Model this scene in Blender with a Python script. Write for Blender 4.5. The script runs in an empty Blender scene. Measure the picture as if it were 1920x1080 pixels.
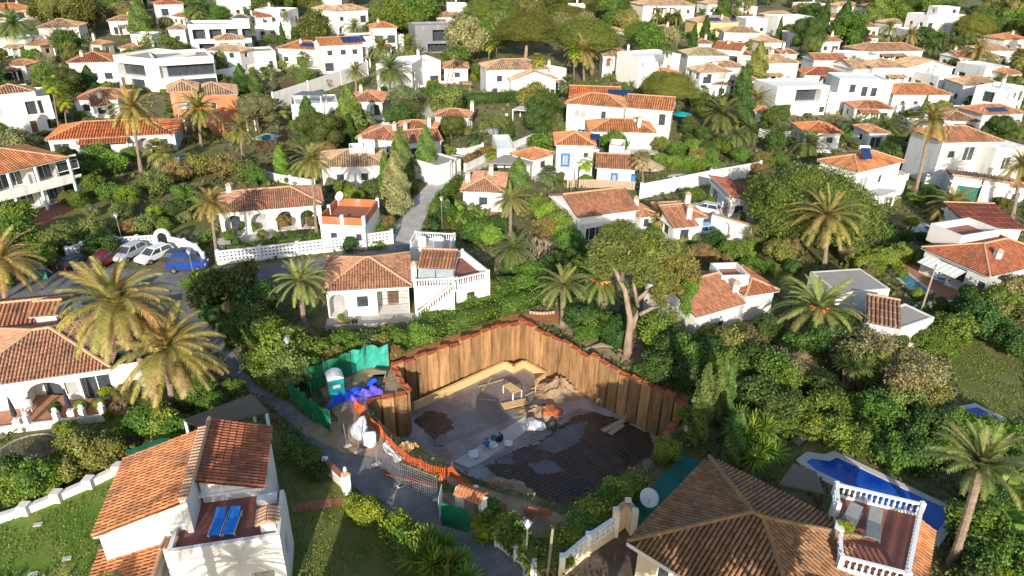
import bpy, bmesh, math, random
import numpy as np
from mathutils import Vector, Matrix
from mathutils.geometry import delaunay_2d_cdt, tessellate_polygon
rnd = random.Random(11)
R_ = math.radians
S = bpy.context.scene
COL = S.collection
# ---------------------------------------------------------------- camera
CH, CP, CR, CF = 33.0, R_(27.0), R_(1.2), 1280.0          # height, pitch down, roll, focal length in photo pixels
_F = Vector((0, math.cos(CP), -math.sin(CP)))
_U0 = Vector((0, math.sin(CP), math.cos(CP)))
_R = Vector((1, 0, 0)) * math.cos(CR) + _U0 * math.sin(CR)
_U = _U0 * math.cos(CR) - Vector((1, 0, 0)) * math.sin(CR)
cam = bpy.data.cameras.new('camera')
cam.sensor_width = 36.0
cam.lens = 36.0 * CF / 1920.0
cam.clip_end = 3000
camo = bpy.data.objects.new('camera', cam)
COL.objects.link(camo)
camo.matrix_world = Matrix.Translation((0, 0, CH)) @ Matrix(((_R.x, _U.x, -_F.x), (_R.y, _U.y, -_F.y), (_R.z, _U.z, -_F.z))).to_4x4()
S.camera = camo
# ---------------------------------------------------------------- sky, sun, exposure
SUN_EL, SUN_AZ = R_(19.0), R_(1.0)                          # elevation; shadows fall this far right of +Y
sdir = Vector((math.sin(SUN_AZ) * math.cos(SUN_EL), math.cos(SUN_AZ) * math.cos(SUN_EL), -math.sin(SUN_EL)))
W = bpy.data.worlds.new('World')
S.world = W
W.use_nodes = True
wn = W.node_tree.nodes
sky = wn.new('ShaderNodeTexSky')
sky.sky_type = 'NISHITA'
sky.sun_disc = False
sky.sun_elevation = SUN_EL
sky.sun_rotation = math.pi + SUN_AZ
W.node_tree.links.new(sky.outputs[0], wn['Background'].inputs[0])
wn['Background'].inputs[1].default_value = 0.142
sl = bpy.data.lights.new('sun', 'SUN')
sl.energy = 4.3
sl.angle = R_(0.5)
sl.color = (1.0, 0.92, 0.80)
so = bpy.data.objects.new('sun', sl)
so.rotation_euler = sdir.to_track_quat('-Z', 'Y').to_euler()
COL.objects.link(so)
S.view_settings.view_transform = 'Standard'
S.view_settings.look = 'None'
S.view_settings.gamma = 1.0
S.view_settings.exposure = 0.6
S.cycles.max_bounces = 6
S.cycles.diffuse_bounces = 3
S.cycles.transparent_max_bounces = 6
S.cycles.use_denoising = True

# ---------------------------------------------------------------- where a photo pixel meets the ground
def T(y): return max(0.0, 0.05 * (y - 130.0))
def ray(px, py):
    return _F + _R * ((px - 960) / CF) + _U * ((540 - py) / CF)
def G(px, py, h=0.0):
    d = ray(px, py)
    t = (h - CH) / d.z if d.z < -1e-6 else -1
    if t < 0 or t * d.y > 130:
        t = (h - 6.5 - CH) / (d.z - 0.05 * d.y)
    return Vector((t * d.x, t * d.y, CH + t * d.z))
def onY(px, py, y):
    d = ray(px, py)
    t = y / d.y
    return Vector((t * d.x, y, CH + t * d.z))
def PJ(p):
    v = Vector(p) - Vector((0, 0, CH))
    w = v.dot(_F)
    return 960 + CF * v.dot(_R) / w, 540 - CF * v.dot(_U) / w
def dist(p): return (Vector(p) - Vector((0, 0, CH))).length

# ---------------------------------------------------------------- materials
MATS = {}
def nodes(name):
    m = bpy.data.materials.new(name)
    m.use_nodes = True
    return m, m.node_tree.nodes, m.node_tree.links, m.node_tree.nodes['Principled BSDF']
def ramp(n, stops):
    r = n.new('ShaderNodeValToRGB')
    e = r.color_ramp.elements
    e[0].position, e[0].color = stops[0][0], (*stops[0][1], 1)
    e[1].position, e[1].color = stops[-1][0], (*stops[-1][1], 1)
    for p, c in stops[1:-1]:
        q = e.new(p)
        q.color = (*c, 1)
    return r
def mat(name, c1, c2=None, rough=0.8, scale=2.0, bump=0.0, bscale=None, metal=0.0, spec=0.3, stretch=None, c3=None):
    """two or three colour noise material in object space"""
    m, n, l, b = nodes(name)
    b.inputs['Roughness'].default_value = rough
    b.inputs['Metallic'].default_value = metal
    b.inputs['Specular IOR Level'].default_value = spec
    tc = n.new('ShaderNodeTexCoord')
    src = tc.outputs['Object']
    if stretch:
        mp = n.new('ShaderNodeMapping')
        mp.inputs['Scale'].default_value = stretch
        l.new(src, mp.inputs['Vector'])
        src = mp.outputs[0]
    if c2 is None:
        b.inputs['Base Color'].default_value = (*c1, 1)
    else:
        t = n.new('ShaderNodeTexNoise')
        t.inputs['Scale'].default_value = scale
        t.inputs['Detail'].default_value = 6
        t.inputs['Roughness'].default_value = 0.65
        l.new(src, t.inputs['Vector'])
        st = [(0.32, c1), (0.68, c2)] if c3 is None else [(0.28, c1), (0.5, c2), (0.7, c3)]
        r = ramp(n, st)
        l.new(t.outputs['Fac'], r.inputs[0])
        l.new(r.outputs[0], b.inputs['Base Color'])
    if bump:
        t2 = n.new('ShaderNodeTexNoise')
        t2.inputs['Scale'].default_value = bscale or scale * 6
        t2.inputs['Detail'].default_value = 4
        l.new(src, t2.inputs['Vector'])
        bp = n.new('ShaderNodeBump')
        bp.inputs['Strength'].default_value = 0.6
        bp.inputs['Distance'].default_value = bump
        l.new(t2.outputs['Fac'], bp.inputs['Height'])
        l.new(bp.outputs[0], b.inputs['Normal'])
    MATS[name] = m
    return m
def tinted(name, rough, attr, lo, hi, trans=0.0, nscale=0.0, dirt=None, spec=0.25, zst=1.0):
    """colour from the object's own colour, varied piece by piece (face attribute) and by noise"""
    m, n, l, b = nodes(name)
    b.inputs['Roughness'].default_value = rough
    b.inputs['Specular IOR Level'].default_value = spec
    oi = n.new('ShaderNodeObjectInfo')
    at = n.new('ShaderNodeAttribute')
    at.attribute_name = attr
    mr = n.new('ShaderNodeMapRange')
    mr.inputs[3].default_value = lo
    mr.inputs[4].default_value = hi
    l.new(at.outputs['Fac'], mr.inputs[0])
    mul = n.new('ShaderNodeMix')
    mul.data_type = 'RGBA'
    mul.blend_type = 'MULTIPLY'
    mul.inputs[0].default_value = 1.0
    l.new(oi.outputs['Color'], mul.inputs[6])
    l.new(mr.outputs[0], mul.inputs[7])
    out = mul.outputs[2]
    if nscale:
        tc = n.new('ShaderNodeTexCoord')
        t = n.new('ShaderNodeTexNoise')
        t.inputs['Scale'].default_value = nscale
        t.inputs['Detail'].default_value = 5
        mp = n.new('ShaderNodeMapping'); mp.inputs['Scale'].default_value = (1, 1, zst)
        l.new(tc.outputs['Object'], mp.inputs[0])
        l.new(mp.outputs[0], t.inputs['Vector'])
        mx = n.new('ShaderNodeMix')
        mx.data_type = 'RGBA'
        r2 = n.new('ShaderNodeMapRange')
        r2.inputs[1].default_value, r2.inputs[2].default_value = 0.52, 0.72
        r2.inputs[4].default_value = dirt[1]
        l.new(t.outputs['Fac'], r2.inputs[0])
        l.new(r2.outputs[0], mx.inputs[0])
        l.new(out, mx.inputs[6])
        mx.inputs[7].default_value = (*dirt[0], 1)
        out = mx.outputs[2]
    l.new(out, b.inputs['Base Color'])
    if trans:
        tr = n.new('ShaderNodeBsdfTranslucent')
        l.new(out, tr.inputs[0])
        ms = n.new('ShaderNodeMixShader')
        ms.inputs[0].default_value = trans
        l.new(b.outputs[0], ms.inputs[1])
        l.new(tr.outputs[0], ms.inputs[2])
        l.new(ms.outputs[0], n['Material Output'].inputs[0])
    MATS[name] = m
    return m
def water(name, c1, c2, scale=.35):
    m, n, l, b = nodes(name)
    b.inputs['Roughness'].default_value = 0.06
    tc = n.new('ShaderNodeTexCoord')
    t = n.new('ShaderNodeTexNoise'); t.inputs['Scale'].default_value = scale; t.inputs['Detail'].default_value = 3
    r = ramp(n, [(0.35, c1), (0.7, c2)])
    l.new(tc.outputs['Object'], t.inputs['Vector']); l.new(t.outputs[0], r.inputs[0]); l.new(r.outputs[0], b.inputs['Base Color'])
    w = n.new('ShaderNodeTexNoise'); w.inputs['Scale'].default_value = 2.5
    bp = n.new('ShaderNodeBump'); bp.inputs['Strength'].default_value = .15; bp.inputs['Distance'].default_value = .05
    l.new(tc.outputs['Object'], w.inputs['Vector']); l.new(w.outputs[0], bp.inputs['Height']); l.new(bp.outputs[0], b.inputs['Normal'])
    MATS[name] = m
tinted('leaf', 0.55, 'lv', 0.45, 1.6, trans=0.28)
tinted('frond', 0.5, 'lv', 0.55, 1.5, trans=0.22)
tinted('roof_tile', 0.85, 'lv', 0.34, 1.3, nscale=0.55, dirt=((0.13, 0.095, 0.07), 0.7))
tinted('paint', 0.35, 'lv', 1, 1, spec=0.5)
tinted('stucco', 0.9, 'lv', 1, 1, nscale=0.9, dirt=((0.46, 0.42, 0.36), 0.5), zst=.35)
mat('bark', (.10, .075, .05), (.22, .17, .12), .9, 3, .03, 14, stretch=(1, 1, .3))
mat('pine_bark', (.20, .14, .10), (.40, .30, .22), .9, 2.2, .04, 9, stretch=(1, 1, .4))
mat('palm_bark', (.15, .11, .08), (.33, .25, .18), .9, 5, .05, 16, stretch=(.6, .6, 2.2))
mat('dry_palm', (.22, .15, .08), (.42, .30, .17), .9, 4)
mat('twig', (.30, .22, .16), (.45, .35, .26), .9, 4)
mat('ground', (.085, .10, .03), (.15, .14, .055), .95, .22, .05, 3, c3=(.25, .2, .125))
mat('lawn', (.08, .115, .022), (.14, .15, .036), .95, .4, .05, 22, c3=(.24, .2, .085))
mat('lawn_green', (.08, .17, .016), (.14, .22, .028), .95, .35, .05, 25, c3=(.30, .26, .10))
mat('asphalt', (.10, .10, .105), (.17, .165, .16), .9, .5, .01, 30, c3=(.28, .265, .245))
mat('concrete', (.34, .32, .29), (.46, .43, .40), .9, .7, .01, 18, c3=(.55, .52, .47))
mat('pale_concrete', (.45, .42, .38), (.6, .57, .52), .9, .6)
mat('earth', (.19, .12, .07), (.32, .22, .13), .95, .6, .12, 2.5, c3=(.42, .31, .2))
mat('red_earth', (.30, .12, .045), (.45, .2, .08), .95, .8, .1, 3)
mat('mud', (.06, .045, .035), (.12, .085, .06), .6, .5, .04, 3, c3=(.2, .16, .12))
mat('blinding', (.17, .12, .095), (.34, .30, .29), .6, .25, c3=(.48, .46, .48))
mat('wet_shade_mud', (.035, .022, .016), (.075, .045, .03), .3, .5, .03, 4, c3=(.15, .085, .05))
mat('membrane', (.13, .13, .15), (.24, .245, .28), .5, .7)
mat('puddle', (.03, .025, .02), (.05, .045, .04), .04, 1)
mat('terracotta', (.27, .10, .06), (.36, .15, .09), .8, 1.5, .01, 12)
mat('brick_floor', (.36, .17, .10), (.46, .24, .15), .8, 2)
mat('red_floor', (.24, .085, .06), (.31, .12, .085), .7, 1.0)
mat('ridge', (.38, .22, .13), (.5, .33, .2), .85, 5, c3=(.42, .17, .09))
mat('ridge_lichen', (.5, .26, .03), (.27, .17, .09), .85, 1.6, c3=(.22, .14, .085))
mat('white', (.78, .77, .75), (.84, .83, .81), .75, 1.0)
mat('cream_white', (.74, .66, .52), (.8, .73, .6), .8, 1.0)
mat('block_white', (.74, .73, .72), (.84, .84, .83), .85, 2.0)
mat('glass', (.03, .04, .05), (.07, .08, .09), .08, 1.5, spec=.6)
mat('curtain_glass', (.3, .3, .29), (.42, .42, .41), .12, 1.2, spec=.6)
mat('dark', (.03, .03, .032), (.05, .05, .05), .6, 3)
mat('grey_metal', (.3, .3, .31), (.38, .38, .39), .4, 4, metal=.6)
mat('grey_roof', (.30, .27, .24), (.38, .35, .31), .85, .8)
mat('steel', (.5, .5, .5), (.6, .6, .6), .35, 4, metal=.8)
mat('rust', (.2, .05, .022), (.40, .10, .04), .9, 3, c3=(.5, .17, .07))
mat('brown_wood', (.12, .07, .04), (.2, .12, .07), .7, 4, stretch=(1, 1, .15))
mat('old_wood', (.11, .085, .06), (.2, .155, .11), .9, 2.5, .01, 8, stretch=(.4, 5, 1))
mat('clay', (.42, .15, .06), (.55, .24, .11), .85, 5)
mat('white_path', (.55, .53, .5), (.72, .7, .67), .9, 1.5)
mat('pole_wood', (.26, .2, .14), (.38, .3, .22), .9, 5, stretch=(3, 3, .3))
mat('ply', (.55, .34, .14), (.68, .45, .2), .75, 1.5, stretch=(1, 4, 4), c3=(.72, .52, .28))
mat('plank', (.38, .28, .18), (.5, .39, .27), .85, 3)
mat('reed', (.15, .115, .085), (.24, .19, .14), .95, 2, .03, 20, stretch=(1, 8, 1))
mat('thatch', (.34, .25, .15), (.48, .36, .22), .95, 6, .05, 20)
mat('blue_paint', (.03, .14, .5), (.04, .18, .6), .5, 2)
mat('blue_fabric', (.02, .17, .6), (.03, .23, .7), .8, 3)
mat('tarp', (.015, .06, .55), (.03, .12, .75), .4, 1.2, .1, 2)
mat('violet_tarp', (.12, .08, .45), (.2, .14, .6), .45, 1.5, .1, 2.5)
mat('green_mesh', (.008, .11, .045), (.015, .19, .085), .7, 1.2, .03, 8)
mat('teal_sheet', (.03, .3, .22), (.06, .42, .32), .6, 1.2, .04, 5)
mat('teal', (.01, .34, .34), (.015, .4, .4), .5, 2)
mat('pale_plastic', (.62, .6, .6), (.75, .73, .73), .5, 2)
mat('grey_plastic', (.3, .31, .33), (.36, .37, .4), .5, 2)
mat('court', (.02, .13, .10), (.035, .175, .14), .85, .8, .005, 20)
mat('orange_mesh', (.55, .09, .025), (.7, .15, .045), .7, 2)
mat('orange', (.8, .2, .03), (.85, .25, .05), .5, 2)
mat('grey_sack', (.4, .42, .45), (.62, .63, .66), .35, 2, .08, 5)
mat('orange_cloth', (.62, .33, .12), (.75, .45, .2), .8, 3)
mat('white_sack', (.62, .63, .66), (.82, .82, .83), .6, 2.5, .08, 5)
mat('grey_cushion', (.15, .155, .165), (.2, .205, .215), .9, 2)
mat('maroon', (.22, .07, .05), (.3, .1, .07), .85, 1.5)
mat('red_light', (.5, .02, .02), None, .3)
mat('tyre', (.02, .02, .02), None, .8)
mat('skin', (.35, .2, .13), None, .6)
mat('cloth_blue', (.02, .12, .42), (.03, .16, .5), .9, 6)
mat('cloth_dark', (.02, .025, .04), (.04, .045, .06), .9, 6)
mat('cloth_pale', (.5, .47, .42), (.6, .57, .5), .9, 6)
mat('solar', (.012, .03, .09), (.02, .045, .13), .15, 2, spec=.7)
mat('collector', (.16, .2, .22), (.26, .31, .33), .2, 1, spec=.6)
mat('lamp_glass', (.6, .6, .58), None, .2)
mat('stone', (.3, .26, .21), (.42, .38, .32), .9, 3, .04, 8)
mat('pot', (.4, .16, .08), (.5, .23, .12), .8, 3)
mat('awning', (.6, .58, .52), (.7, .68, .62), .85, 3)
mat('turf', (.02, .2, .05), (.03, .26, .07), .9, 3)
water('pool_blue', (.004, .04, .34), (.012, .12, .5))
water('pool_turquoise', (.02, .16, .26), (.05, .28, .36), .6)
def pile_mat():
    m, n, l, b = nodes('sheet_pile')
    b.inputs['Roughness'].default_value = .85
    tc = n.new('ShaderNodeTexCoord')
    mp = n.new('ShaderNodeMapping'); mp.inputs['Scale'].default_value = (1.6, 1.6, .22)
    oi = n.new('ShaderNodeObjectInfo')
    ad = n.new('ShaderNodeVectorMath'); ad.operation = 'ADD'
    l.new(tc.outputs['Object'], mp.inputs[0])
    sc = n.new('ShaderNodeVectorMath'); sc.operation = 'SCALE'; sc.inputs[3].default_value = 40
    cb = n.new('ShaderNodeCombineXYZ'); l.new(oi.outputs['Random'], cb.inputs[0]); l.new(oi.outputs['Random'], cb.inputs[2])
    l.new(cb.outputs[0], sc.inputs[0]); l.new(mp.outputs[0], ad.inputs[0]); l.new(sc.outputs[0], ad.inputs[1])
    t = n.new('ShaderNodeTexNoise'); t.inputs['Scale'].default_value = 1.6; t.inputs['Detail'].default_value = 7; t.inputs['Roughness'].default_value = .7
    l.new(ad.outputs[0], t.inputs['Vector'])
    r = ramp(n, [(.26, (.11, .052, .026)), (.4, (.27, .135, .055)), (.55, (.43, .24, .10)), (.74, (.55, .36, .18))])
    l.new(t.outputs[0], r.inputs[0])
    mu = n.new('ShaderNodeMix'); mu.data_type = 'RGBA'; mu.blend_type = 'MULTIPLY'; mu.inputs[0].default_value = 1
    mr = n.new('ShaderNodeMapRange'); mr.inputs[3].default_value = .6; mr.inputs[4].default_value = 1.12
    l.new(oi.outputs['Random'], mr.inputs[0]); l.new(r.outputs[0], mu.inputs[6]); l.new(mr.outputs[0], mu.inputs[7])
    l.new(mu.outputs[2], b.inputs['Base Color'])
    MATS['sheet_pile'] = m
pile_mat()

# ---------------------------------------------------------------- mesh building
WL = {}                                                     # world origin of each object built
EXC = []                                                    # footprints where no filler plant may stand
LAND = []                                                   # (short description, world point) of landmarks for labels
class MB:
    def __init__(s): s.v, s.f, s.lv = [], [], []
    def add(s, vs, fs, lv=None):
        o = len(s.v)
        s.v += [tuple(p) for p in vs]
        s.f += [tuple(i + o for i in f) for f in fs]
        s.lv += [lv if lv is not None else .5] * len(fs)
    def hexa(s, p, lv=None):                                # eight corners: bottom loop, top loop
        s.add(p, [(3, 2, 1, 0), (4, 5, 6, 7), (0, 1, 5, 4), (1, 2, 6, 5), (2, 3, 7, 6), (3, 0, 4, 7)], lv)
    def box(s, c, sx, sy, sz, yaw=0.0, lv=None):            # c = centre of the base
        c = Vector(c); ca, sa = math.cos(yaw), math.sin(yaw)
        b = []
        for z in (0, sz):
            for x, y in ((-.5, -.5), (.5, -.5), (.5, .5), (-.5, .5)):
                X, Y = x * sx, y * sy
                b.append((c.x + X * ca - Y * sa, c.y + X * sa + Y * ca, c.z + z))
        s.hexa(b, lv)
    def bar(s, p, q, w, h, lv=None, up=Vector((0, 0, 1))):  # beam from p to q
        p, q = Vector(p), Vector(q); d = (q - p).normalized()
        sd = d.cross(up)
        sd = sd.normalized() if sd.length > 1e-4 else Vector((1, 0, 0))
        u = sd.cross(d)
        b = []
        for e in (p, q):
            for i, j in ((-1, -1), (1, -1), (1, 1), (-1, 1)): b.append(e + sd * (i * w / 2) + u * (j * h / 2))
        s.hexa(b, lv)
    def tube(s, pts, rad, n=6, lv=None, cap=True):
        rings = []
        for i, p in enumerate(pts):
            a = Vector(pts[max(i - 1, 0)]); c = Vector(pts[min(i + 1, len(pts) - 1)])
            d = (c - a).normalized()
            x = d.cross(Vector((0, 0, 1)) if abs(d.z) < .95 else Vector((1, 0, 0))).normalized(); y = d.cross(x)
            r = rad[i] if isinstance(rad, (list, tuple)) else rad
            rings.append([Vector(p) + x * (r * math.cos(6.2832 * k / n)) + y * (r * math.sin(6.2832 * k / n)) for k in range(n)])
        vs = [v for g in rings for v in g]; fs = []
        for i in range(len(rings) - 1):
            for k in range(n): fs.append((i * n + k, i * n + (k + 1) % n, (i + 1) * n + (k + 1) % n, (i + 1) * n + k))
        if cap: fs += [tuple(range(n))[::-1], tuple(range(len(vs) - n, len(vs)))]
        s.add(vs, fs, lv)
    def lathe(s, c, prof, n=10, lv=None):
        c = Vector(c); vs = []; fs = []
        for r, z in prof:
            for k in range(n): vs.append((c.x + r * math.cos(6.2832 * k / n), c.y + r * math.sin(6.2832 * k / n), c.z + z))
        for i in range(len(prof) - 1):
            for k in range(n): fs.append((i * n + k, i * n + (k + 1) % n, (i + 1) * n + (k + 1) % n, (i + 1) * n + k))
        fs += [tuple(range(n))[::-1], tuple(range(len(vs) - n, len(vs)))]
        s.add(vs, fs, lv)
    def slab(s, poly, z0, z1, lv=None):                     # prism over a plan polygon
        n = len(poly); lo = [(p[0], p[1], z0) for p in poly]; hi = [(p[0], p[1], z1) for p in poly]
        fs = [(i, (i + 1) % n, n + (i + 1) % n, n + i) for i in range(n)]
        tr = tessellate_polygon([[Vector((p[0], p[1], 0)) for p in poly]])
        for t in tr:
            a, b, c = (Vector(lo[i]) for i in t)
            t = t if (b - a).cross(c - a).z > 0 else t[::-1]
            fs.append(tuple(i + n for i in t)); fs.append(tuple(t[::-1]))
        s.add(lo + hi, fs, lv)
    def mesh(s, name, off=Vector((0, 0, 0))):
        m = bpy.data.meshes.new(name)
        m.from_pydata([(a - off[0], b - off[1], c - off[2]) for a, b, c in s.v], [], s.f)
        if len(set(s.lv)) > 1:
            m.attributes.new('lv', 'FLOAT', 'FACE').data.foreach_set('value', s.lv)
        return m
    def build(s, name, material, parent=None, at=None, smooth=False, color=None):
        o0 = WL[parent.name] if parent else Vector(at if at is not None else (0, 0, 0))
        m = s.mesh(name, o0)
        o = obj(name, m, material, parent, None if parent else o0, color)
        WL[o.name] = o0.copy()
        if smooth: m.shade_smooth()
        return o
def obj(name, me, material=None, parent=None, loc=None, color=None, rot=None, scale=None):
    o = bpy.data.objects.new(name, me)
    COL.objects.link(o)
    if material and me and not me.materials: me.materials.append(MATS[material])
    if parent: o.parent = parent
    if loc is not None: o.location = loc
    if rot is not None: o.rotation_euler = rot
    if scale is not None: o.scale = scale
    if color: o.color = (*color, 1)
    return o
def thing(name, label, cat, at, group=None, short=None, shp=None):
    o = bpy.data.objects.new(name, None)
    COL.objects.link(o)
    o.empty_display_size = .2
    o.location = at
    WL[o.name] = Vector(at)
    return tag(o, label, cat, group, short)
def tag(o, label, cat, group=None, short=None, at=None):
    o['label'] = label; o['category'] = cat
    if group: o['group'] = group
    if short: LAND.append((short, Vector(at) if at is not None else WL[o.name].copy()))
    return o
def struct(o): o['kind'] = 'structure'; return o
def stuff(o): o['kind'] = 'stuff'; return o
def pp(px, z=0.0): return [G(a, b, z) for a, b in px]
def inside(x, y, poly):
    c = False; j = len(poly) - 1
    for i in range(len(poly)):
        a, b = poly[i], poly[j]
        if (a[1] > y) != (b[1] > y) and x < (b[0] - a[0]) * (y - a[1]) / (b[1] - a[1]) + a[0]: c = not c
        j = i
    return c
def sheet(name, px, material, lift=.02, world=None):
    """flat ground sheet from a plan polygon, a few cm over the terrain"""
    P = world or pp(px)
    EXC.append([(p[0], p[1]) for p in P])
    m = MB(); P = [Vector((p[0], p[1], T(p[1]) + lift)) for p in P]
    tr = tessellate_polygon([[Vector((p.x, p.y, 0)) for p in P]])
    for t in tr:
        a, b, c = (P[i] for i in t)
        m.add([a, b, c] if (b - a).cross(c - a).z > 0 else [a, c, b], [(0, 1, 2)])
    return struct(m.build(name, material, at=P[0]))

# ---------------------------------------------------------------- houses
RC = dict(tan=(.42, .28, .17), orange=(.46, .19, .08), red=(.36, .125, .065), brown=(.33, .185, .115), olive=(.37, .31, .18), rust=(.40, .185, .10), old=(.29, .155, .078), fire=(.54, .17, .06), maroon=(.28, .09, .06))
WC = dict(white=(.72, .70, .66), cream=(.78, .66, .46), pale=(.80, .74, .63), yellow=(.72, .53, .22), orange=(.52, .2, .085), terra=(.47, .145, .06), grey=(.2, .2, .22), stone=(.4, .34, .28), beige=(.62, .5, .38))
wr = random.Random(5)
class Blk:
    """frame of one block: x along the front eave, y into the depth, z up"""
    def __init__(s, A, B, D, h, ov):
        a = G(A[0], A[1], h) if len(A) == 2 else Vector(A)
        b = G(B[0], B[1], h) if len(B) == 2 else Vector(B)
        z = T((a.y + b.y) / 2)
        a.z = b.z = z
        s.x = (b - a).normalized(); s.y = Vector((-s.x.y, s.x.x, 0)); s.o = a
        s.W = (b - a).length
        if isinstance(D, tuple): D = max(2.0, (G(D[0], D[1], h) - a).dot(s.y))
        s.D = D; s.ov = ov; s.h = h
        s.w, s.d = s.W - 2 * ov, s.D - 2 * ov
    def p(s, x, y, z): return s.o + s.x * x + s.y * y + Vector((0, 0, z))           # roof frame
    def q(s, x, y, z): return s.p(x + s.ov, y + s.ov, z)                            # wall frame
    def face(s, f, u, z, dep=0.0):
        return {'f': s.q(u, dep, z), 'r': s.q(s.w - dep, u, z), 'b': s.q(s.w - u, s.d - dep, z), 'l': s.q(dep, s.d - u, z)}[f]
    def flen(s, f): return s.w if f in 'fb' else s.d
    def plan(s, g=0.0): return [(v.x, v.y) for v in (s.p(-g, -g, 0), s.p(s.W + g, -g, 0), s.p(s.W + g, s.D + g, 0), s.p(-g, s.D + g, 0))]
GLASS = dict(L='glass', w='glass', s='glass', d='brown_wood', B='curtain_glass', c='curtain_glass', g='pale_plastic', G='court', k='white', D='dark')
def walls(k, root, op, wc, z0, near, name='wall'):
    m = MB(); h = k.h
    for f in 'frbl':
        L = k.flen(f); ops = [o for o in op if o[0] == f]
        us = sorted({0, L} | {max(0, o[2] - o[4] / 2) for o in ops} | {min(L, o[2] + o[4] / 2) for o in ops})
        zs = sorted({z0 - (.9 if z0 == 0 else 0), h} | {z0 + o[3] for o in ops} | {min(h, z0 + o[3] + o[5]) for o in ops})
        for i in range(len(us) - 1):
            for j in range(len(zs) - 1):
                uc, zc = (us[i] + us[i + 1]) / 2, (zs[j] + zs[j + 1]) / 2
                if any(abs(uc - o[2]) < o[4] / 2 and z0 + o[3] < zc < z0 + o[3] + o[5] for o in ops): continue
                m.add([k.face(f, us[i], zs[j]), k.face(f, us[i + 1], zs[j]), k.face(f, us[i + 1], zs[j + 1]), k.face(f, us[i], zs[j + 1])], [(0, 1, 2, 3)])
        for _, kind, u, z, w, hh in ops:
            z += z0; dep = {'a': 1.5, 'p': 2.2, 'L': 1.8}.get(kind, .14 if kind != 's' else .3)
            u0, u1, z1 = max(0, u - w / 2), min(L, u + w / 2), min(h, z + hh)
            def fq(a, b, c, d): m.add([k.face(f, *a), k.face(f, *b), k.face(f, *c), k.face(f, *d)], [(0, 1, 2, 3)])
            fq((u0, z, 0), (u0, z1, 0), (u0, z1, dep), (u0, z, dep)); fq((u1, z, dep), (u1, z1, dep), (u1, z1, 0), (u1, z, 0))
            fq((u0, z1, 0), (u1, z1, 0), (u1, z1, dep), (u0, z1, dep)); fq((u0, z, dep), (u1, z, dep), (u1, z, 0), (u0, z, 0))
            if kind in 'ap':
                fq((u0, z, dep), (u0, z1, dep), (u1, z1, dep), (u1, z, dep))
                nw = MB()
                uc = (u0 + u1) / 2; g = min(w * .3, .55)
                for a, b, c, d in ((uc - g, uc + g, z + .02, z + 2.0),): nw.add([k.face(f, a, c, dep - .03), k.face(f, b, c, dep - .03), k.face(f, b, d, dep - .03), k.face(f, a, d, dep - .03)], [(0, 1, 2, 3)])
                nw.build('door', wr.choice(['glass', 'brown_wood', 'curtain_glass']), root)
            if kind == 'a':                                   # arch spandrels
                rr = w / 2; uc = (u0 + u1) / 2; rise = min(rr, hh * .45); N = 8
                for i in range(N):
                    t0, t1 = math.pi * i / N, math.pi * (i + 1) / N
                    a0, a1 = uc - rr * math.cos(t0), uc - rr * math.cos(t1)
                    b0, b1 = z1 - rise + rise * math.sin(t0), z1 - rise + rise * math.sin(t1)
                    fq((a0, b0, -.004), (a1, b1, -.004), (a1, z1, -.004), (a0, z1, -.004)); fq((a0, b0, .25), (a1, b1, .25), (a1, b1, -.004), (a0, b0, -.004))
            elif kind not in 'p':
                gm = MB(); fm = MB(); t = .07
                gm.add([k.face(f, u0, z, dep), k.face(f, u1, z, dep), k.face(f, u1, z1, dep), k.face(f, u0, z1, dep)], [(0, 1, 2, 3)])
                fc = {'B': 'blue_paint', 'd': 'white', 'g': 'white'}.get(kind, 'white')
                if near and kind in 'wscBdL':
                    if kind == 'B': t = .2
                    dd = dep - .05 if kind != 'B' else -.05
                    def fb(a0, a1, c0, c1):
                        P = [k.face(f, a0, c0, dd), k.face(f, a1, c0, dd), k.face(f, a1, c1, dd), k.face(f, a0, c1, dd)]
                        Q = [k.face(f, a0, c0, dep - .004), k.face(f, a1, c0, dep - .004), k.face(f, a1, c1, dep - .004), k.face(f, a0, c1, dep - .004)]
                        fm.hexa(Q + P)
                    g = 0 if kind != 'B' else .12
                    fb(u0 - g, u0 + t, z - g, z1 + g); fb(u1 - t, u1 + g, z - g, z1 + g); fb(u0 + t, u1 - t, z - g, z + t); fb(u0 + t, u1 - t, z1 - t, z1 + g)
                    n = max(1, round((u1 - u0) / .9))
                    for i in range(1, n): fb(u0 + (u1 - u0) * i / n - .03, u0 + (u1 - u0) * i / n + .03, z + t, z1 - t)
                    wo = fm.build('window' if kind != 'd' else 'door', fc, root)
                    gm.build('pane', GLASS[kind], wo)
                else:
                    gm.build({'d': 'door', 'g': 'garage_door', 'G': 'garage_door'}.get(kind, 'window'), GLASS[kind], root)
    return m.build(name, 'stucco', root, color=WC[wc])
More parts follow.
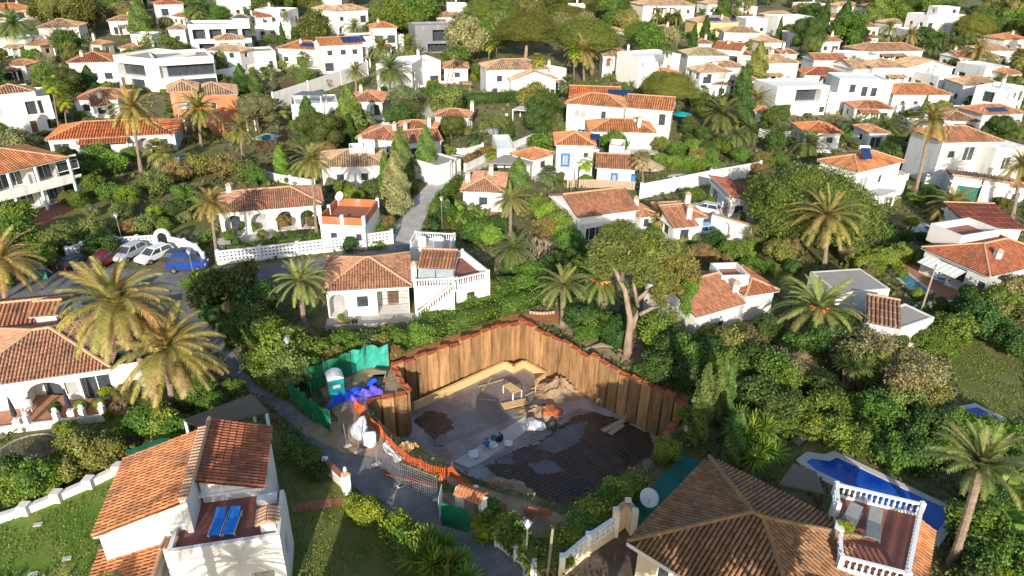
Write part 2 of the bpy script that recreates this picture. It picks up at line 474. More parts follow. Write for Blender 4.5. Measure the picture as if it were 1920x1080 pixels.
def tile_plane(k, poly, near, root, roof, rc, tp=.25, up=None):
    """barrel tiles laid in rows down one roof plane; poly[0]-poly[1] is the eave"""
    P = [Vector(p) for p in poly]; u = (P[1] - P[0]).normalized()
    n = (P[1] - P[0]).cross(P[-1] - P[0]).normalized()
    if n.z < 0: n = -n
    v = n.cross(u)
    if v.z < 0: v = -v
    c2 = [((p - P[0]).dot(u), (p - P[0]).dot(v)) for p in P]
    u0, u1 = min(c[0] for c in c2), max(c[0] for c in c2)
    N = max(2, int((u1 - u0) / tp)); st = (u1 - u0) / N; r = st * .37
    whole = MB()
    for i in range(N):
        uc = u0 + (i + .5) * st; hit = []
        for j in range(len(c2)):
            a, b = c2[j], c2[(j + 1) % len(c2)]
            if (a[0] - uc) * (b[0] - uc) < 0: hit.append(a[1] + (b[1] - a[1]) * (uc - a[0]) / (b[0] - a[0]))
        if len(hit) < 2: continue
        v0, v1 = min(hit) - .05, max(hit)
        if v1 - v0 < .15: continue
        m = MB() if near else whole
        nc = max(1, int(round((v1 - v0) / (.42 if near else 1.3)))); off = wr.random() * .3
        for c in range(nc):
            a, b = v0 + (v1 - v0) * c / nc, v0 + (v1 - v0) * (c + 1) / nc + .03
            lv = .42 + .58 * wr.random(); vs = []; jit = wr.uniform(-.012, .012)
            for vv, rr, dz in ((a, r * 1.08, .035), (b, r * .9, .0)):
                for t in (0, .3, .5, .7, 1):
                    th = math.pi * t
                    vs.append(P[0] + u * (uc + jit + rr * -math.cos(th)) + v * vv + n * (rr * math.sin(th) * 1.05 + dz))
            m.add(vs, [(q, q + 1, q + 6, q + 5) for q in range(4)] + [(4, 3, 2, 1, 0)], lv)
        if near: m.build('tile_row', 'roof_tile', roof, color=rc)
    return whole
def roof_on(k, root, kind, rc, pitch, near, sp=(), ridge='ridge'):
    h, W, D = k.h, k.W, k.D; tn = math.tan(R_(pitch)); e = MB(); z = h
    e.slab(k.plan(), k.o.z + h - .14, k.o.z + h)
    e.build('eaves', 'white', root)
    A, B, C, Dd = k.p(0, 0, z), k.p(W, 0, z), k.p(W, D, z), k.p(0, D, z)
    caps = []
    if kind == 'hip':
        if W >= D:
            r0, r1 = k.p(D / 2, D / 2, z + D / 2 * tn), k.p(W - D / 2, D / 2, z + D / 2 * tn)
            planes = [[A, B, r1, r0], [B, C, r1], [C, Dd, r0, r1], [Dd, A, r0]]
            caps = [(A, r0), (Dd, r0), (B, r1), (C, r1)] + ([(r0, r1)] if W - D > .3 else [])
        else:
            r0, r1 = k.p(W / 2, W / 2, z + W / 2 * tn), k.p(W / 2, D - W / 2, z + W / 2 * tn)
            planes = [[A, B, r0], [B, C, r1, r0], [C, Dd, r1], [Dd, A, r0, r1]]
            caps = [(A, r0), (B, r0), (C, r1), (Dd, r1), (r0, r1)]
        if W >= D and W - D < .05: planes[0] = [A, B, r0]; planes[2] = [C, Dd, r0]
    elif kind == 'gx':
        r0, r1 = k.p(0, D / 2, z + D / 2 * tn), k.p(W, D / 2, z + D / 2 * tn)
        planes = [[A, B, r1, r0], [C, Dd, r0, r1]]; caps = [(r0, r1)]
        tri = [(k.q(0, 0, z), k.q(0, k.d, z), k.q(0, k.d / 2, z + D / 2 * tn - .05)), (k.q(k.w, k.d, z), k.q(k.w, 0, z), k.q(k.w, k.d / 2, z + D / 2 * tn - .05))]
    elif kind == 'gy':
        r0, r1 = k.p(W / 2, 0, z + W / 2 * tn), k.p(W / 2, D, z + W / 2 * tn)
        planes = [[B, C, r1, r0], [Dd, A, r0, r1]]; caps = [(r0, r1)]
        tri = [(k.q(0, 0, z), k.q(k.w, 0, z), k.q(k.w / 2, 0, z + W / 2 * tn - .05)), (k.q(k.w, k.d, z), k.q(0, k.d, z), k.q(k.w / 2, k.d, z + W / 2 * tn - .05))]
    else:                                                     # shed, eave on side kind[1]
        s = kind[1]; up = (D if s in 'fb' else W) * tn
        hz = {'f': (0, 0, 1, 1), 'b': (1, 1, 0, 0), 'l': (0, 1, 1, 0), 'r': (1, 0, 0, 1)}[s]
        Q = [c + Vector((0, 0, up * t)) for c, t in zip((A, B, C, Dd), hz)]
        i = {'f': 0, 'r': 1, 'b': 2, 'l': 3}[s]
        planes = [Q[i:] + Q[:i]]
        w4 = [k.q(0, 0, z), k.q(k.w, 0, z), k.q(k.w, k.d, z), k.q(0, k.d, z)]
        t4 = [c + Vector((0, 0, up * t - .04)) for c, t in zip(w4, hz)]
        g = MB()
        for a in range(4):
            b = (a + 1) % 4
            if hz[a] or hz[b]: g.add([w4[a], w4[b], t4[b], t4[a]], [(0, 1, 2, 3)])
        g.build('gable', 'stucco', root, color=WC[k.wc])
        caps = [(planes[0][2], planes[0][3])]
    if kind in ('gx', 'gy'):
        g = MB()
        for t in tri: g.add(t, [(0, 1, 2)])
        g.build('gable', 'stucco', root, color=WC[k.wc])
    sl = MB()
    for p in planes:
        n = len(p); sl.add(list(p) + [q - Vector((0, 0, .1)) for q in p], [tuple(range(n))] + [(i, n + i, n + (i + 1) % n, (i + 1) % n) for i in range(n)], .04)  # channels between tile rows: dirt, lichen and groove shade put into a dark tone
    if near:
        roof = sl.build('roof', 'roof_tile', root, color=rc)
        for p in planes: tile_plane(k, p, True, root, roof, rc)
    else:
        for p in planes:
            w = tile_plane(k, p, False, root, None, rc, .33 if dist(p[0]) < 110 else .42)
            sl.v, sl.f, sl.lv, o = sl.v + w.v, sl.f + [tuple(i + len(sl.v) for i in f) for f in w.f], sl.lv + w.lv, 0
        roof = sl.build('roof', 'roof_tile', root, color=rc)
    for a, b in caps:
        c = MB(); L = (b - a).length; nn = max(1, int(L / .45)) if dist(a) < 90 else 1
        for i in range(nn):
            c.tube([a.lerp(b, i / nn) + Vector((0, 0, .05)), a.lerp(b, (i + 1) / nn) + Vector((0, 0, .07))], .14, 6, wr.random())
        c.build('ridge_cap', ridge, roof)
    for (x0, x1, y0, y1) in sp:                               # panels on the front plane
        c = MB(); nx = max(1, round((x1 - x0) / 1.05))
        for i in range(nx):
            a, b = x0 + (x1 - x0) * i / nx + .03, x0 + (x1 - x0) * (i + 1) / nx - .03
            c = MB(); lo = [k.p(x, y, z + y * tn + .2) for x, y in ((a, y0), (b, y0), (b, y1), (a, y1))]
            c.hexa(lo + [q + Vector((0, 0, .06)) for q in lo]); c.build('solar_panel', 'solar', root)
    return roof
def parapet(k, root, par, fl, wc, t=.22, gaps=''):
    m = MB(); z0, z1 = k.h, k.h + par
    for f in 'frbl':
        if f in gaps: continue
        L = k.flen(f); a, b = (0, L) if f in 'fb' else (t, L - t)
        c = [k.face(f, a, z0), k.face(f, b, z0), k.face(f, b, z0, t), k.face(f, a, z0, t)]
        m.hexa(c + [q + Vector((0, 0, par)) for q in c])
    if par > .02: m.build('parapet', 'stucco', root, color=WC[wc])
    d = MB(); d.slab([(v.x, v.y) for v in (k.q(.003, .003, 0), k.q(k.w - .003, .003, 0), k.q(k.w - .003, k.d - .003, 0), k.q(.003, k.d - .003, 0))], k.o.z + k.h - .16, k.o.z + k.h - .004)
    d.build('roof_deck', fl, root)
def chimney(root, p, h, w=.6, cap='tile', wc='white'):
    m = MB(); m.box(p, w, w, h); o = m.build('chimney', 'stucco', root, color=WC[wc])
    c = MB(); q = Vector(p) + Vector((0, 0, h))
    for dx in (-1, 1):
        for dy in (-1, 1): c.box(q + Vector((dx * w * .38, dy * w * .38, 0)), .12, .12, .18)
    c.hexa([q + Vector((x, y, .18)) for x, y in ((-w * .65, -w * .65), (w * .65, -w * .65), (w * .65, w * .65), (-w * .65, w * .65))] + [q + Vector((x, y, .42)) for x, y in ((-.08, -.08), (.08, -.08), (.08, .08), (-.08, .08))])
    c.build('chimney_cap', 'ridge' if cap == 'tile' else 'white', o)
    return o
def autos(k, z0):
    out = []
    for f in ('f', 'r' if k.o.x < 0 else 'l'):
        L = k.flen(f)
        if L < 1.6: continue
        for s in range(2 if k.h - z0 > 4.7 else 1):
            n = max(1, int(L / 3.1)); b = s * 3.0
            for i in range(n):
                if n > 1 and wr.random() < .12: continue
                u = L * (i + .5) / n + wr.uniform(-.3, .3); t = wr.random(); mw = L / n - .5
                if t < .5: out.append((f, 'w', u, b + .95, min(1.3, mw), 1.2))
                elif t < .78: out.append((f, 's', u, b + .08, min(2.2, mw), 2.1))
                elif t < .9 and s == 0: out.append((f, 'a', u, .05, min(2.2, mw), 2.4))
                else: out.append((f, 'c', u, b + .9, min(1.6, mw), 1.3))
    return [o for o in out if o[3] + o[5] < k.h - z0 - .08 and o[4] > .5]
HOUSES = []
er = random.Random(31)
def extras(root, k, rc):
    """porch, terrace and chimney that break up a plain block"""
    if er.random() < .45 and k.W > 5:
        w = k.W * er.uniform(.35, .65); x = er.uniform(.2, k.W - w - .2); q = [k.p(x, -1.7 + k.ov, 2.35), k.p(x + w, -1.7 + k.ov, 2.35), k.p(x + w, k.ov - .02, 2.85), k.p(x, k.ov - .02, 2.85)]
        m = MB(); m.hexa([v - Vector((0, 0, .12)) for v in q] + q, .04); po = m.build('porch_roof', 'roof_tile', root, color=rc); tp = tile_plane(k, q, False, root, None, rc, .4); tp.build('tiles', 'roof_tile', po, color=rc)  # porch underlay dark too, for dirt and painted shade between its tiles
        for i in range(3):
            m = MB(); m.box(k.p(x + .2 + (w - .4) * i / 2, -1.5 + k.ov, -.5), .25, .25, 2.75); m.build('porch_post', 'white', root)
        EXC.append([(v.x, v.y) for v in q])
    elif er.random() < .6 and k.W > 4:
        c = [k.p(-.5, -2.6, 0), k.p(k.W + .5, -2.6, 0), k.p(k.W + .5, k.ov - .01, 0), k.p(-.5, k.ov - .01, 0)]
        m = MB(); m.slab([(v.x, v.y) for v in c], k.o.z - .6, k.o.z + .15); m.build('terrace', er.choice(['pale_concrete', 'brick_floor', 'concrete']), root)
        m = MB(); m.bar(k.p(-.5, -2.5, .2), k.p(k.W * .6, -2.5, .2), .2, .9); m.build('terrace_wall', 'white', root)
        EXC.append([(v.x, v.y) for v in c])
    if er.random() < .5: chimney(root, k.p(k.W * er.uniform(.2, .8), k.D * er.uniform(.3, .7), k.h), er.uniform(1.5, 2.3))
    if er.random() < .4:
        m = MB(); c = k.face('f', k.w * er.uniform(.1, .9), k.h - .9); c = c - k.y * .2; m.box(c, .8, .32, .55, math.atan2(k.x.y, k.x.x)); m.build('air_conditioner', 'pale_plastic', root)
def block(root, A, B, D, h, roof='hip', rc='tan', wc='white', pitch=19, ov=.35, op=None, z0=0.0, par=.5, fl='white', near=None, ch=(), sp=(), gaps='', ridge='ridge', pc=None):
    if roof == 'flat': ov = 0.0
    k = Blk(A, B, D, h, ov); k.wc = wc
    if root is None: return k
    d = dist(k.o); nw = d < 150
    if near is None: near = False
    auto = op is None
    op = autos(k, z0) if auto else op
    walls(k, root, op, wc, z0, nw)
    if roof == 'flat': parapet(k, root, par, fl, pc or wc, gaps=gaps)
    elif roof != 'none': roof_on(k, root, roof, RC[rc] if isinstance(rc, str) else rc, pitch, near, sp, ridge)
    for fx, fy, top in ch: chimney(root, k.p(fx * k.W, fy * k.D, h - .1), top)
    EXC.append(k.plan(.25)); HOUSES.append(k.plan(.1))
    if auto and z0 == 0 and d > 75: extras(root, k, RC.get(rc, RC['rust']) if isinstance(rc, str) else rc)
    return k
def house(label, short, blocks, name='house', cat='house', group=None):
    k = block(None, *blocks[0][:4], blocks[0][4].get('roof', 'hip'), ov=0 if blocks[0][4].get('roof') == 'flat' else .35)
    root = thing(name, label, cat, k.q(0, 0, 0), group)
    LAND.append((short, k.p(k.W / 2, k.D / 2, 1.5)))
    ks = [block(root, *b[:4], **b[4]) for b in blocks]
    return root, ks
def d(**k): return k
def ops(s):
    """'f w 2 .9 1.2 1.2; ...' -> openings"""
    o = []
    for q in s.split(';'):
        t = q.split()
        if t: o.append((t[0], t[1], *map(float, t[2:])))
    return o
# balusters and other shared pieces
def shared(name, fn, material):
    m = MB(); fn(m); me = m.mesh(name); me.materials.append(MATS[material]); return me
BAL = shared('baluster', lambda m: m.lathe((0, 0, 0), [(.075, 0), (.075, .06), (.04, .1), (.085, .26), (.07, .36), (.035, .5), (.04, .56), (.075, .6), (.075, .66)], 8), 'white')
def balustrade(root, pts, z, posts=True, gap=.24, h=.66, slope=None, material='white'):
    P = [Vector((p[0], p[1], 0)) for p in pts]
    n = len(P)
    zz = slope or [z] * n
    for i in range(n - 1):
        a = P[i] + Vector((0, 0, zz[i])); b = P[i + 1] + Vector((0, 0, zz[i + 1])); L = (b - a).length
        for off, t in ((.04, .08), (h + .13, .1)):
            m = MB(); m.bar(a + Vector((0, 0, off)), b + Vector((0, 0, off)), .2, t); m.build('rail', 'white', root)
        c = max(1, int(L / gap))
        for j in range(c):
            q = a.lerp(b, (j + .5) / c) + Vector((0, 0, .08))
            o = obj('baluster', BAL, None, root, q - WL[root.name])
    if posts:
        for i in range(n):
            m = MB(); m.box(P[i] + Vector((0, 0, zz[i])), .26, .26, h + .28); m.build('post', 'white', root)

# ---------------------------------------------------------------- terrain with the open pit
PIT = [(-11.3, 44.1), (-8.3, 45.3), (-10.2, 49.0), (.8, 57.1), (14.2, 44.3), (10.8, 38.9), (3.8, 33.5), (-2.6, 36.0), (-9.5, 41.0)]
ZF = -4.0
def terrain():
    vs, es = [], []
    n = len(PIT)
    for x, y in PIT: vs.append(Vector((x, y)))
    es = [(i, (i + 1) % n) for i in range(n)]
    def near_pit(x, y): return any((Vector((x, y)) - (Vector(PIT[i]).lerp(Vector(PIT[(i + 1) % n]), t / 8))).length < .5 for i in range(n) for t in range(8))
    for y in list(range(-30, 130, 5)) + [130 + 20 * i for i in range(20)]:
        for x in range(-420, 421, 5 if False else 10):
            if -20 < x < 25 and 25 < y < 65 and near_pit(x, y): continue
            vs.append(Vector((x, y)))
    V, E_, Fc, *_ = delaunay_2d_cdt(vs, es, [], 0, 1e-4)
    P = [(p.x, p.y) for p in V]; F2 = []
    for f in Fc:
        cx, cy = sum(P[i][0] for i in f) / len(f), sum(P[i][1] for i in f) / len(f)
        if not inside(cx, cy, PIT): F2.append(tuple(f))
    m = MB(); m.add([(x, y, T(y)) for x, y in P], F2)
    return struct(m.build('ground', 'ground'))
terrain()
EXC.append(PIT)
# roads, paths, lawns
sheet('road', [(1000, 1085), (905, 1000), (815, 920), (730, 862), (640, 832), (548, 762), (455, 682), (420, 640), (395, 590), (420, 545), (520, 520), (700, 492), (785, 462), (760, 448), (735, 450), (728, 466), (560, 490), (395, 503), (330, 512), (140, 497), (-60, 520), (-60, 575), (60, 600), (250, 612), (320, 610), (410, 665), (470, 735), (560, 805), (640, 890), (690, 935), (760, 985), (870, 1085)], 'asphalt', .03)
sheet('lane', [(785, 462), (792, 420), (815, 378), (865, 337), (940, 300), (1010, 268), (1000, 260), (930, 285), (860, 320), (800, 348), (760, 390), (742, 420), (735, 450)], 'concrete', .034)
sheet('verge', [(548, 800), (640, 790), (720, 850), (820, 925), (870, 925), (960, 985), (1040, 1000), (1020, 1085), (1000, 1085), (905, 1000), (815, 920), (730, 862), (640, 850), (600, 830)], 'earth', .06)
sheet('bank_top', [(815, 885), (880, 907), (970, 936), (1060, 968), (1078, 985), (1040, 1004), (960, 990), (870, 930)], 'earth', .055)
sheet('site_yard', [(600, 730), (690, 690), (735, 692), (765, 741), (688, 757), (700, 800), (760, 845), (720, 852), (640, 800)], 'earth', .045)
sheet('back_yard', [(738, 690), (975, 605), (1060, 612), (1180, 640), (1230, 700), (1290, 762), (1292, 745), (1215, 680), (1190, 620), (1060, 585), (960, 590), (760, 662)], 'red_earth', .04)
sheet('back_garden', [(1030, 605), (1190, 620), (1230, 690), (1130, 672)], 'earth', .07)
sheet('lawn', [(-40, 1085), (-40, 975), (228, 885), (236, 872), (185, 1000), (172, 1085)], 'lawn_green', .02)
sheet('lawn', [(500, 800), (560, 815), (640, 905), (655, 960), (770, 1040), (800, 1085), (545, 1085), (545, 960)], 'lawn', .02)
sheet('brick_path', [(548, 945), (648, 932), (650, 948), (548, 962)], 'terracotta', .045)
sheet('lawn', [(0, 830), (130, 805), (230, 765), (215, 720), (290, 690), (330, 740), (310, 800), (190, 835), (60, 845), (0, 855)], 'lawn', .02)
sheet('lawn', [(1775, 642), (1870, 636), (1925, 680), (1925, 775), (1870, 800), (1800, 740)], 'lawn', .02)
sheet('lawn', [(1425, 830), (1500, 815), (1580, 845), (1500, 865), (1470, 905), (1420, 890)], 'lawn', .02)
sheet('lawn', [(40, 410), (140, 385), (230, 375), (245, 420), (160, 470), (90, 440)], 'lawn', .02)
sheet('lawn', [(300, 442), (330, 425), (385, 405), (385, 440)], 'lawn', .02)
sheet('lawn', [(1440, 490), (1500, 500), (1540, 540), (1470, 560)], 'lawn', .02)
sheet('lawn', [(310, 292), (345, 272), (430, 282), (380, 300)], 'lawn', .02)
sheet('lawn', [(1225, 322), (1260, 318), (1330, 325), (1250, 330)], 'lawn', .02)
sheet('lawn', [(905, 225), (960, 215), (980, 235), (930, 240)], 'lawn', .02)
sheet('path', [(1200, 405), (1290, 380), (1370, 400), (1330, 420)], 'pale_concrete', .02)
sheet('driveway', [(1050, 1085), (1100, 1020), (1180, 1000), (1300, 1085)], 'mud', .05)
sheet('driveway', [(1060, 362), (1190, 345), (1200, 352), (1080, 372)], 'concrete', .03)
sheet('terrace_floor', [(400, 448), (545, 430), (545, 442), (415, 470)], 'pale_concrete', .05)
sheet('terrace_floor', [(10, 425), (120, 380), (135, 392), (60, 440), (10, 445)], 'terracotta', .05)

# ---------------------------------------------------------------- the pit
def vx(p): return Vector((p[0], p[1], 0))
m = MB()
m.slab([(x, y) for x, y in PIT], ZF - .4, ZF)
struct(m.build('pit_floor', 'blinding', at=(0, 45, ZF)))
m = MB()                                                     # earth banks on the road side
top = [PIT[i] for i in (4, 5, 6, 7, 8, 0)]
cen = Vector((1.5, 45.5, 0)); rj = random.Random(3)
rows = [[], [], [], []]
for i in range(len(top) - 1):
    a, b = vx(top[i]), vx(top[i + 1]); N = max(3, int((b - a).length / .8))
    for j in range(N + (i == len(top) - 2)):
        p = a.lerp(b, j / N); dirc = (cen - p).normalized()
        wide = 1.1 if i == 0 else (2.6 if i in (2, 3) else 1.5)
        for q, (t, z) in enumerate(((-.05, .03), (.25, -1.0), (.6, -2.5), (1.05, ZF + .02))):
            v = p + dirc * (wide * t + (rj.uniform(-.2, .2) if q else 0)); v.z = z + (rj.uniform(-.2, .2) if 0 < q < 3 else 0); rows[q].append(v)
n = len(rows[0])
m.add([v for r in rows for v in r], [(q * n + j + 1, q * n + j, (q + 1) * n + j, (q + 1) * n + j + 1) for q in range(3) for j in range(n - 1)])
struct(m.build('pit_bank', 'earth', at=(0, 40, 0)))
# sheet-pile wall: every pile a part
wall = thing('sheet_pile_wall', 'rust-brown interlocking sheet-pile wall holding the sides of the excavation pit', 'retaining wall', (0.8, 57.1, 0), short='sheet-pile wall of the pit')
def pile_mesh(w=1.1, hh=4.7, dep=.3):
    m = MB(); xs = [(-w / 2, 0), (-w * .41, dep), (w * .41, dep), (w / 2, 0)]
    vs = [(x, -y, z) for z in (0, hh) for x, y in xs] + [(x, -y + .09, z) for z in (0, hh) for x, y in xs]
    fs = [(i, i + 1, i + 5, i + 4) for i in range(3)] + [(i + 9, i + 8, i + 12, i + 13) for i in range(3)] + [(4 + i, 5 + i, 13 + i, 12 + i) for i in range(3)] + [(0, 4, 12, 8), (7, 3, 11, 15)]
    m.add(vs, fs); me = m.mesh('pile'); me.materials.append(MATS['sheet_pile']); return me
PM = [pile_mesh(hh=q) for q in (4.35, 4.55, 4.75)]
CAPM = shared('rust_cap', lambda m: m.hexa([(-.5, -.32, 0), (.45, -.36, 0), (.52, .12, 0), (-.5, .1, 0), (-.5, -.3, .03), (.42, -.33, .09), (.5, .1, .05), (-.48, .1, .1)]), 'rust')
path = [PIT[i] for i in (0, 1, 2, 3, 4, 5)]
for i in range(5):
    a, b = vx(path[i]), vx(path[i + 1]); L = (b - a).length; N = max(1, round(L / 1.1)); yaw = math.atan2(b.y - a.y, b.x - a.x)
    for j in range(N):
        q = a.lerp(b, (j + .5) / N); v = rnd.choice((0, 0, 1, 1, 2)) if i in (2, 3) else 0
        if i == 0: v = -1
        me = PM[max(v, 0)]; z = ZF - .1 + (-.25 if i == 4 else 0)
        s = L / N / 1.1
        alt = rnd.uniform(.85, 1.15)
        o = obj('pile', me, None, wall, q + Vector((0, 0, z)) - WL[wall.name], rot=(0, 0, yaw), scale=(s, alt, 1))
        hh = (4.35, 4.55, 4.75)[max(v, 0)]
        obj('rust_cap', CAPM, None, wall, q + Vector((0, 0, z + hh + .004)) - WL[wall.name], rot=(0, 0, yaw + rnd.uniform(-.12, .12)), scale=(s * rnd.uniform(.85, 1.1), rnd.uniform(.8, 1.5), rnd.uniform(.6, 2)))
# reinforcement mats on the floor
ux = (vx(PIT[3]) - vx(PIT[2])).normalized(); uy = Vector((-ux.y, ux.x, 0))
def rebar(poly, z, label, gap=.24):
    P = [G(a, b, z) for a, b in poly]; o0 = P[0]
    c = [((p - o0).dot(ux), (p - o0).dot(uy)) for p in P]; m = MB()
    for ax in (0, 1):
        gp = gap if ax == 0 else gap * 1.5
        lo, hi = min(q[ax] for q in c), max(q[ax] for q in c); t = lo + gp / 2
        while t < hi:
            hit = []
            for j in range(len(c)):
                a, b = c[j], c[(j + 1) % len(c)]
                if (a[ax] - t) * (b[ax] - t) < 0: hit.append(a[1 - ax] + (b[1 - ax] - a[1 - ax]) * (t - a[ax]) / (b[ax] - a[ax]))
            hit.sort()
            for e0, e1 in zip(hit[::2], hit[1::2]):
                f = (lambda s: o0 + ux * t + uy * s) if ax == 0 else (lambda s: o0 + ux * s + uy * t)
                p, q = f(e0), f(e1); p.z = q.z = z + (.03 if ax else 0)
                m.bar(p, q, .022, .02)
            t += gp
    o = m.build('rebar_mat', 'rust_steel', at=o0); tag(o, label, 'rebar'); stuff(o)
mat('rust_steel', (.14, .11, .10), (.28, .24, .22), .55, 4, metal=.3)
rebar([(775, 772), (948, 697), (963, 702), (982, 692), (1005, 715), (1008, 742), (985, 775), (870, 822), (815, 835)], ZF + .12, 'steel reinforcement mat covering the back half of the pit floor')
rebar([(900, 868), (960, 838), (1010, 800), (1085, 765), (1125, 775), (1205, 815), (1230, 850), (1140, 915), (1030, 952)], ZF + .12, 'steel reinforcement mat covering the front half of the pit floor')
sheet_w = [G(a, b, ZF) for a, b in [(850, 868), (905, 835), (985, 782), (1012, 790), (950, 838), (905, 868), (880, 880)]]
m = MB(); m.slab([(p.x, p.y) for p in sheet_w], ZF + .002, ZF + .16)
struct(m.build('concrete_strip', 'pale_concrete', at=sheet_w[0]))
def patch(name, px, material, dz):
    Q = [G(a, b, ZF) for a, b in px]; P = []; m = MB(); rp = random.Random(int(px[0][0]))
    for a, b in zip(Q, Q[1:] + Q[:1]):
        for i in range(14): P.append(a.lerp(b, i / 14) + Vector((rp.gauss(0, .09) + .12 * math.sin(i * 1.9), rp.gauss(0, .09), 0)))
    tr = tessellate_polygon([[Vector((p.x, p.y, 0)) for p in P]])
    for t in tr:
        a, b, c = (Vector((P[i].x, P[i].y, ZF + dz)) for i in t); m.add([a, b, c] if (b - a).cross(c - a).z > 0 else [a, c, b], [(0, 1, 2)])
    return struct(m.build(name, material, at=P[0]))
patch('wet_shade_ground', [(1030, 815), (1075, 782), (1112, 772), (1215, 812), (1236, 850), (1140, 918), (1035, 958), (912, 876), (955, 850), (985, 848)], 'wet_shade_mud', .015)  # broad dark patch: wet floor plus the deep shade, painted in as colour
patch('wet_shade_ground', [(1085, 790), (1120, 775), (1175, 790), (1225, 830), (1228, 868), (1170, 905), (1120, 900), (1095, 865), (1070, 835)], 'wet_shade_mud', .02)
patch('wet_shade_ground', [(775, 790), (800, 770), (835, 775), (850, 800), (815, 825)], 'wet_shade_mud', .02)
patch('wet_shade_ground', [(960, 845), (1000, 835), (1035, 855), (1020, 885), (975, 880)], 'wet_shade_mud', .024)
patch('wet_shade_ground', [(905, 872), (950, 880), (1010, 925), (1040, 950), (1010, 950)], 'wet_shade_mud', .02)
patch('membrane', [(1000, 840), (1060, 800), (1100, 790), (1085, 830), (1040, 850)], 'membrane', .028)
patch('membrane', [(990, 870), (1030, 862), (1060, 885), (1010, 890)], 'membrane', .028)
patch('membrane', [(930, 860), (960, 850), (965, 880), (940, 885)], 'membrane', .026)
patch('puddle', [(1130, 850), (1170, 845), (1185, 865), (1150, 880)], 'puddle', .03)
patch('puddle', [(1060, 905), (1100, 895), (1110, 915), (1075, 925)], 'puddle', .03)
patch('puddle', [(800, 840), (830, 835), (838, 845), (812, 855)], 'puddle', .03)
# soil heap against the back right piles
def heap(name, label, px, py, z, rx, ry, h, material='earth', cat='soil heap', seed=1):
    r = random.Random(seed); c = G(px, py, z); m = MB(); N, Kk = 40, 11; vs = [(c.x, c.y, z + h)]
    for k in range(1, Kk + 1):
        for i in range(N):
            a = 6.2832 * i / N; t = k / Kk; j = r.uniform(.9, 1.1)
            vs.append((c.x + rx * t * j * math.cos(a), c.y + ry * t * j * math.sin(a), z - .05 + h * (1 - t) ** 1.1 * (1 + .25 * math.sin(5 * a + 9 * t) + .15 * math.sin(11 * a)) * r.uniform(.85, 1.15) * (k < Kk)))
    fs = [(0, 1 + i, 1 + (i + 1) % N) for i in range(N)]
    for k in range(Kk - 1):
        for i in range(N): fs.append((1 + k * N + i, 1 + (k + 1) * N + i, 1 + (k + 1) * N + (i + 1) % N, 1 + k * N + (i + 1) % N))
    m.add(vs, fs); return tag(m.build(name, material, at=c), label, cat)
heap('soil_heap', 'pale sandy soil heap against the piles right of the formwork corner', 1048, 733, ZF, 2.8, 1.8, 1.3, seed=2)
heap('soil_heap', 'low dirt heap among the tools in the middle of the pit', 1010, 775, ZF, 2.4, 1.6, .7, seed=4)
heap('soil_heap', 'dark dirt mound on the road side edge of the pit', 930, 925, -.6, 2.6, 1.6, .8, 'earth', seed=6)
heap('soil_heap', 'small earth mound behind the orange netting near the gate', 1000, 975, -.2, 2.2, 1.0, .5, 'earth', seed=7)
# plywood formwork along the foot of the wall
fw = thing('formwork', 'zigzag plywood formwork edging the slab at the foot of the sheet piles', 'formwork', G(945, 700, ZF), short='plywood formwork in the pit')
fpx = [(777, 770), (830, 746), (885, 720), (946, 692), (963, 700), (983, 690), (1022, 712), (1002, 726), (1003, 738)]
F3 = [G(a, b, ZF) for a, b in fpx]
for a, b in zip(F3, F3[1:]):
    dv = (b - a).normalized(); nv = Vector((-dv.y, dv.x, 0)); m = MB()
    m.hexa([a, b, b + nv * .06, a + nv * .06] + [q + Vector((0, 0, .75)) for q in (a, b, b + nv * .06, a + nv * .06)]); m.build('board', 'ply', fw)
    m = MB(); m.hexa([q + Vector((0, 0, .755)) for q in (a - nv * .02, b - nv * .02, b + nv * .25, a + nv * .25)] + [q + Vector((0, 0, .8)) for q in (a - nv * .02, b - nv * .02, b + nv * .25, a + nv * .25)]); m.build('top_board', 'ply', fw)
def plank(label, p0, p1, z=ZF + .2, w=.25, t=.05, z1=None, material='plank', cat='plank', group='loose planks in the pit'):
    a, b = G(*p0, z), G(*p1, z1 if z1 is not None else z); m = MB(); m.bar(a, b, w, t)
    return tag(m.build('plank', material, at=a), label, cat, group)
plank('long thin timber lying beside the trestle table in the pit', (897, 725), (945, 711), w=.12)
plank('short timber crossing the long thin timber in the pit', (905, 731), (922, 708), w=.12)
plank('pale batten lying in front of the trestle table', (898, 748), (930, 751), w=.16)
plank('wide plywood sheet on the mat below the trestle table', (942, 762), (988, 752), w=.9, material='ply')
plank('tall plank leaning upright against the dark piles', (1172, 785), (1178, 742), z=ZF + .1, z1=-2.0, w=.5)
plank('wide plank lying nearest the leaning upright plank', (1130, 808), (1170, 788), w=.5)
plank('second plank lying beside the wide plank under the leaning one', (1143, 814), (1168, 796), w=.45)
plank('short board leaning on the piles above the rear mat', (1118, 755), (1126, 742), z=ZF + .4, z1=ZF + 1, w=.3)
plank('plank standing on end behind the court hedge', (1287, 835), (1292, 800), z=0, z1=1.9, w=.6, group='loose planks by the hedge')
plank('timber near the grey sacks at the edge of the rear mat', (985, 742), (1000, 734), w=.12)
tb = thing('trestle_table', 'trestle table with plywood top and white legs in the pit', 'table', G(985, 740, ZF))
tc = [G(*q, ZF + .9) for q in ((944, 722), (957, 717), (978, 731), (962, 738))]
tc = [Vector((q.x, q.y, ZF + .9)) for q in tc]
m = MB(); m.slab([(q.x, q.y) for q in tc], ZF + .85, ZF + .92); m.build('table_top', 'ply', tb)
for q in tc:
    m = MB(); m.box((q.x, q.y, ZF), .09, .09, .85); m.build('leg', 'white', tb)
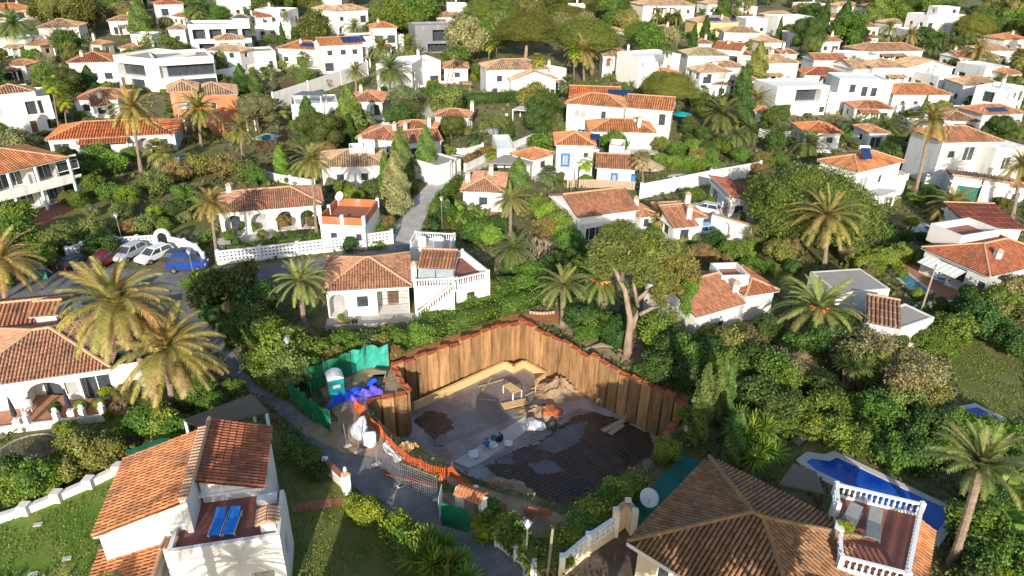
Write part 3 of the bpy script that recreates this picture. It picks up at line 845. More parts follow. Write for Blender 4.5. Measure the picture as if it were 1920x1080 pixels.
def lump(name, label, cat, px, py, z, r, h, material, seed, sx=1, sy=1, group=None):
    g = random.Random(seed); c = G(px, py, z); bm = bmesh.new(); bmesh.ops.create_icosphere(bm, subdivisions=3, radius=1)
    off = [Vector((g.uniform(-1, 1), g.uniform(-1, 1), g.uniform(-1, 1))) for _ in range(9)]
    for v in bm.verts:
        k = 1 + .22 * sum(math.sin(5 * v.co.dot(o) + i) for i, o in enumerate(off)) / 4
        v.co = Vector((v.co.x * r * sx * k, v.co.y * r * sy * k, (max(v.co.z, -.55) + .55) / 1.55 * h * k))
    me = bpy.data.meshes.new(name); bm.to_mesh(me); bm.free(); me.shade_smooth()
    return tag(obj(name, me, material, None, c), label, cat, group)
lump('rubble_sack', 'big grey translucent rubble sack beside the orange netting', 'sack', 676, 818, .05, .75, 1.5, 'grey_sack' if 'grey_sack' in MATS else 'pale_plastic', 1, .85, .8)
lump('rubble_sack', 'white knotted rubble sack right of the grey one', 'sack', 694, 834, .05, .65, 1.15, 'white_sack', 2, .85, .8)
lump('cement_sack', 'crumpled white sack on the concrete strip beside the blue worker', 'sack', 925, 836, ZF + .16, .4, .35, 'white_sack', 3)
lump('cement_sack', 'white sack at the far end of the concrete strip', 'sack', 952, 833, ZF + .16, .42, .3, 'white_sack', 4)
lump('cement_sack', 'flat white sack at the near end of the concrete strip', 'sack', 888, 853, ZF + .16, .5, .2, 'white_sack', 5)
lump('sack_pile', 'pale sacks heaped by the tools behind the workers', 'sack', 1004, 800, ZF, .8, .5, 'white_sack', 6)
lump('green_bag', 'dark green bundle between the two workers', 'bag', 928, 826, ZF + .16, .35, .5, 'court', 7)
lump('tool_heap', 'rusty heap of tools and steel next to the dirt heap', 'tools', 1030, 775, ZF, .9, .6, 'rust', 8, 1.3, .8)
lump('bucket_heap', 'black rubber buckets heaped by the front mat', 'buckets', 1035, 800, ZF, .5, .5, 'dark', 9)
def crate(name, label, cat, px, py, z, sx, sy, sz, yaw, material, group=None):
    c = G(px, py, z); m = MB(); m.box(c, sx, sy, sz, yaw); o = m.build('body', material, th := thing(name, label, cat, c, group))
    l = MB(); l.box(c + Vector((0, 0, sz + .003)), sx * 1.06, sy * 1.06, sz * .12, yaw); l.build('lid', material, th); return th
crate('bin', 'grey rubbish bin standing among the pale sacks', 'bin', 995, 802, ZF, .5, .5, .8, .3, 'grey_plastic')
def ring(label, px, py, z, r, material='dark'):
    c = G(px, py, z) + Vector((0, 0, .06)); m = MB()
    m.tube([c + Vector((r * math.cos(6.2832 * i / 18), r * math.sin(6.2832 * i / 18), 0)) for i in range(19)], .06, 5, cap=False)
    return tag(m.build('hose_coil', material, at=c), label, 'hose')
ring('coiled black hose on the mat left of the dirt heap', 1022, 766, ZF + .1, .55)
ring('coiled grey hose by the front mat', 1048, 788, ZF + .1, .5, 'grey_plastic')
# portable toilet
tl = thing('portable_toilet', 'teal portable toilet with a white ribbed roof beside the green screen', 'toilet', G(632, 745), short='teal portable toilet')
c = G(632, 746); yaw = R_(24)
m = MB(); m.box(c, 1.15, 1.15, 2.15, yaw); m.build('cabin', 'teal', tl)
ca, sa = math.cos(yaw), math.sin(yaw)
def rel(x, y, z): return c + Vector((x * ca - y * sa, x * sa + y * ca, z))
m = MB(); N = 7
for i in range(N):
    t0, t1 = -.64 + 1.28 * i / N, -.64 + 1.28 * (i + 1) / N
    f = lambda t: 2.17 + .3 * (1 - (t / .64) ** 2)
    g = .02 if i % 2 else 0
    m.hexa([rel(t0, -.64, 2.155), rel(t1, -.64, 2.155), rel(t1, .64, 2.155), rel(t0, .64, 2.155), rel(t0, -.64, f(t0) + g), rel(t1, -.64, f(t1) + g), rel(t1, .64, f(t1) + g), rel(t0, .64, f(t0) + g)])
m.build('roof', 'pale_plastic', tl)
m = MB(); m.hexa([rel(-.45, -.582, .1), rel(.45, -.582, .1), rel(.45, -.61, .1), rel(-.45, -.61, .1)] + [rel(-.45, -.582, 1.95), rel(.45, -.582, 1.95), rel(.45, -.61, 1.95), rel(-.45, -.61, 1.95)]); dr = m.build('door', 'teal', tl)
m = MB(); m.hexa([rel(-.3, -.612, 1.35), rel(.3, -.612, 1.35), rel(.3, -.62, 1.35), rel(-.3, -.62, 1.35)] + [rel(-.3, -.612, 1.65), rel(.3, -.612, 1.65), rel(.3, -.62, 1.65), rel(-.3, -.62, 1.65)]); m.build('sign_plate', 'white', dr)
for s in (-1, 1):
    m = MB(); m.hexa([rel(s * .578, -.5, .1), rel(s * .6, -.5, .1), rel(s * .6, .5, .1), rel(s * .578, .5, .1)] + [rel(s * .578, -.5, 2.0), rel(s * .6, -.5, 2.0), rel(s * .6, .5, 2.0), rel(s * .578, .5, 2.0)]); m.build('side_panel', 'grey_plastic', tl)
tag(lump('paint_bucket', 'red bucket at the foot of the portable toilet', 'bucket', 622, 747, 0, .22, .4, 'red_light', 21), 'red bucket at the foot of the portable toilet', 'bucket')
lump('paint_bucket', 'white bucket at the corner of the portable toilet', 'bucket', 640, 747, 0, .22, .4, 'white', 22)
# tarps: draped cloth
def drape(name, label, cat, px, z, material, h, seed):
    P = [G(a, b, z) for a, b in px]; g = random.Random(seed); m = MB(); nx, ny = 16, 7
    ph = [g.uniform(0, 6) for _ in range(6)]; vs = []
    for j in range(ny + 1):
        for i in range(nx + 1):
            u, v = i / nx, j / ny
            p = (P[0].lerp(P[1], u)).lerp(P[3].lerp(P[2], u), v)
            e = math.sin(math.pi * v) ** .6
            zz = h * e * (.6 + .25 * math.sin(7 * u + ph[0]) + .2 * math.sin(17 * u + 5 * v + ph[1])) + .08 * math.sin(23 * v + 9 * u + ph[2])
            vs.append(p + Vector((.1 * math.sin(9 * v + ph[3]), .1 * math.sin(11 * u + ph[4]), max(.03, zz))))
    m.add(vs, [(j * (nx + 1) + i, j * (nx + 1) + i + 1, (j + 1) * (nx + 1) + i + 1, (j + 1) * (nx + 1) + i) for j in range(ny) for i in range(nx)])
    o = m.build(name, material, at=P[0]); md = o.modifiers.new('thickness', 'SOLIDIFY'); md.thickness = .02
    return tag(o, label, cat)
drape('tarpaulin', 'crumpled bright blue tarpaulin heaped behind the portable toilet', 'tarpaulin', [(612, 768), (700, 735), (716, 720), (650, 735)], .05, 'tarp', 1.0, 3)
drape('tarpaulin', 'violet blue tarpaulin lying in front of the bright blue one', 'tarpaulin', [(655, 760), (716, 742), (717, 728), (665, 745)], .1, 'violet_tarp', .9, 5)
drape('dust_sheet', 'sand coloured dust sheet spread beside the wire fence', 'sheet', [(716, 838), (745, 868), (760, 858), (730, 828)], .08, 'awning', .25, 8)
drape('dust_sheet', 'tan cloth caught on the orange netting', 'sheet', [(742, 843), (770, 848), (785, 836), (765, 832)], .3, 'orange_cloth' if 'orange_cloth' in MATS else 'plank', .5, 9)
tb2 = G(700, 705, 0); m = MB()
for name, lab, px4, mt in (('plywood_sheet', 'plywood sheet leaning in the corner of the green screen', [(690, 705), (722, 708), (725, 697), (700, 693)], 'plank'), ('rubber_mat', 'black rubber mat lying beside the plywood sheet', [(686, 716), (716, 719), (722, 702), (700, 704)], 'dark')):
    P = [G(a, b, .7) for a, b in px4]; m = MB(); m.hexa(P + [q + Vector((0, 0, .05)) for q in P]); tag(m.build(name, mt, at=P[0]), lab, 'board')
# green mesh screens on poles
def screen(label, px, h, material, name='mesh_screen', cat='fence', wav=.12, short=None, post='steel'):
    P = [G(a, b) for a, b in px]; root = thing(name, label, cat, P[0], short=short)
    for i, (a, b) in enumerate(zip(P, P[1:])):
        L = (b - a).length; N = max(3, int(L / .35)); vs = []
        nv = (b - a).normalized(); nv = Vector((-nv.y, nv.x, 0)); ph = rnd.uniform(0, 6)
        for j in range(N + 1):
            for k in range(4):
                w = wav * math.sin(j * 1.7 + k * .8 + ph) * (k / 3)
                vs.append(a.lerp(b, j / N) + nv * w + Vector((0, 0, .03 + h * k / 3 + (.08 * math.sin(j * 2.1 + ph) if k == 3 else 0))))
        m = MB(); m.add(vs, [(j * 4 + k, (j + 1) * 4 + k, (j + 1) * 4 + k + 1, j * 4 + k + 1) for j in range(N) for k in range(3)])
        o = m.build('mesh_panel', material, root); md = o.modifiers.new('t', 'SOLIDIFY'); md.thickness = .015
    for p in P:
        m = MB(); m.tube([p, p + Vector((0, 0, h + .15))], .035, 6); m.build('post', post, root)
    return root
screen('bright green mesh fence along the road in front of the portable toilet', [(546, 752), (565, 768), (588, 788), (622, 812)], 1.9, 'green_mesh', short='green mesh fence by the road')
screen('dark green mesh screen behind the portable toilet', [(578, 738), (612, 722), (660, 702)], 2.2, 'green_mesh')
screen('sagging teal mesh screen in the corner behind the blue tarpaulin', [(660, 702), (690, 690), (730, 690)], 2.2, 'teal_sheet', wav=.25)
screen('short green mesh return at the left end of the dark green screen', [(578, 738), (586, 752)], 1.6, 'green_mesh')
# orange barrier netting round the edge of the pit: strips of vertical webbing between stakes
def netting(label, px, h, short=None, tilt=0):
    P = [G(a, b) for a, b in px]; root = thing('barrier_netting', label, 'netting', P[0], short=short)
    for a, b in zip(P, P[1:]):
        m = MB(); L = (b - a).length; N = max(2, int(L / .13))
        sag = lambda t: -.18 * math.sin(math.pi * t)
        for j in range(N):
            t = (j + .5) / N; p = a.lerp(b, t); m.bar(p + Vector((0, 0, .05)), p + Vector((0, .02, h + sag(t))), .05, .012, up=Vector((0, 1, 0)))
        for k in range(5):
            for j in range(4):
                t0, t1 = j / 4, (j + 1) / 4
                z0, z1 = .08 + (h - .1 + sag(t0)) * k / 4, .08 + (h - .1 + sag(t1)) * k / 4
                m.bar(a.lerp(b, t0) + Vector((0, 0, z0)), a.lerp(b, t1) + Vector((0, 0, z1)), .015, .03)
        stuff(m.build('net', 'orange_mesh', root))
    for p in P:
        m = MB(); m.tube([p, p + Vector((rnd.uniform(-.1, .1), 0, h + .4))], .02, 5); m.build('stake', 'rust', root)
    return root
netting('orange barrier netting strung along the road side of the pit', [(688, 790), (714, 815), (735, 842), (760, 865), (790, 880), (820, 893), (848, 893)], .9, short='orange barrier netting')
netting('sagging shaded orange netting behind the small tiled gate', [(848, 893), (872, 915), (900, 935), (950, 965)], .9)
netting('short strip of orange netting by the wooden pole', [(983, 962), (1033, 968)], .7)
netting('orange netting bunched at the end of the short pile wall', [(665, 770), (686, 785)], 1.2)
# wire fence panels
def wire_panel(label, a, b, h=2.0, group='wire fence panels by the road'):
    A, B = G(*a), G(*b); root = thing('wire_fence_panel', label, 'fence', A, group)
    for nm, p, q, r in (('frame_tube', A + Vector((0, 0, .1)), A + Vector((0, 0, h)), .025), ('frame_tube', B + Vector((0, 0, .1)), B + Vector((0, 0, h)), .025), ('frame_tube', A + Vector((0, 0, h)), B + Vector((0, 0, h)), .02), ('frame_tube', A + Vector((0, 0, .15)), B + Vector((0, 0, .15)), .02)):
        m = MB(); m.tube([p, q], r, 5); m.build(nm, 'steel', root)
    m = MB(); L = (B - A).length; N = int(L / .16)
    for j in range(1, N): p = A.lerp(B, j / N); m.bar(p + Vector((0, 0, .15)), p + Vector((0, 0, h)), .02, .02, up=Vector((0, 1, 0)))
    for j in range(1, 8): z = .15 + (h - .15) * j / 8; m.bar(A + Vector((0, 0, z)), B + Vector((0, 0, z)), .02, .02)
    stuff(m.build('wire_grid', 'steel', root))
    for p in (A, B):
        m = MB(); m.box(p, .55, .25, .13, .6); m.build('concrete_foot', 'pale_concrete', root)
wire_panel('bent wire fence panel below the dust sheet', (706, 872), (752, 912))
wire_panel('wire fence panel nearest the green gate', (755, 912), (820, 938))
for i, (a, l) in enumerate((((651, 838), 'left bare fence pole on a concrete foot by the sacks'), ((673, 848), 'second bare fence pole on a concrete foot by the sacks'), ((706, 872), 'leaning bare fence pole beside the dust sheet'))):
    p = G(*a); th = thing('fence_pole', l, 'pole', p, 'bare fence poles')
    m = MB(); m.tube([p, p + Vector((.1 * i - .1, 0, 2.1))], .03, 5); m.build('tube', 'steel', th)
    m = MB(); m.box(p, .6, .28, .14, .7); m.build('concrete_foot', 'pale_concrete', th)
m = MB()
for j in range(7):
    a, b = G(715 + j, 880 + j * 1.5, .15 + .05 * j), G(812 + j * 2, 905 + j * 2, .15 + .05 * (j % 3)); m.tube([a, b], .03, 5)
o = m.build('steel_bundle', 'rust', at=a); tag(o, 'bundle of rusty reinforcing bars lying behind the wire fence', 'steel bars'); stuff(o)
th = thing('traffic_cone', 'orange cone standing behind the wire fence panel', 'cone', G(827, 898))
m = MB(); m.lathe(G(827, 898), [(.22, 0), (.22, .04), (.13, .05), (.03, .6)], 10); m.build('body', 'orange', th)
th = thing('barrel', 'orange plastic barrel on the bank behind the tiled gate', 'barrel', G(892, 930))
m = MB(); m.lathe(G(892, 930), [(.25, 0), (.3, .2), (.3, .6), (.24, .75)], 12); m.build('body', 'orange', th)
m = MB(); m.lathe(G(892, 930) + Vector((0, 0, .752)), [(.2, 0), (.2, .06)], 12); m.build('lid', 'white', th)
# small tiled gate with green doors
gt = thing('garden_gate', 'small white gate arch with a tiled roof and green mesh doors', 'gate', G(868, 985), short='tiled gate with green doors')
pa, pb = G(862, 968), G(905, 985)
for p in (pa, pb):
    m = MB(); m.box(p, .4, .4, 2.2, .6); m.build('pillar', 'white', gt)
bx = (pb - pa).normalized(); by = Vector((-bx.y, bx.x, 0)); L = (pb - pa).length
for j in range(8):
    q = pa.lerp(pb, j / 7)
    for s in (-1, 1):
        m = MB(); m.tube([q + by * (s * .55) + Vector((0, 0, 2.25)), q + Vector((0, 0, 2.55))], .11, 6); m.build('roof_tile', 'clay', gt)
m = MB(); m.hexa([pa - bx * .2 - by * .4 + Vector((0, 0, 2.1)), pb + bx * .2 - by * .4 + Vector((0, 0, 2.1)), pb + bx * .2 + by * .4 + Vector((0, 0, 2.1)), pa - bx * .2 + by * .4 + Vector((0, 0, 2.1)), pa - bx * .2 - by * .05 + Vector((0, 0, 2.45)), pb + bx * .2 - by * .05 + Vector((0, 0, 2.45)), pb + bx * .2 + by * .05 + Vector((0, 0, 2.45)), pa - bx * .2 + by * .05 + Vector((0, 0, 2.45))]); m.build('lintel', 'white', gt)
for nm, a, b, mt in (('gate_leaf', (828, 985), (878, 1000), 'green_mesh'), ('gate_leaf', (822, 972), (828, 945), 'green_mesh'), ('gate_leaf', (823, 978), (829, 950), 'white')):
    A, B = G(*a), G(*b); m = MB(); m.hexa([A, B, B + Vector((.03, .05, 0)), A + Vector((.03, .05, 0))] + [q + Vector((0, 0, 1.9)) for q in (A, B, B + Vector((.03, .05, 0)), A + Vector((.03, .05, 0)))]); m.build(nm, mt, gt)
# lamp posts and poles
def lamp(label, px, py, h=3.6, material='grey_metal', group='street lamps'):
    p = G(px, py); th = thing('street_lamp', label, 'street lamp', p, group)
    m = MB(); m.lathe(p, [(.12, 0), (.12, .3), (.06, .4), (.045, h)], 8); m.build('post', material, th)
    q = p + Vector((0, 0, h)); m = MB(); m.lathe(q, [(.08, .0), (.26, .42)], 6); m.build('lantern', 'lamp_glass', th)
    m = MB(); m.lathe(q + Vector((0, 0, .421)), [(.3, 0), (.12, .17), (.03, .25)], 6); m.build('lantern_cap', 'steel', th)
lamp('street lamp beside the wooden pole at the bottom of the pit', 986, 1062, 3.1)
lamp('street lamp in the hedge behind the green mesh fence', 548, 705, 3.2)
lamp('street lamp before the blue parked car', 366, 530, 3.3, 'steel')
lamp('street lamp by the parked cars and patterned wall', 232, 462, 3.6)
lamp('street lamp where the lane bends by the palms', 829, 425, 3.5)
lamp('street lamp at the top of the lane by the clipped hedge', 846, 348, 3.5, 'dark')
lamp('street lamp on the lane near the red car', 855, 340, 3.3, 'dark')
lamp('street lamp beside the beige garage door', 1830, 382, 3.2, 'dark')
lamp('street lamp beside the white boundary wall and dead palm', 1223, 363, 3.4, 'dark')
def pole(label, px, py, h, dx=0, r=.1, material='pole_wood'):
    p = G(px, py); th = thing('utility_pole', label, 'pole', p); m = MB(); q = p + Vector((dx, 0, h))
    m.tube([p, p.lerp(q, .5), q], [r, r * .9, r * .75], 8); m.build('shaft', material, th)
    m = MB(); m.lathe(q + Vector((0, 0, .002)), [(r * .8, 0), (r * .3, .1)], 8); m.build('cap', 'dark', th)
pole('bare wooden utility pole rising from the hedge by the orange netting', 1026, 1082, 3.9, .15)
pole('tall thin pole beside the grey flat roof', 1718, 610, 6.5, 0, .1)
pole('black pole on the driveway of the blue window villa', 1082, 368, 4.5, 0, .12, 'dark')
pole('short grey pole beside the black one', 1070, 368, 2.2, 0, .1, 'steel')

# ================================================================ houses, nearest first
# --- gabled house with roof terrace, bottom left
X1 = Vector((.973, .231, 0)); Y1 = Vector((-.231, .973, 0)); a1 = Vector((-21.5, 25.5, 0))
h1 = thing('house', 'white two-storey house with ribbed orange roof and blue loungers on its terrace', 'house', a1)
LAND.append(('house with the blue loungers', a1 + X1 * 4 + Y1 * 3 + Vector((0, 0, 4))))
block(h1, a1, a1 + X1 * 4.6, 6.2, 5.0, 'sl', 'orange', pitch=18, ov=.2, op=[], near=True)
k = block(h1, a1 + X1 * 4.75 + Y1 * 1.95, a1 + X1 * 8.3 + Y1 * 1.95, 5.6, 5.0, 'sr', 'red', pitch=18, ov=.2, op=ops('r w 2.5 3.2 1 1.1'), near=True)
m = MB(); q = a1 + X1 * 4.66 - Y1 * .02
m.hexa([q + X1 * t + Y1 * s + Vector((0, 0, z)) for z in (3, 6.62) for t, s in ((-.16, 0), (.16, 0), (.16, 6.3), (-.16, 6.3))]); m.build('party_wall', 'stucco', h1, color=WC['white'])
tcap = shared('cap_tile', lambda m: m.tube([(-.24, 0, 0), (.24, 0, .02)], .09, 6), 'ridge')
for i in range(22):
    obj('cap_tile', tcap, None, h1, q + Y1 * (.15 + i * .28) + Vector((0, 0, 6.66)) - WL[h1.name], rot=(0, 0, math.atan2(X1.y, X1.x)))
kt = block(h1, a1 + X1 * 3.8 - Y1 * 1.5, a1 + X1 * 9.35 - Y1 * 1.5, 3.65, 4.3, 'flat', op=ops('r d 1.6 1.2 .9 1.9; f c 4.4 .9 1.2 1.3'), par=.36, fl='red_floor', gaps='b')
m = MB(); m.slab([(v.x, v.y) for v in (a1 + X1 * 7.9 + Y1 * 1.3, a1 + X1 * 9.0 + Y1 * 1.3, a1 + X1 * 9.0 + Y1 * 1.75, a1 + X1 * 7.9 + Y1 * 1.75)], 4.3, 4.7); m.build('planter', 'stucco', h1, color=WC['white'])
cq = a1 + X1 * 8.75 - Y1 * .55
m = MB(); m.hexa([cq + X1 * x + Y1 * y + Vector((0, 0, z)) for z in (4.3, 5.1) for x, y in ((-.38, -.45), (.38, -.45), (.38, .45), (-.38, .45))]); cho = m.build('chimney', 'stucco', h1, color=WC['white'])
for i in range(5):
    for s in (-1, 1):
        m = MB(); y = -.5 + .25 * i; m.tube([cq + Y1 * y + X1 * (s * .6) + Vector((0, 0, 5.13)), cq + Y1 * y + Vector((0, 0, 5.4))], .12, 6); m.build('cap_tile', 'ridge', cho)
pl = G(190, 1030, 2.8); pl.z = 0
block(h1, pl - Y1 * 4, pl - Y1 * 4 + X1 * 3.5, 4.0, 2.8, 'sl', 'orange', pitch=12, ov=.15, op=[], near=True)
m = MB(); cq2 = G(322, 1035, 3.9); m.box(Vector((cq2.x, cq2.y, 2.4)), .5, .7, 2.1, .23); m.build('pillar', 'stucco', h1, color=WC['white'])
for i in range(4):
    m = MB(); m.tube([Vector((cq2.x - .3 + .2 * i, cq2.y - .4, 4.54)), Vector((cq2.x - .35 + .2 * i, cq2.y + .4, 4.56))], .1, 6); m.build('cap_tile', 'ridge', h1)
# --- pyramid-roofed house, bottom right
a2 = Vector((6.7, 27.5, 0)); X2 = Vector((.75, -.66, 0)).normalized(); Y2 = Vector((-X2.y, X2.x, 0))
h2 = thing('house', 'cream house with weathered tan tile roof, yellow lichen ridges and balustraded terrace', 'house', a2)
LAND.append(('lichen-ridged tan roof', a2 + X2 * 6 + Y2 * 4 + Vector((0, 0, 4))))
k2 = block(h2, a2, a2 + X2 * 10.2, 9.6, 3.3, 'hip', 'old', 'cream', pitch=22, ov=.5, op=ops('f w 1.6 .9 .75 1.5; f w 2.45 .9 .75 1.8; f w 3.3 .9 .75 1.5; f c 6 .9 1.2 1.2'), near=True, ridge='ridge_lichen')
m = MB(); m.hexa([k2.p(0, -.03, z) for z in (3.0,)] + [k2.p(12.5, -.03, 3.0), k2.p(12.5, -.006, 3.0), k2.p(0, -.006, 3.0)] + [k2.p(0, -.03, 3.28), k2.p(12.5, -.03, 3.28), k2.p(12.5, -.006, 3.28), k2.p(0, -.006, 3.28)]); m.build('fascia', 'white', h2)
m = MB(); m.hexa([k2.q(.3, -.012, 2.75), k2.q(11.3, -.012, 2.75), k2.q(11.3, -.003, 2.75), k2.q(.3, -.003, 2.75), k2.q(.3, -.012, 3.0), k2.q(11.3, -.012, 3.0), k2.q(11.3, -.003, 3.0), k2.q(.3, -.003, 3.0)]); m.build('painted_frieze', 'blue_paint', h2)
block(h2, a2 + X2 * 6.5 + Y2 * .02, a2 + X2 * 15.5 + Y2 * .02, 5.6, 3.31, 'hip', 'old', 'cream', pitch=22, ov=.5, op=[], near=True, ridge='ridge_lichen')
TC = [(19.6, 31.1), (23.9, 29.6), (20.6, 24.7), (17.6, 25.7)]
m = MB(); m.slab(TC, -.5, 3.6); m.build('terrace_block', 'stucco', h2, color=WC['cream'])
m = MB(); m.slab([(Vector((1, 0)) * 0 + Vector(c).lerp(Vector((20.4, 27.8)), .03)) for c in TC], 3.601, 3.64); m.build('terrace_floor', 'red_floor', h2)
balustrade(h2, [TC[3], Vector(TC[3]).lerp(Vector(TC[0]), .28)], 3.64, gap=.3, h=.72, posts=False)
balustrade(h2, [Vector(TC[3]).lerp(Vector(TC[0]), .7), TC[0], TC[1], TC[2], TC[3]], 3.64, gap=.3, h=.72)
e0, e1 = Vector((*TC[1], 0)), Vector((*TC[2], 0)); dv = (e1 - e0).normalized(); nv = Vector((-dv.y, dv.x, 0))
kk = Blk(e1 + nv * 1.0 + dv * 2.5, e0 + nv * 1.0 - dv * 0, 1.0, 3.2, 0)
sl_ = MB(); pq = [kk.p(0, 0, 3.05), kk.p(kk.W, 0, 3.05), kk.p(kk.W, 1.0, 3.5), kk.p(0, 1.0, 3.5)]
sl_.hexa([q - Vector((0, 0, .1)) for q in pq] + pq); ro = sl_.build('roof', 'roof_tile', h2, color=RC['orange']); tile_plane(kk, pq, True, h2, ro, RC['orange'])
EXC.append(TC)
# --- arcaded terracotta-terrace house, left
k3 = Blk((-100, 735), (208, 690), (130, 598), 3.0, .35)
h3, _ = house('low white house with weathered brown tile roof and brick terrace with closed parasols', 'house with the closed black parasols', [
    ((-100, 735), (208, 690), (130, 598), 3.0, d(roof='hip', rc=(.43, .235, .145), pitch=20, near=True, op=ops('f s 9.2 .1 2.6 2.2; f w 13 .9 1 1.2; f a 5.5 .1 2.6 2.3; f c 7.2 .9 1 1.2; r w 3 .9 1.2 1.2'))),
    ((-60, 618), (128, 598), 5.0, 3.4, d(roof='gx', rc='rust', pitch=20, op=[])),
    ((52, 594), (108, 590), 3.0, 4.3, d(roof='gx', rc='rust', pitch=22, op=[]))])
tz = .45
TP = [G(*q, tz) for q in ((-80, 812), (196, 778), (186, 748), (100, 740), (-80, 745))]
m = MB(); m.slab([(p.x, p.y) for p in TP], -.3, tz); m.build('terrace', 'brick_floor', h3)
EXC.append([(p.x, p.y) for p in TP])
f0, f1 = TP[0], TP[1]; fd = (f1 - f0).normalized(); fn = Vector((-fd.y, fd.x, 0))
m = MB(); m.hexa([f0 - fn * .25 - Vector((0, 0, .8)), f1 - fn * .25 - Vector((0, 0, .8)), f1 - Vector((0, 0, .8)), f0 - Vector((0, 0, .8)), f0 - fn * .25 + Vector((0, 0, .15)), f1 - fn * .25 + Vector((0, 0, .15)), f1 + Vector((0, 0, .15)), f0 + Vector((0, 0, .15))]); m.build('low_wall', 'stucco', h3, color=WC['white'])
for t in (.48, .68, .86, 1.0):
    q = f0.lerp(f1, t) - fn * .12; m = MB(); m.box(q + Vector((0, 0, .15)), .35, .35, .75); po = m.build('pillar', 'white', h3)
    m = MB(); m.lathe(q + Vector((0, 0, .9)), [(.05, 0), (.16, .08), (.19, .2), (.14, .32), (.03, .38)], 10); m.build('finial', 'white', po)
for i in range(3):
    q = f1 + fd * (.25 + .4 * i) + fn * 1.2; m = MB(); m.hexa([q + fd * x + fn * y + Vector((0, 0, z)) for z in (-.75, -.02 - .15 * i) for x, y in ((-.2, -.8), (.2, -.8), (.2, .8), (-.2, .8))]); m.build('step', 'brick_floor', h3)
# --- centre house by the pit
h4, ks4 = house('white house with brown tile hip roof, arched porch and balustraded terrace above the pit', 'house beside the sheet-pile pit', [
    ((603, 546), (773, 536), (782, 473), 3.2, d(roof='hip', rc=(.44, .22, .13), pitch=20, near=True, op=ops('f a 1.0 .1 1.7 2.5; f w 3.3 .95 1.2 1.3; f p 6.2 .05 3.0 2.6; l a 1.2 .1 1.6 2.4'))),
    ((776, 540), (852, 536), 6.0, 3.1, d(roof='flat', par=0.05, fl='red_floor', op=[])),
    ((856, 538), (919, 523), 6.0, 3.1, d(roof='flat', par=0.05, fl='red_floor', op=ops('f w 1.6 1.0 1.0 1.2; r w 2 1 1 1.2'))),
    ((781, 501), (852, 504), 2.8, 4.5, d(roof='sf', rc='rust', pitch=14, ov=.2, op=[], z0=3.11))])
ka, kb = ks4[1], ks4[2]
balustrade(h4, [ka.p(.1, .12, 0), ka.p(ka.W - .1, .12, 0)], 3.12, gap=.26)
balustrade(h4, [kb.p(.1, .12, 0), kb.p(kb.W - .12, .12, 0), kb.p(kb.W - .12, kb.D - .12, 0), kb.p(.6, kb.D - .12, 0)], 3.12, gap=.26)
st0, st1 = ka.p(.15, -.75, 0), ka.p(ka.W - .1, -.75, 0)
for i in range(11):
    q = st0.lerp(st1, (i + .5) / 11); m = MB(); m.box(Vector((q.x, q.y, -.3)), (st1 - st0).length / 11, 1.3, .3 + 3.1 * (i + 1) / 11, math.atan2(ka.x.y, ka.x.x)); m.build('step', 'terracotta', h4)
s0, s1 = st0 - ka.y * .72, st1 - ka.y * .72
m = MB(); m.hexa([s0 + Vector((0, 0, -.3)), s1 + Vector((0, 0, -.3)), s1 + ka.y * .06 + Vector((0, 0, -.3)), s0 + ka.y * .06 + Vector((0, 0, -.3)), s0 + Vector((0, 0, .35)), s1 + Vector((0, 0, 3.3)), s1 + ka.y * .06 + Vector((0, 0, 3.3)), s0 + ka.y * .06 + Vector((0, 0, .35))]); m.build('stair_wall', 'white', h4)
balustrade(h4, [s0, s1], 0, gap=.3, slope=[.4, 3.3])
kc = ks4[3]
for i in range(2):
    a, b = .25 + i * 1.75, 1.9 + i * 1.75; m = MB()
    lo = [kc.p(a, -.9, 3.3), kc.p(b, -.9, 3.3), kc.p(b, -.25, 4.5), kc.p(a, -.25, 4.5)]
    m.hexa(lo + [q + Vector((0, -.05, .06)) for q in lo]); m.build('solar_panel', 'collector', h4)
chimney(h4, G(775, 532, 3.1) + Vector((.1, .3, 0)), 1.9, .5)
m = MB()
km = ks4[0]
for i in range(17):
    q = km.q(4.75 + 2.9 * i / 16, .2, 1.0); m.bar(q, q + Vector((0, 0, 1.45)), .03, .03, up=Vector((0, 1, 0)))
for z in (1.0, 1.7, 2.45): m.bar(km.q(4.75, .2, z), km.q(7.65, .2, z), .03, .04)
stuff(m.build('window_grille', 'dark', h4))
PT = [km.q(-.2, -2.2, 0), km.q(km.w + .4, -2.4, 0), km.q(km.w + .4, -.01, 0), km.q(-.2, -.01, 0)]
m = MB(); m.slab([(p.x, p.y) for p in PT], -.8, .06); m.build('porch_floor', 'concrete', h4); EXC.append([(p.x, p.y) for p in PT])
m = MB(); m.bar(km.q(-.2, -2.2, -.15), km.q(km.w + .4, -2.4, -.15), .25, 1.3); m.build('plinth', 'stone', h4)
# tank terrace behind it
tk = thing('tank_terrace', 'small white balustraded roof terrace with two round water tanks', 'terrace', G(800, 462))
kt2 = Blk((768, 466), (846, 470), 3.0, 1.5, 0); kt2.wc = 'white'
walls(kt2, tk, [], 'white', 0, False); parapet(kt2, tk, .05, 'concrete', 'white')
balustrade(tk, [kt2.p(.1, kt2.D - .1, 0), kt2.p(kt2.W - .1, kt2.D - .1, 0), kt2.p(kt2.W - .1, .1, 0)], 1.56, gap=.26)
balustrade(tk, [kt2.p(.1, .1, 0), kt2.p(.1, kt2.D - .1, 0)], 1.56, gap=.26, posts=False)
for x, y, r in ((1.3, .8, .5), (3.2, .9, .65)):
    m = MB(); m.lathe(kt2.p(x, y, 1.56), [(r, 0), (r, 1.0), (r * .8, 1.15), (r * .2, 1.25)], 14); m.build('water_tank', 'white', tk)
EXC.append(kt2.plan(.2))
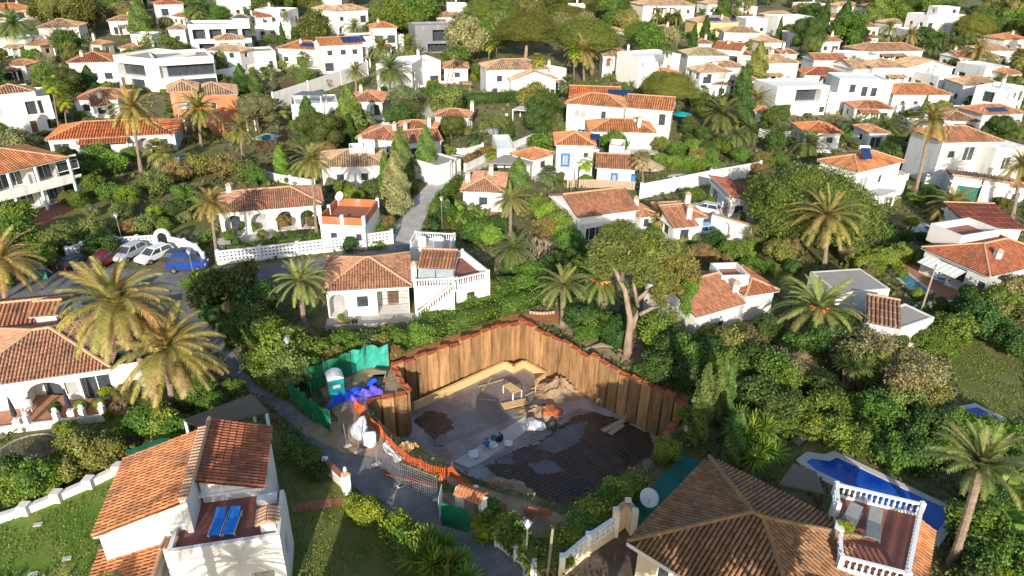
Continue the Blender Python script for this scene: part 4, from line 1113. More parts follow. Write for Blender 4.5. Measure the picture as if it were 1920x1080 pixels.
# --- arcade house, middle left
h5, ks5 = house('low white house with long tile roof, arcaded porch and orange-walled terrace', 'arcade house with the orange terrace walls', [
    ((403, 400), (607, 383), (616, 347), 3.2, d(roof='hip', rc=(.41, .20, .125), pitch=20, near=True, op=ops('f a 1.6 .1 2.3 2.5; f a 4.6 .1 2.3 2.5; f a 7.6 .1 2.3 2.5; f a 10.2 .1 1.8 2.4; f d 12.3 .1 1 2.1'), ch=[(.12, .75, 1.6)])),
    ((600, 420), (684, 424), (716, 388), 3.0, d(roof='flat', par=.95, pc='terra', fl='terracotta', op=ops('f w 1.5 1 .9 1; f w 4.5 1 .8 1')))])
kd = ks5[1]
for x, y in ((0.1, .1), (kd.W / 2, .1), (kd.W - .1, .1), (kd.W - .1, kd.D - .1), (.1, kd.D - .1), (.1, kd.D / 2)):
    m = MB(); m.box(kd.p(x, y, 3.0), .36, .36, 1.2); m.build('post', 'white', h5)
m = MB(); dc = kd.p(.7, kd.D - .5, 4.3); m.lathe((0, 0, 0), [(.05, 0), (.4, .08), (.6, .22)], 14)
me = m.mesh('satellite_dish'); me.materials.append(MATS['pale_plastic']); obj('satellite_dish', me, None, h5, dc - WL[h5.name], rot=(R_(60), 0, R_(-30)))
# --- upper left: house with balcony
h6, ks6 = house('white two-storey house with orange hip roof and long balcony', 'balcony house at the left edge', [
    ((-60, 340), (129, 296), 11.0, 5.9, d(roof='hip', rc='orange', pitch=17, ov=1.2, op=ops('f L 3.4 3.1 5 2.5; f L 9.6 3.1 6 2.5; f L 4 .1 5 2.5; f L 9.8 .1 4.6 2.5; f w 13 3.9 1.2 1.3; r w 3 3.6 1.2 1.2; r w 6 .8 1.2 1.2'), ch=[(.25, .5, 2.5)]))])
k = ks6[0]
m = MB(); m.slab([(v.x, v.y) for v in (k.p(0, -.6, 0), k.p(k.W - .4, -.6, 0), k.p(k.W - .4, k.ov - .002, 0), k.p(0, k.ov - .002, 0))], 2.7, 2.95); m.build('balcony_slab', 'stucco', h6, color=WC['white'])
m = MB(); m.bar(k.p(0, -.55, 3.45), k.p(k.W - .4, -.55, 3.45), .1, 1.0); m.build('balcony_front', 'stucco', h6, color=WC['white'])
for t in (.35, .62, .97):
    m = MB(); m.box(k.p(k.W * t, -.4, -.3), .3, .3, 6.1); m.build('post', 'white', h6)
# --- the rest of the houses: (label, short description, blocks)
HL = [
('low house with a long bright orange hip roof under two date palms', 'bright orange roof by the two palms', [((84, 263), (330, 250), 10, 3.0, d(rc='fire', pitch=17)), ]),
('terracotta walled villa with tan pyramid roofs and blue framed window', 'terracotta walled villa', [((350, 181), (446, 175), 9, 6.0, d(wc='orange', op=ops('f B 9 3.4 1.1 1.4; f w 4 3.4 1 1.2; f s 6.5 .1 2 2.2; r w 4 3.4 1.1 1.3'))), ((313, 172), (372, 169), 7, 7.2, d(wc='orange', pitch=26)), ((418, 226), (482, 208), 6, 3.0, d(roof='flat', wc='orange', fl='terracotta', par=.6))]),
('white rounded two-storey house with a brown roof behind, at the photo edge', 'rounded white house at the left edge', [((-10, 189), (68, 181), 9, 6.4, d(roof='flat', par=.9, op=ops('f g 1.5 3.6 2.5 2; f s 5.5 3.4 2.6 2.3; f s 9 3.4 1.6 2.3; f g 1.5 .4 2.5 2.2; f d 4.6 .1 1 2.2; f c 7.5 .6 1.5 1.6'))), ((66, 181), (86, 173), 7, 6.4, d(roof='flat', par=.9)), ((-20, 180), (66, 172), 6, 7.2, d(rc='brown', op=[], z0=6))]),
('low house with tan hip roof left of the big date palm', 'low tan roof left of the big date palm', [((134, 188), (222, 186), 9, 3.2, d(rc='rust')), ((170, 200), (205, 196), 4, 2.6, d(roof='sf', rc='rust'))]),
('long white flat-roofed modern villa with a ribbon of glass', 'long modern villa with glass ribbon', [((212, 107), (290, 117), 12, 6.5, d(roof='flat', par=.6, fl='grey_roof', op=ops('f L 4.8 2.9 8.2 2.6; f d 1.5 .1 1.2 2.3; f s 6 .1 4 2.2'))), ((290, 117), (400, 108), 12, 6.5, d(roof='flat', par=.6, fl='grey_roof', op=ops('f L 6.9 2.9 12.5 2.6; f s 8 .1 8 2.2')))]),
('white house with a red hip roof and chimney left of the modern villa', 'red-roofed house left of the modern villa', [((124, 118), (211, 115), 9, 4.8, d(rc='red', ch=[(.3, .3, 2)], op=ops('f w 4.5 .9 1.6 1.4; f w 7.6 .9 1.6 1.4; f w 10.5 .9 1.2 1.4')))]),
('house with tan hip roof and cream walls among trees, far left', 'cream house with tan hip roof', [((67, 52), (148, 50), 10, 4.6, d(wc='pale', ch=[(.4, .5, 1.6)])), ((75, 88), (126, 77), 7, 3.0, d(rc='brown', wc='beige'))]),
('white flat-roofed house below the tall palm at the left edge', 'flat white house at the left edge', [((-5, 73), (46, 78), 8, 4.0, d(roof='flat', par=.4))]),
('orange-roofed house in the far left corner', 'orange roof in the far corner', [((-12, 22), (68, 14), 10, 3.2, d(rc='orange', wc='beige'))]),
('large white three-bay villa with roof terrace and grey blinds', 'three-bay white villa', [((352, 52), (468, 48), 10, 7.2, d(roof='flat', par=.7, fl='grey_roof', op=ops('f L 2.5 4 3.2 2.6; f L 6.7 4 3.2 2.6; f L 10.9 4 3.2 2.6; f L 15.1 4 3.2 2.6; f L 4 .3 4 2.6; f s 8.5 .1 3 2.3; f s 13 .1 3 2.3'))), ((432, 34), (468, 34), 4, 9.0, d(rc=(.12, .14, .18), op=[], z0=7)), ]),
('stepped white house with small tan roofs below the three-bay villa', 'stepped white house with tan roofs', [((403, 76), (460, 73), 6, 6.0, d()), ((386, 93), (450, 98), 6, 5.5, d()), ((425, 103), (516, 97), 8, 4.2, d(roof='flat', par=.4, fl='grey_roof'))]),
('white house with a small red roof at the top edge', 'red-topped white house at the top edge', [((293, 9), (345, 6), 8, 6.6, d(rc='red')), ((306, 27), (346, 33), 5, 3.0, d(rc='red'))]),
('white blocky house with arcade and red lean-to near the top', 'white house with red lean-to', [((478, 20), (541, 22), 8, 7.0, d(roof='flat')), ((480, 33), (512, 31), 4, 5.6, d(roof='sf', rc='red')), ((478, 53), (546, 51), 4, 3.4, d(roof='flat', op=ops('f a 2 .1 1.8 2.5; f a 5 .1 1.8 2.5; f a 8 .1 1.8 2.5; f a 11 .1 1.8 2.5')))]),
('pale villa with three tan roofs behind the spreading palm', 'pale villa with three tan roofs', [((553, 41), (632, 39), 8, 3.0, d(wc='pale')), ((602, 20), (642, 17), 8, 7.0, d(wc='pale')), ((628, 22), (692, 16), 8, 7.0, d(wc='white'))]),
('white house with orange roofs covered in blue solar panels', 'white house with blue solar roof', [((517, 90), (602, 94), 9, 4.2, d(rc='orange', sp=[(6, 12, 1, 3)])), ((600, 87), (682, 81), 8, 6.4, d(roof='gx', rc='orange', sp=[(6, 12, .5, 3.5)])), ((655, 98), (690, 92), 7, 4.2, d(roof='flat'))]),
('white house with an orange pyramid roof on its tower', 'orange pyramid tower house', [((697, 53), (746, 51), 7, 7.2, d(rc='orange')), ((662, 74), (757, 67), 8, 4.4, d(roof='flat', fl='terracotta'))]),
('bright white cubic villa behind the tall feathery palm', 'white cubic villa behind the feathery palm', [((705, 124), (772, 127), 10, 6.2, d(roof='flat', par=.6)), ((768, 122), (826, 117), 9, 5.0, d(roof='flat', par=.6, ch=[(.5, .5, 2.5)]))]),
('dark grey cubic modern house under the umbrella pines', 'dark grey modern house', [((778, 52), (856, 49), 9, 7.0, d(roof='flat', wc='grey', fl='grey_roof', op=ops('f L 9 3.2 8 3; f L 8 .3 9 2.2'))), ]),
('low brown tiled roof tucked in shrubs below the white retaining wall', 'low brown roof in the shrubs', [((650, 190), (719, 191), 9, 3.0, d(rc='rust'))]),
('white arched garden pavilion with an orange roof by a pool', 'arched pavilion by the pool', [((812, 218), (881, 221), (909, 208), 3.2, d(rc='rust', op=ops('f w 1.6 .9 1 1.1; f a 5 .1 1.7 2.4; r a 1.1 .1 1.3 2.4; r a 3 .1 1.3 2.4; r a 4.8 .1 1.3 2.4'), ch=[(.95, .9, 1.9)]))]),
('sprawling white house with several orange roofs and a white chimney', 'sprawling house with orange roofs', [((666, 259), (748, 264), 8, 3.2, d(rc='rust')), ((744, 270), (832, 263), 7, 3.2, d(roof='gx', rc='rust')), ((735, 243), (815, 246), 6, 3.8, d(rc='orange', ch=[(.85, .2, 2)]))]),
('white house with tan roof and roof parapet behind the cypresses', 'tan roof house behind the cypresses', [((598, 314), (725, 309), 8, 3.3, d(op=ops('f w 10.5 .9 1.3 1.2; f w 6 .9 1.2 1.2; f w 2.5 .9 1.2 1.2'))), ((655, 285), (702, 283), 3, 4.6, d(roof='flat', par=.5))]),
('white two-storey house with tan roof and a front gable by the fan palm', 'front-gabled white house', [((909, 132), (1031, 129), 9, 6.2, d(op=ops('f w 3 3.6 1.2 1.3; f w 8 3.6 1.2 1.3; f w 2 .9 1.2 1.3'))), ((957, 152), (1046, 148), 7, 4.4, d(roof='gy', op=ops('f L 5 .3 5.6 2.2; f w 9.6 1 1 1.2'))), ((1030, 137), (1062, 131), 6, 4.8, d(roof='flat'))]),
('white house with arched gallery shaded by the umbrella pines', 'arched gallery house under the pines', [((1129, 105), (1190, 106), 7, 5.2, d(op=ops('f a 1.6 2.5 1.8 2.2; f a 4.2 2.5 1.8 2.2; f a 6.8 2.5 1.8 2.2; f w 3 .6 1 1'), ch=[(.9, .8, 2)]))]),
('open tan-roofed garden pavilion beside the angular white house', 'open tan pavilion', [((1168, 131), (1202, 133), 5, 2.8, d(roof='gx', op=ops('f p 2.8 .05 4 2.4')))]),
('angular white house with blue window frames and orange lower roof', 'angular white house with blue frames', [((1200, 112), (1276, 104), 9, 6.6, d(roof='flat', op=ops('f B 1 4.6 1 1.2; f B 6.5 3.2 1.4 2.4; f w 9 3.4 1 1.2'))), ((1240, 142), (1282, 137), 6, 3.2, d(rc='orange'))]),
('white house with tan hip roof below the olive roof', 'tan hip house below the olive roof', [((1313, 137), (1374, 134), 7, 5.6, d(wc='white')), ((1336, 158), (1374, 160), 4, 3.0, d(rc='brown')), ((1338, 126), (1398, 127), 6, 5.2, d(rc='tan', ch=[(.1, .5, 1.5)]))]),
('cream house with an olive hip roof joined to an orange gable', 'olive hip roof house', [((1289, 104), (1367, 104), 8, 6.0, d(rc='olive', wc='pale', op=[])), ((1336, 90), (1389, 96), 8, 6.6, d(roof='gx', rc='red', wc='pale')), ((1380, 102), (1412, 104), 5, 5.0, d(rc='red'))]),
('broad cream villa with tan hip roof and brick loggia at the top edge', 'broad cream villa at the top', [((1206, 11), (1306, 9), 12, 6.2, d(wc='pale', op=ops('f p 5 3 2.4 2.4; f p 8.4 3 2.4 2.4; f p 11.6 3 2.4 2.4; f w 18 3.4 1.2 1.2')))]),
('yellow house with solar panels on its tan roof', 'yellow house with solar panels', [((1308, 43), (1388, 41), 9, 4.6, d(wc='yellow', sp=[(4, 9, .6, 2.8), (12.5, 15, .6, 2.2)], ch=[(.65, .3, 2)]))]),
('white house with a plain tan hip roof right of the yellow one', 'tan hip house by the yellow one', [((1357, 60), (1426, 62), 8, 4.6, d())]),
('small white house with a red hip roof between cypresses', 'small red hip house', [((1302, 81), (1337, 82), 6, 3.6, d(rc='rust'))]),
('large cream villa with three orange roofs and a balcony', 'large cream villa', [((1059, 193), (1172, 202), 8, 6.0, d(rc='orange', wc='pale', op=ops('f c 2.6 3.4 2.2 1.6; f w 7 3.4 1 1.6; f w 3 .3 1.4 1; f w 9.5 .6 1 1.2'))), ((1170, 201), (1263, 208), 9, 5.6, d(roof='gx', rc='orange', wc='pale', op=ops('f s 6.8 2.6 1.3 2.2; f w 2 2.8 1 1.2'))), ((1105, 246), (1231, 249), 8, 3.2, d(rc='orange', wc='pale', ch=[(.75, .2, 2.2)])), ((1066, 180), (1166, 184), 8, 4.2, d(roof='gx', rc='fire', wc='white', sp=[(8, 13, .8, 2.6)]))]),
('white villa with bright blue window frames and a blue balcony door', 'blue window villa', [((1040, 271), (1118, 273), (1147, 252), 5.6, d(rc='orange', op=ops('f B 1.4 2.2 1.2 1.9; f w 4.5 3.6 .8 .8; r B 1.6 2.9 1 2.2'), sp=[(5.5, 7, 1.2, 2.6)])), ((1116, 314), (1192, 318), 7, 3.0, d(roof='gx', rc='rust', op=ops('f B 2.6 .5 .9 1.6; f B 6.0 .5 .9 1.6'))), ((1000, 300), (1043, 287), 5, 2.9, d(rc='orange')), ((1142, 282), (1170, 284), 4, 4.6, d(roof='flat', fl='terracotta', par=.8))]),
('low house with a plain brown-orange gable roof behind the big pine', 'plain gable house behind the big pine', [((1082, 408), (1200, 393), 8.5, 3.6, d(roof='gx', rc='rust', op=ops('f s 2.2 .1 2.6 2.2; f d 5.6 .1 1 2.1; f c 7.4 .2 1.4 2.2'), near=True))]),
('low linked roofs with a white arched courtyard wall', 'arched courtyard house', [((1258, 412), (1327, 407), 6, 3.0, d(rc='rust')), ((1262, 428), (1312, 423), 4, 2.6, d(roof='sf', rc='rust')), ((1200, 408), (1236, 402), 5, 2.6, d(rc='rust'))]),
('small house with a brown hip roof and lane-side chimney', 'hip roof house beside the lane', [((863, 358), (946, 361), 8.5, 3.0, d(rc=(.42, .22, .13), near=True, ch=[(.12, .35, 1.6)]))]),
('white flat garage with two doors beside the red car', 'garage beside the red car', [((819, 314), (864, 301), 5, 2.8, d(roof='flat', par=.25, fl='grey_roof', op=ops('f g 2 .1 2.2 2.2; f g 5 .1 2.2 2.2')))]),
('white cube house with orange pyramid roof and corner balcony', 'cube house with the orange pyramid roof', [((1610, 323), (1697, 302), (1523, 302), 6.2, d(rc='orange', op=ops('f c 2.2 3.3 2.2 1.8; l w 4 3.4 1 1.2; f s 1.5 .1 1.6 2.2; f w 6 3.6 .9 1.2')))]),
('white terraced house with orange roof and arcaded ground floor', 'terraced arcade house at the right', [((1768, 267), (1884, 265), 8, 7.0, d(rc='rust', op=ops('f w 2 4.4 1.2 1.2; f s 5 3.9 2 2.2; f s 9 3.9 2 2.2; f w 3 1.2 1 1.2; f s 8 .6 2 2.1; f c 5.5 .6 1.5 1.5'))), ((1800, 305), (1914, 314), 4, 3.2, d(roof='sf', rc='rust', pitch=14, op=ops('f a 1.6 .1 2 2.6; f a 4.6 .1 2 2.6; f a 7.6 .1 2 2.6'))), ((1868, 285), (1925, 280), 5, 6.0, d(roof='flat', op=ops('f s 3 3 2 2')))]),
('small garage with a dark maroon tiled roof behind the white wall', 'maroon garage roof', [((1368, 376), (1412, 376), 9, 3.0, d(roof='sr', rc='maroon', pitch=10))]),
('white garage with a wide green door and tan roof', 'green door garage', [((1782, 339), (1846, 347), 6, 3.1, d(roof='sb', rc='tan', pitch=8, op=ops('f G 2.6 .1 3.6 2.4')))]),
('white garage with a beige door and tan tiled roof', 'beige door garage', [((1838, 346), (1897, 355), 6, 3.1, d(roof='sb', rc='tan', pitch=8, op=ops('f g 2.4 .1 3 2.3'))), ((1895, 352), (1935, 352), 5, 3.0, d(rc='rust'))]),
('long low shed with a plain brick-red roof at the right edge', 'brick-red shed roof', [((1822, 427), (1925, 430), 7, 2.8, d(roof='sf', rc='maroon', pitch=6, op=[]))]),
('white house with ribbed red roof, walled roof terrace and striped awning', 'house with the striped awning', [((1727, 464), (1856, 519), 12, 3.0, d(rc='red', pitch=20, near=True, ch=[(.75, .3, 1.5)], op=ops('f p 3.4 .1 3.5 2.4; f w 7 .9 1.1 1.1; f s 9.6 .1 1.8 2.2; r w 2.5 .9 1.1 1.1')))]),
('white house with an orange roof half hidden behind the leaning pine', 'house behind the leaning pine', [((1305, 595), (1399, 568), 8, 3.0, d(roof='gx', rc='rust', near=True, op=ops('f w 3 .4 1.6 1.1'), ch=[(1.0, .2, 1.4)])), ((1398, 555), (1462, 545), 6, 3.0, d(rc='red', op=[])), ((1352, 528), (1404, 526), 3, 3.9, d(roof='flat', par=.6, fl='terracotta', op=[]))]),
('white house with a plain grey flat roof beside the spiky palm', 'grey flat roof house', [((1570, 549), (1669, 542), (1606, 504), 2.4, d(roof='flat', par=.03, fl='grey_roof', op=ops('f g 1 .4 1.6 1.6; f c 4.8 .3 1.8 1.6'))), ((1624, 604), (1690, 617), 4.5, 2.6, d(roof='sf', rc='brown', pitch=9, op=[])), ((1690, 617), (1752, 596), 3.0, 2.6, d(roof='flat', fl='grey_roof', par=.08, op=[]))]),
('pale cream house with a tan roof right of the tall conifer', 'pale tan-roofed house by the conifer', [((1438, 119), (1502, 117), 8, 5.2, d(wc='pale'))]),
('white house with a brown-orange gable roof right of the dark tree', 'gable house right of the dark tree', [((1526, 113), (1592, 113), 7, 4.6, d(roof='gx', rc='rust'))]),
('long white flat house with a low parapet behind the palms', 'long low white house', [((1576, 105), (1648, 108), 8, 4.0, d(roof='flat'))]),
('low orange roof in front of the long white house', 'low orange roof by the white villas', [((1508, 140), (1592, 143), 8, 3.0, d(rc='red'))]),
('white cubic villa with solar tubes on its flat roof', 'cubic villa with roof solar tubes', [((1458, 167), (1556, 163), 9, 5.8, d(roof='flat', par=.35, op=ops('f L 7.5 2.9 6 2.6; f w 11.5 .6 1.2 1.2; f s 3 .3 2 2.2'), ch=[]))]),
('tall white cubic villa with a smooth blank side', 'blank white cubic villa', [((1575, 150), (1668, 153), 8, 6.8, d(roof='flat', par=.3, op=ops('f w 3 4 1.2 2; f w 5.6 3.6 1.2 2; f w 7.6 3.6 1.2 1.8; f c 12 4.2 1.6 1.6'))), ((1555, 178), (1610, 178), 6, 4.0, d(roof='flat', op=[]))]),
('white house with an orange hip roof and arched windows', 'orange hip house with arched windows', [((1675, 178), (1788, 177), 9, 3.8, d(rc='orange', op=ops('f a 2.5 .8 1.3 1.6; f a 5.5 .8 1.3 1.6; f a 8.5 .8 1.3 1.6; f a 11.5 .8 1.3 1.6')))]),
('wide white house with pale tan roofs and a glazed gable', 'wide white house with pale roofs', [((1637, 127), (1704, 126), 8, 4.6, d()), ((1700, 128), (1792, 126), 8, 4.4, d(roof='gy', pitch=14))]),
('house with a broad brown tiled roof behind two tall palms', 'broad brown roof behind two tall palms', [((1618, 97), (1735, 94), 9, 3.6, d(rc='brown'))]),
('white house with a tan roof and awning near the right edge', 'tan roof house with garden awning', [((1806, 160), (1890, 162), 8, 4.4, d()), ((1886, 175), (1925, 165), 6, 5.5, d(roof='flat'))]),
('white house with orange roof and rooftop panels at the right edge', 'orange roof with panels at the right edge', [((1843, 216), (1925, 212), 7, 3.8, d(rc='rust', sp=[(2, 6.5, .6, 2)], op=ops('f a 3 .2 1.8 2.4; f a 6 .2 1.8 2.4; f a 9 .2 1.8 2.4')))]),
('white house with a shadowed dark brown roof', 'dark brown shadowed roof', [((1770, 225), (1838, 228), 9, 3.6, d(rc='brown'))]),
('small house with a glowing orange roof beside palm tops', 'glowing orange roof beside palm tops', [((1508, 248), (1582, 250), 7, 3.0, d(rc='fire'))]),
('white cubic villa with roof pergola in the far right corner', 'cubic villa in the far right corner', [((1742, 33), (1810, 30), 9, 7.0, d(roof='flat', par=.6)), ((1760, 16), (1800, 16), 5, 9.4, d(roof='flat', z0=7))]),
('low red roofs in front of the blank white villa', 'low red roofs by the blank villa', [((1602, 203), (1680, 205), 6, 3.0, d(rc='rust'))]),
('white modern house with a pergola near the top right', 'white modern house with pergola', [((1460, 35), (1525, 33), 8, 5.5, d(roof='flat', op=ops('f s 4 .3 3 2.3; f s 8 .3 3 2.3'))), ((1440, 30), (1495, 29), 7, 4.2, d(rc='tan'))]),
('pale house with a tan roof on the skyline right of centre', 'pale house with tan roof on the ridge', [((1571, 12), (1622, 12), 8, 5.0, d(wc='pale'))]),
('low house with brown roof beside the tall dark conifer', 'brown roof by the dark conifer', [((1551, 33), (1600, 33), 7, 3.6, d(rc='brown'))]),
('red and white stepped roofs behind the palm pair', 'stepped red roofs behind the palm pair', [((1613, 50), (1652, 50), 6, 3.6, d(rc='rust')), ((1612, 70), (1652, 71), 6, 3.0, d(rc='rust'))]),
('small white house with tan roof beside the umbrella pine', 'tan roof house beside the pine', [((816, 32), (862, 32), 8, 3.6, d(rc='tan'))]),
('white house at the top centre among the pines', 'white house among the pines at the top', [((838, 10), (876, 10), 7, 5, d(roof='flat'))]),
('white house with small orange roof deep in the pine wood', 'house deep in the pine wood', [((1032, 33), (1068, 33), 6, 3.4, d(rc='rust'))]),
('white villa at the top edge left of centre', 'white villa at the top left of centre', [((400, 2), (470, 2), 8, 5, d(roof='flat'))]),
('white house with orange roof at the top right edge', 'white and orange house at the right edge', [((1885, 75), (1930, 73), 8, 4, d(rc='orange', wc='pale'))]),
('low white house with tan roof in the right background', 'low tan house in the right background', [((1845, 95), (1905, 95), 8, 3.6, d())]),
('white house with tan roofs right of the umbrella pine', 'tan roofs right of the umbrella pine', [((1385, 150), (1425, 152), 8, 4.4, d())]),
('white house glimpsed between trees at the left', 'white house glimpsed between trees', [((200, 40), (262, 38), 7, 4, d(rc='tan'))]),
('small orange roof below the white house glimpsed in trees', 'small orange roof in trees', [((160, 82), (190, 84), 5, 3, d(rc='rust', wc='beige'))]),
]
for lab, sh, bl in HL: house(lab, sh, bl)
# house just below the picture, whose shade falls across the lawn and into the pit
hb = thing('house', 'white gabled house just below the picture frame whose shadow reaches the pit', 'house', (-10.8, 8, 0))
block(hb, Vector((-10.8, 9, 0)), Vector((-5.2, 9, 0)), 4.5, 6.4, 'flat', op=[], par=.4)
block(hb, Vector((-5.2, 11, 0)), Vector((.6, 11, 0)), 7.5, 5.6, 'gy', 'rust', pitch=26, op=[])

# ================================================================ vegetation
NR = np.random.default_rng(3)
def npmesh(name, V, Fq, lv, material, smooth=False):
    """quad mesh from arrays"""
    me = bpy.data.meshes.new(name); n, f = len(V), len(Fq)
    me.vertices.add(n); me.vertices.foreach_set('co', np.asarray(V, np.float32).ravel())
    me.loops.add(f * 4); me.loops.foreach_set('vertex_index', np.asarray(Fq, np.int32).ravel())
    me.polygons.add(f); me.polygons.foreach_set('loop_start', np.arange(0, f * 4, 4, dtype=np.int32))
    me.update(calc_edges=True); me.validate()
    me.attributes.new('lv', 'FLOAT', 'FACE').data.foreach_set('value', np.asarray(lv, np.float32))
    me.materials.append(MATS[material])
    return me
def unit(v): return v / np.maximum(np.linalg.norm(v, axis=1, keepdims=True), 1e-6)
def leaf_quads(C, Nn, size, wid=.5, along=.5, lvs=None, flat=.62):
    """rhombic leaves at centres C, facing roughly along normals Nn"""
    n = len(C); rv = unit(NR.normal(size=(n, 3)))
    ax = unit(rv + Nn * along); nm = unit(np.cross(ax, unit(NR.normal(size=(n, 3)) * (1 - flat) + Nn)))
    s = size * NR.uniform(.6, 1.3, (n, 1))
    V = np.stack([C - ax * s * .5, C + nm * s * wid * .5, C + ax * s * .5, C - nm * s * wid * .5], 1).reshape(-1, 3)
    return V, np.arange(n * 4).reshape(-1, 4), (NR.random(n) if lvs is None else lvs)
def cat_(parts):
    V, Fq, L, o = [], [], [], 0
    for v, f, l in parts: V.append(v); Fq.append(f + o); L.append(l); o += len(v)
    return np.concatenate(V), np.concatenate(Fq), np.concatenate(L)
def ball(c, r, n1=8, n2=5, sq=1.0):
    """low quad sphere"""
    V, F = [], []
    for i in range(n2 + 1):
        th = math.pi * (i + .02) / (n2 + .04)
        for j in range(n1):
            k = NR.uniform(.88, 1.1); a = 6.2832 * j / n1
            V.append((c[0] + r * k * math.sin(th) * math.cos(a), c[1] + r * k * math.sin(th) * math.sin(a), c[2] + r * k * sq * math.cos(th)))
    for i in range(n2):
        for j in range(n1): F.append((i * n1 + j, (i + 1) * n1 + j, (i + 1) * n1 + (j + 1) % n1, i * n1 + (j + 1) % n1))
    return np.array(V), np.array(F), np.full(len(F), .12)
def clump_crown(nc, per, leaf, zs=.8, inner=.5, cr=(.26, .42), core=.8, wid=.55, top=0.0, low=-1.0, along=.12, big=0.0):
    """unit crown made of leafy clumps"""
    cs = []
    while len(cs) < nc:
        v = NR.normal(size=3); v /= np.linalg.norm(v)
        if v[2] < low: continue
        rr = NR.uniform(inner, .8); cs.append((v * rr * np.array([1, 1, zs]), NR.uniform(*cr)))
    parts = []
    for c, r in cs:
        n = int(per * (r / .34) ** 2); D = unit(NR.normal(size=(n, 3))); P = c + D * r * (.72 + .5 * NR.random((n, 1)) ** 1.3) * np.array([1, 1, .85])
        keep = np.ones(n, bool)
        for c2, r2 in cs:
            if c2 is c: continue
            keep &= np.linalg.norm((P - c2) / np.array([1, 1, .85]), axis=1) > r2 * .7
        P, D = P[keep], D[keep]
        bl = NR.uniform(-.22, .22)
        parts.append(leaf_quads(P, unit(D + unit(P) * .4 + np.array([0, 0, .25])), leaf, wid, along, np.clip(NR.normal(.5 + bl, .2, len(P)), 0, 1)))
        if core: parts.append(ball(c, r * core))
    if big: parts.append(ball((0, 0, .04 * zs), big, 14, 8, zs))
    return cat_(parts)
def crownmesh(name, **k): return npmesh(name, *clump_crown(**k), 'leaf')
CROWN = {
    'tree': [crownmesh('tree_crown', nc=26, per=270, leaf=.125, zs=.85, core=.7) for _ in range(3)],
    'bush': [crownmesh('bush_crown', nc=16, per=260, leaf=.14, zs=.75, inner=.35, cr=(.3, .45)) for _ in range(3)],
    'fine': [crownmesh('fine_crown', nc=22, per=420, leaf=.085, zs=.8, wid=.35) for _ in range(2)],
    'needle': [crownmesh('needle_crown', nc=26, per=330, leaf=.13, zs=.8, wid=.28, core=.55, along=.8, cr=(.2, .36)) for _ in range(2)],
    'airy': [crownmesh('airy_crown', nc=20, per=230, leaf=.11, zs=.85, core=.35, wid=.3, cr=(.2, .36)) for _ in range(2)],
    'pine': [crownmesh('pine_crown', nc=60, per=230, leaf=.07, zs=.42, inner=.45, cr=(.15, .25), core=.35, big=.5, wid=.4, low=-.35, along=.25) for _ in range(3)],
}
def dome(nl, leaf, ns=170, zs=.62):
    """dense cauliflower crown of a stone pine"""
    sd = unit(NR.normal(size=(ns, 3))); sr = NR.uniform(.8, 1.0, ns); wd = NR.uniform(.16, .26, ns)
    def R(D):
        a = np.arccos(np.clip(D @ sd.T, -1, 1)); return np.max(sr * (.8 + .2 * np.sqrt(np.clip(1 - (a / wd) ** 2, 0, 1))), axis=1) * (1 + .05 * np.sin(D[:, 0] * 4 + 1) + .05 * np.sin(D[:, 1] * 5))
    D = unit(NR.normal(size=(nl, 3))); D = D[D[:, 2] > -.42]; r = R(D); sc = np.array([1, 1, zs])
    P = D * (r * NR.uniform(.9, 1.05, len(D)))[:, None] * sc
    L = leaf_quads(P, unit(D / sc + np.array([0, 0, .3])), leaf, .55, .2, np.clip(.5 + NR.normal(0, .2, len(D)), 0, 1))
    V, F = [], []; n1, n2 = 40, 16
    for i in range(n2 + 1):
        th = math.pi * .66 * (i + .05) / n2
        for j in range(n1): V.append((math.sin(th) * math.cos(6.2832 * j / n1), math.sin(th) * math.sin(6.2832 * j / n1), math.cos(th)))
    V = np.array(V); V = V * (R(V) * .9)[:, None] * sc
    for i in range(n2):
        for j in range(n1): F.append((i * n1 + j, (i + 1) * n1 + j, (i + 1) * n1 + (j + 1) % n1, i * n1 + (j + 1) % n1))
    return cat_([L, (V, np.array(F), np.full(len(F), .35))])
CROWN['dome'] = [npmesh('dome_crown', *dome(26000, .034), 'leaf') for _ in range(3)]
def column(nl, leaf, prof):
    """upright conifer, unit height"""
    t = NR.random(nl); a = NR.uniform(0, 6.2832, nl); r = np.interp(t, [p[0] for p in prof], [p[1] for p in prof]) * (1 + .16 * np.sin(a * 3 + t * 17) + .1 * np.sin(t * 40 + a))
    P = np.stack([r * np.cos(a), r * np.sin(a), t], 1); D = unit(np.stack([np.cos(a), np.sin(a), np.full(nl, .55)], 1))
    L = leaf_quads(P, D, leaf, .45, .35, np.clip(.5 + .25 * np.sin(a * 3 + t * 17) + NR.normal(0, .15, nl), 0, 1))
    V, F = [], []; n1 = 10
    for i in range(11):
        tt = .02 + .95 * i / 10; rr = np.interp(tt, [p[0] for p in prof], [p[1] for p in prof]) * .88
        for j in range(n1): V.append((rr * math.cos(6.2832 * j / n1), rr * math.sin(6.2832 * j / n1), tt))
    for i in range(10):
        for j in range(n1): F.append((i * n1 + j, i * n1 + (j + 1) % n1, (i + 1) * n1 + (j + 1) % n1, (i + 1) * n1 + j))
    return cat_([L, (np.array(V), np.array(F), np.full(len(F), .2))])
CROWN['cypress'] = [npmesh('cypress_crown', *column(4200, .042, [(0, .055), (.12, .095), (.4, .1), (.75, .06), (1, .008)]), 'leaf') for _ in range(2)]
CROWN['conifer'] = [npmesh('conifer_crown', *column(5200, .065, [(0, .16), (.12, .26), (.4, .25), (.75, .15), (1, .015)]), 'leaf') for _ in range(2)]
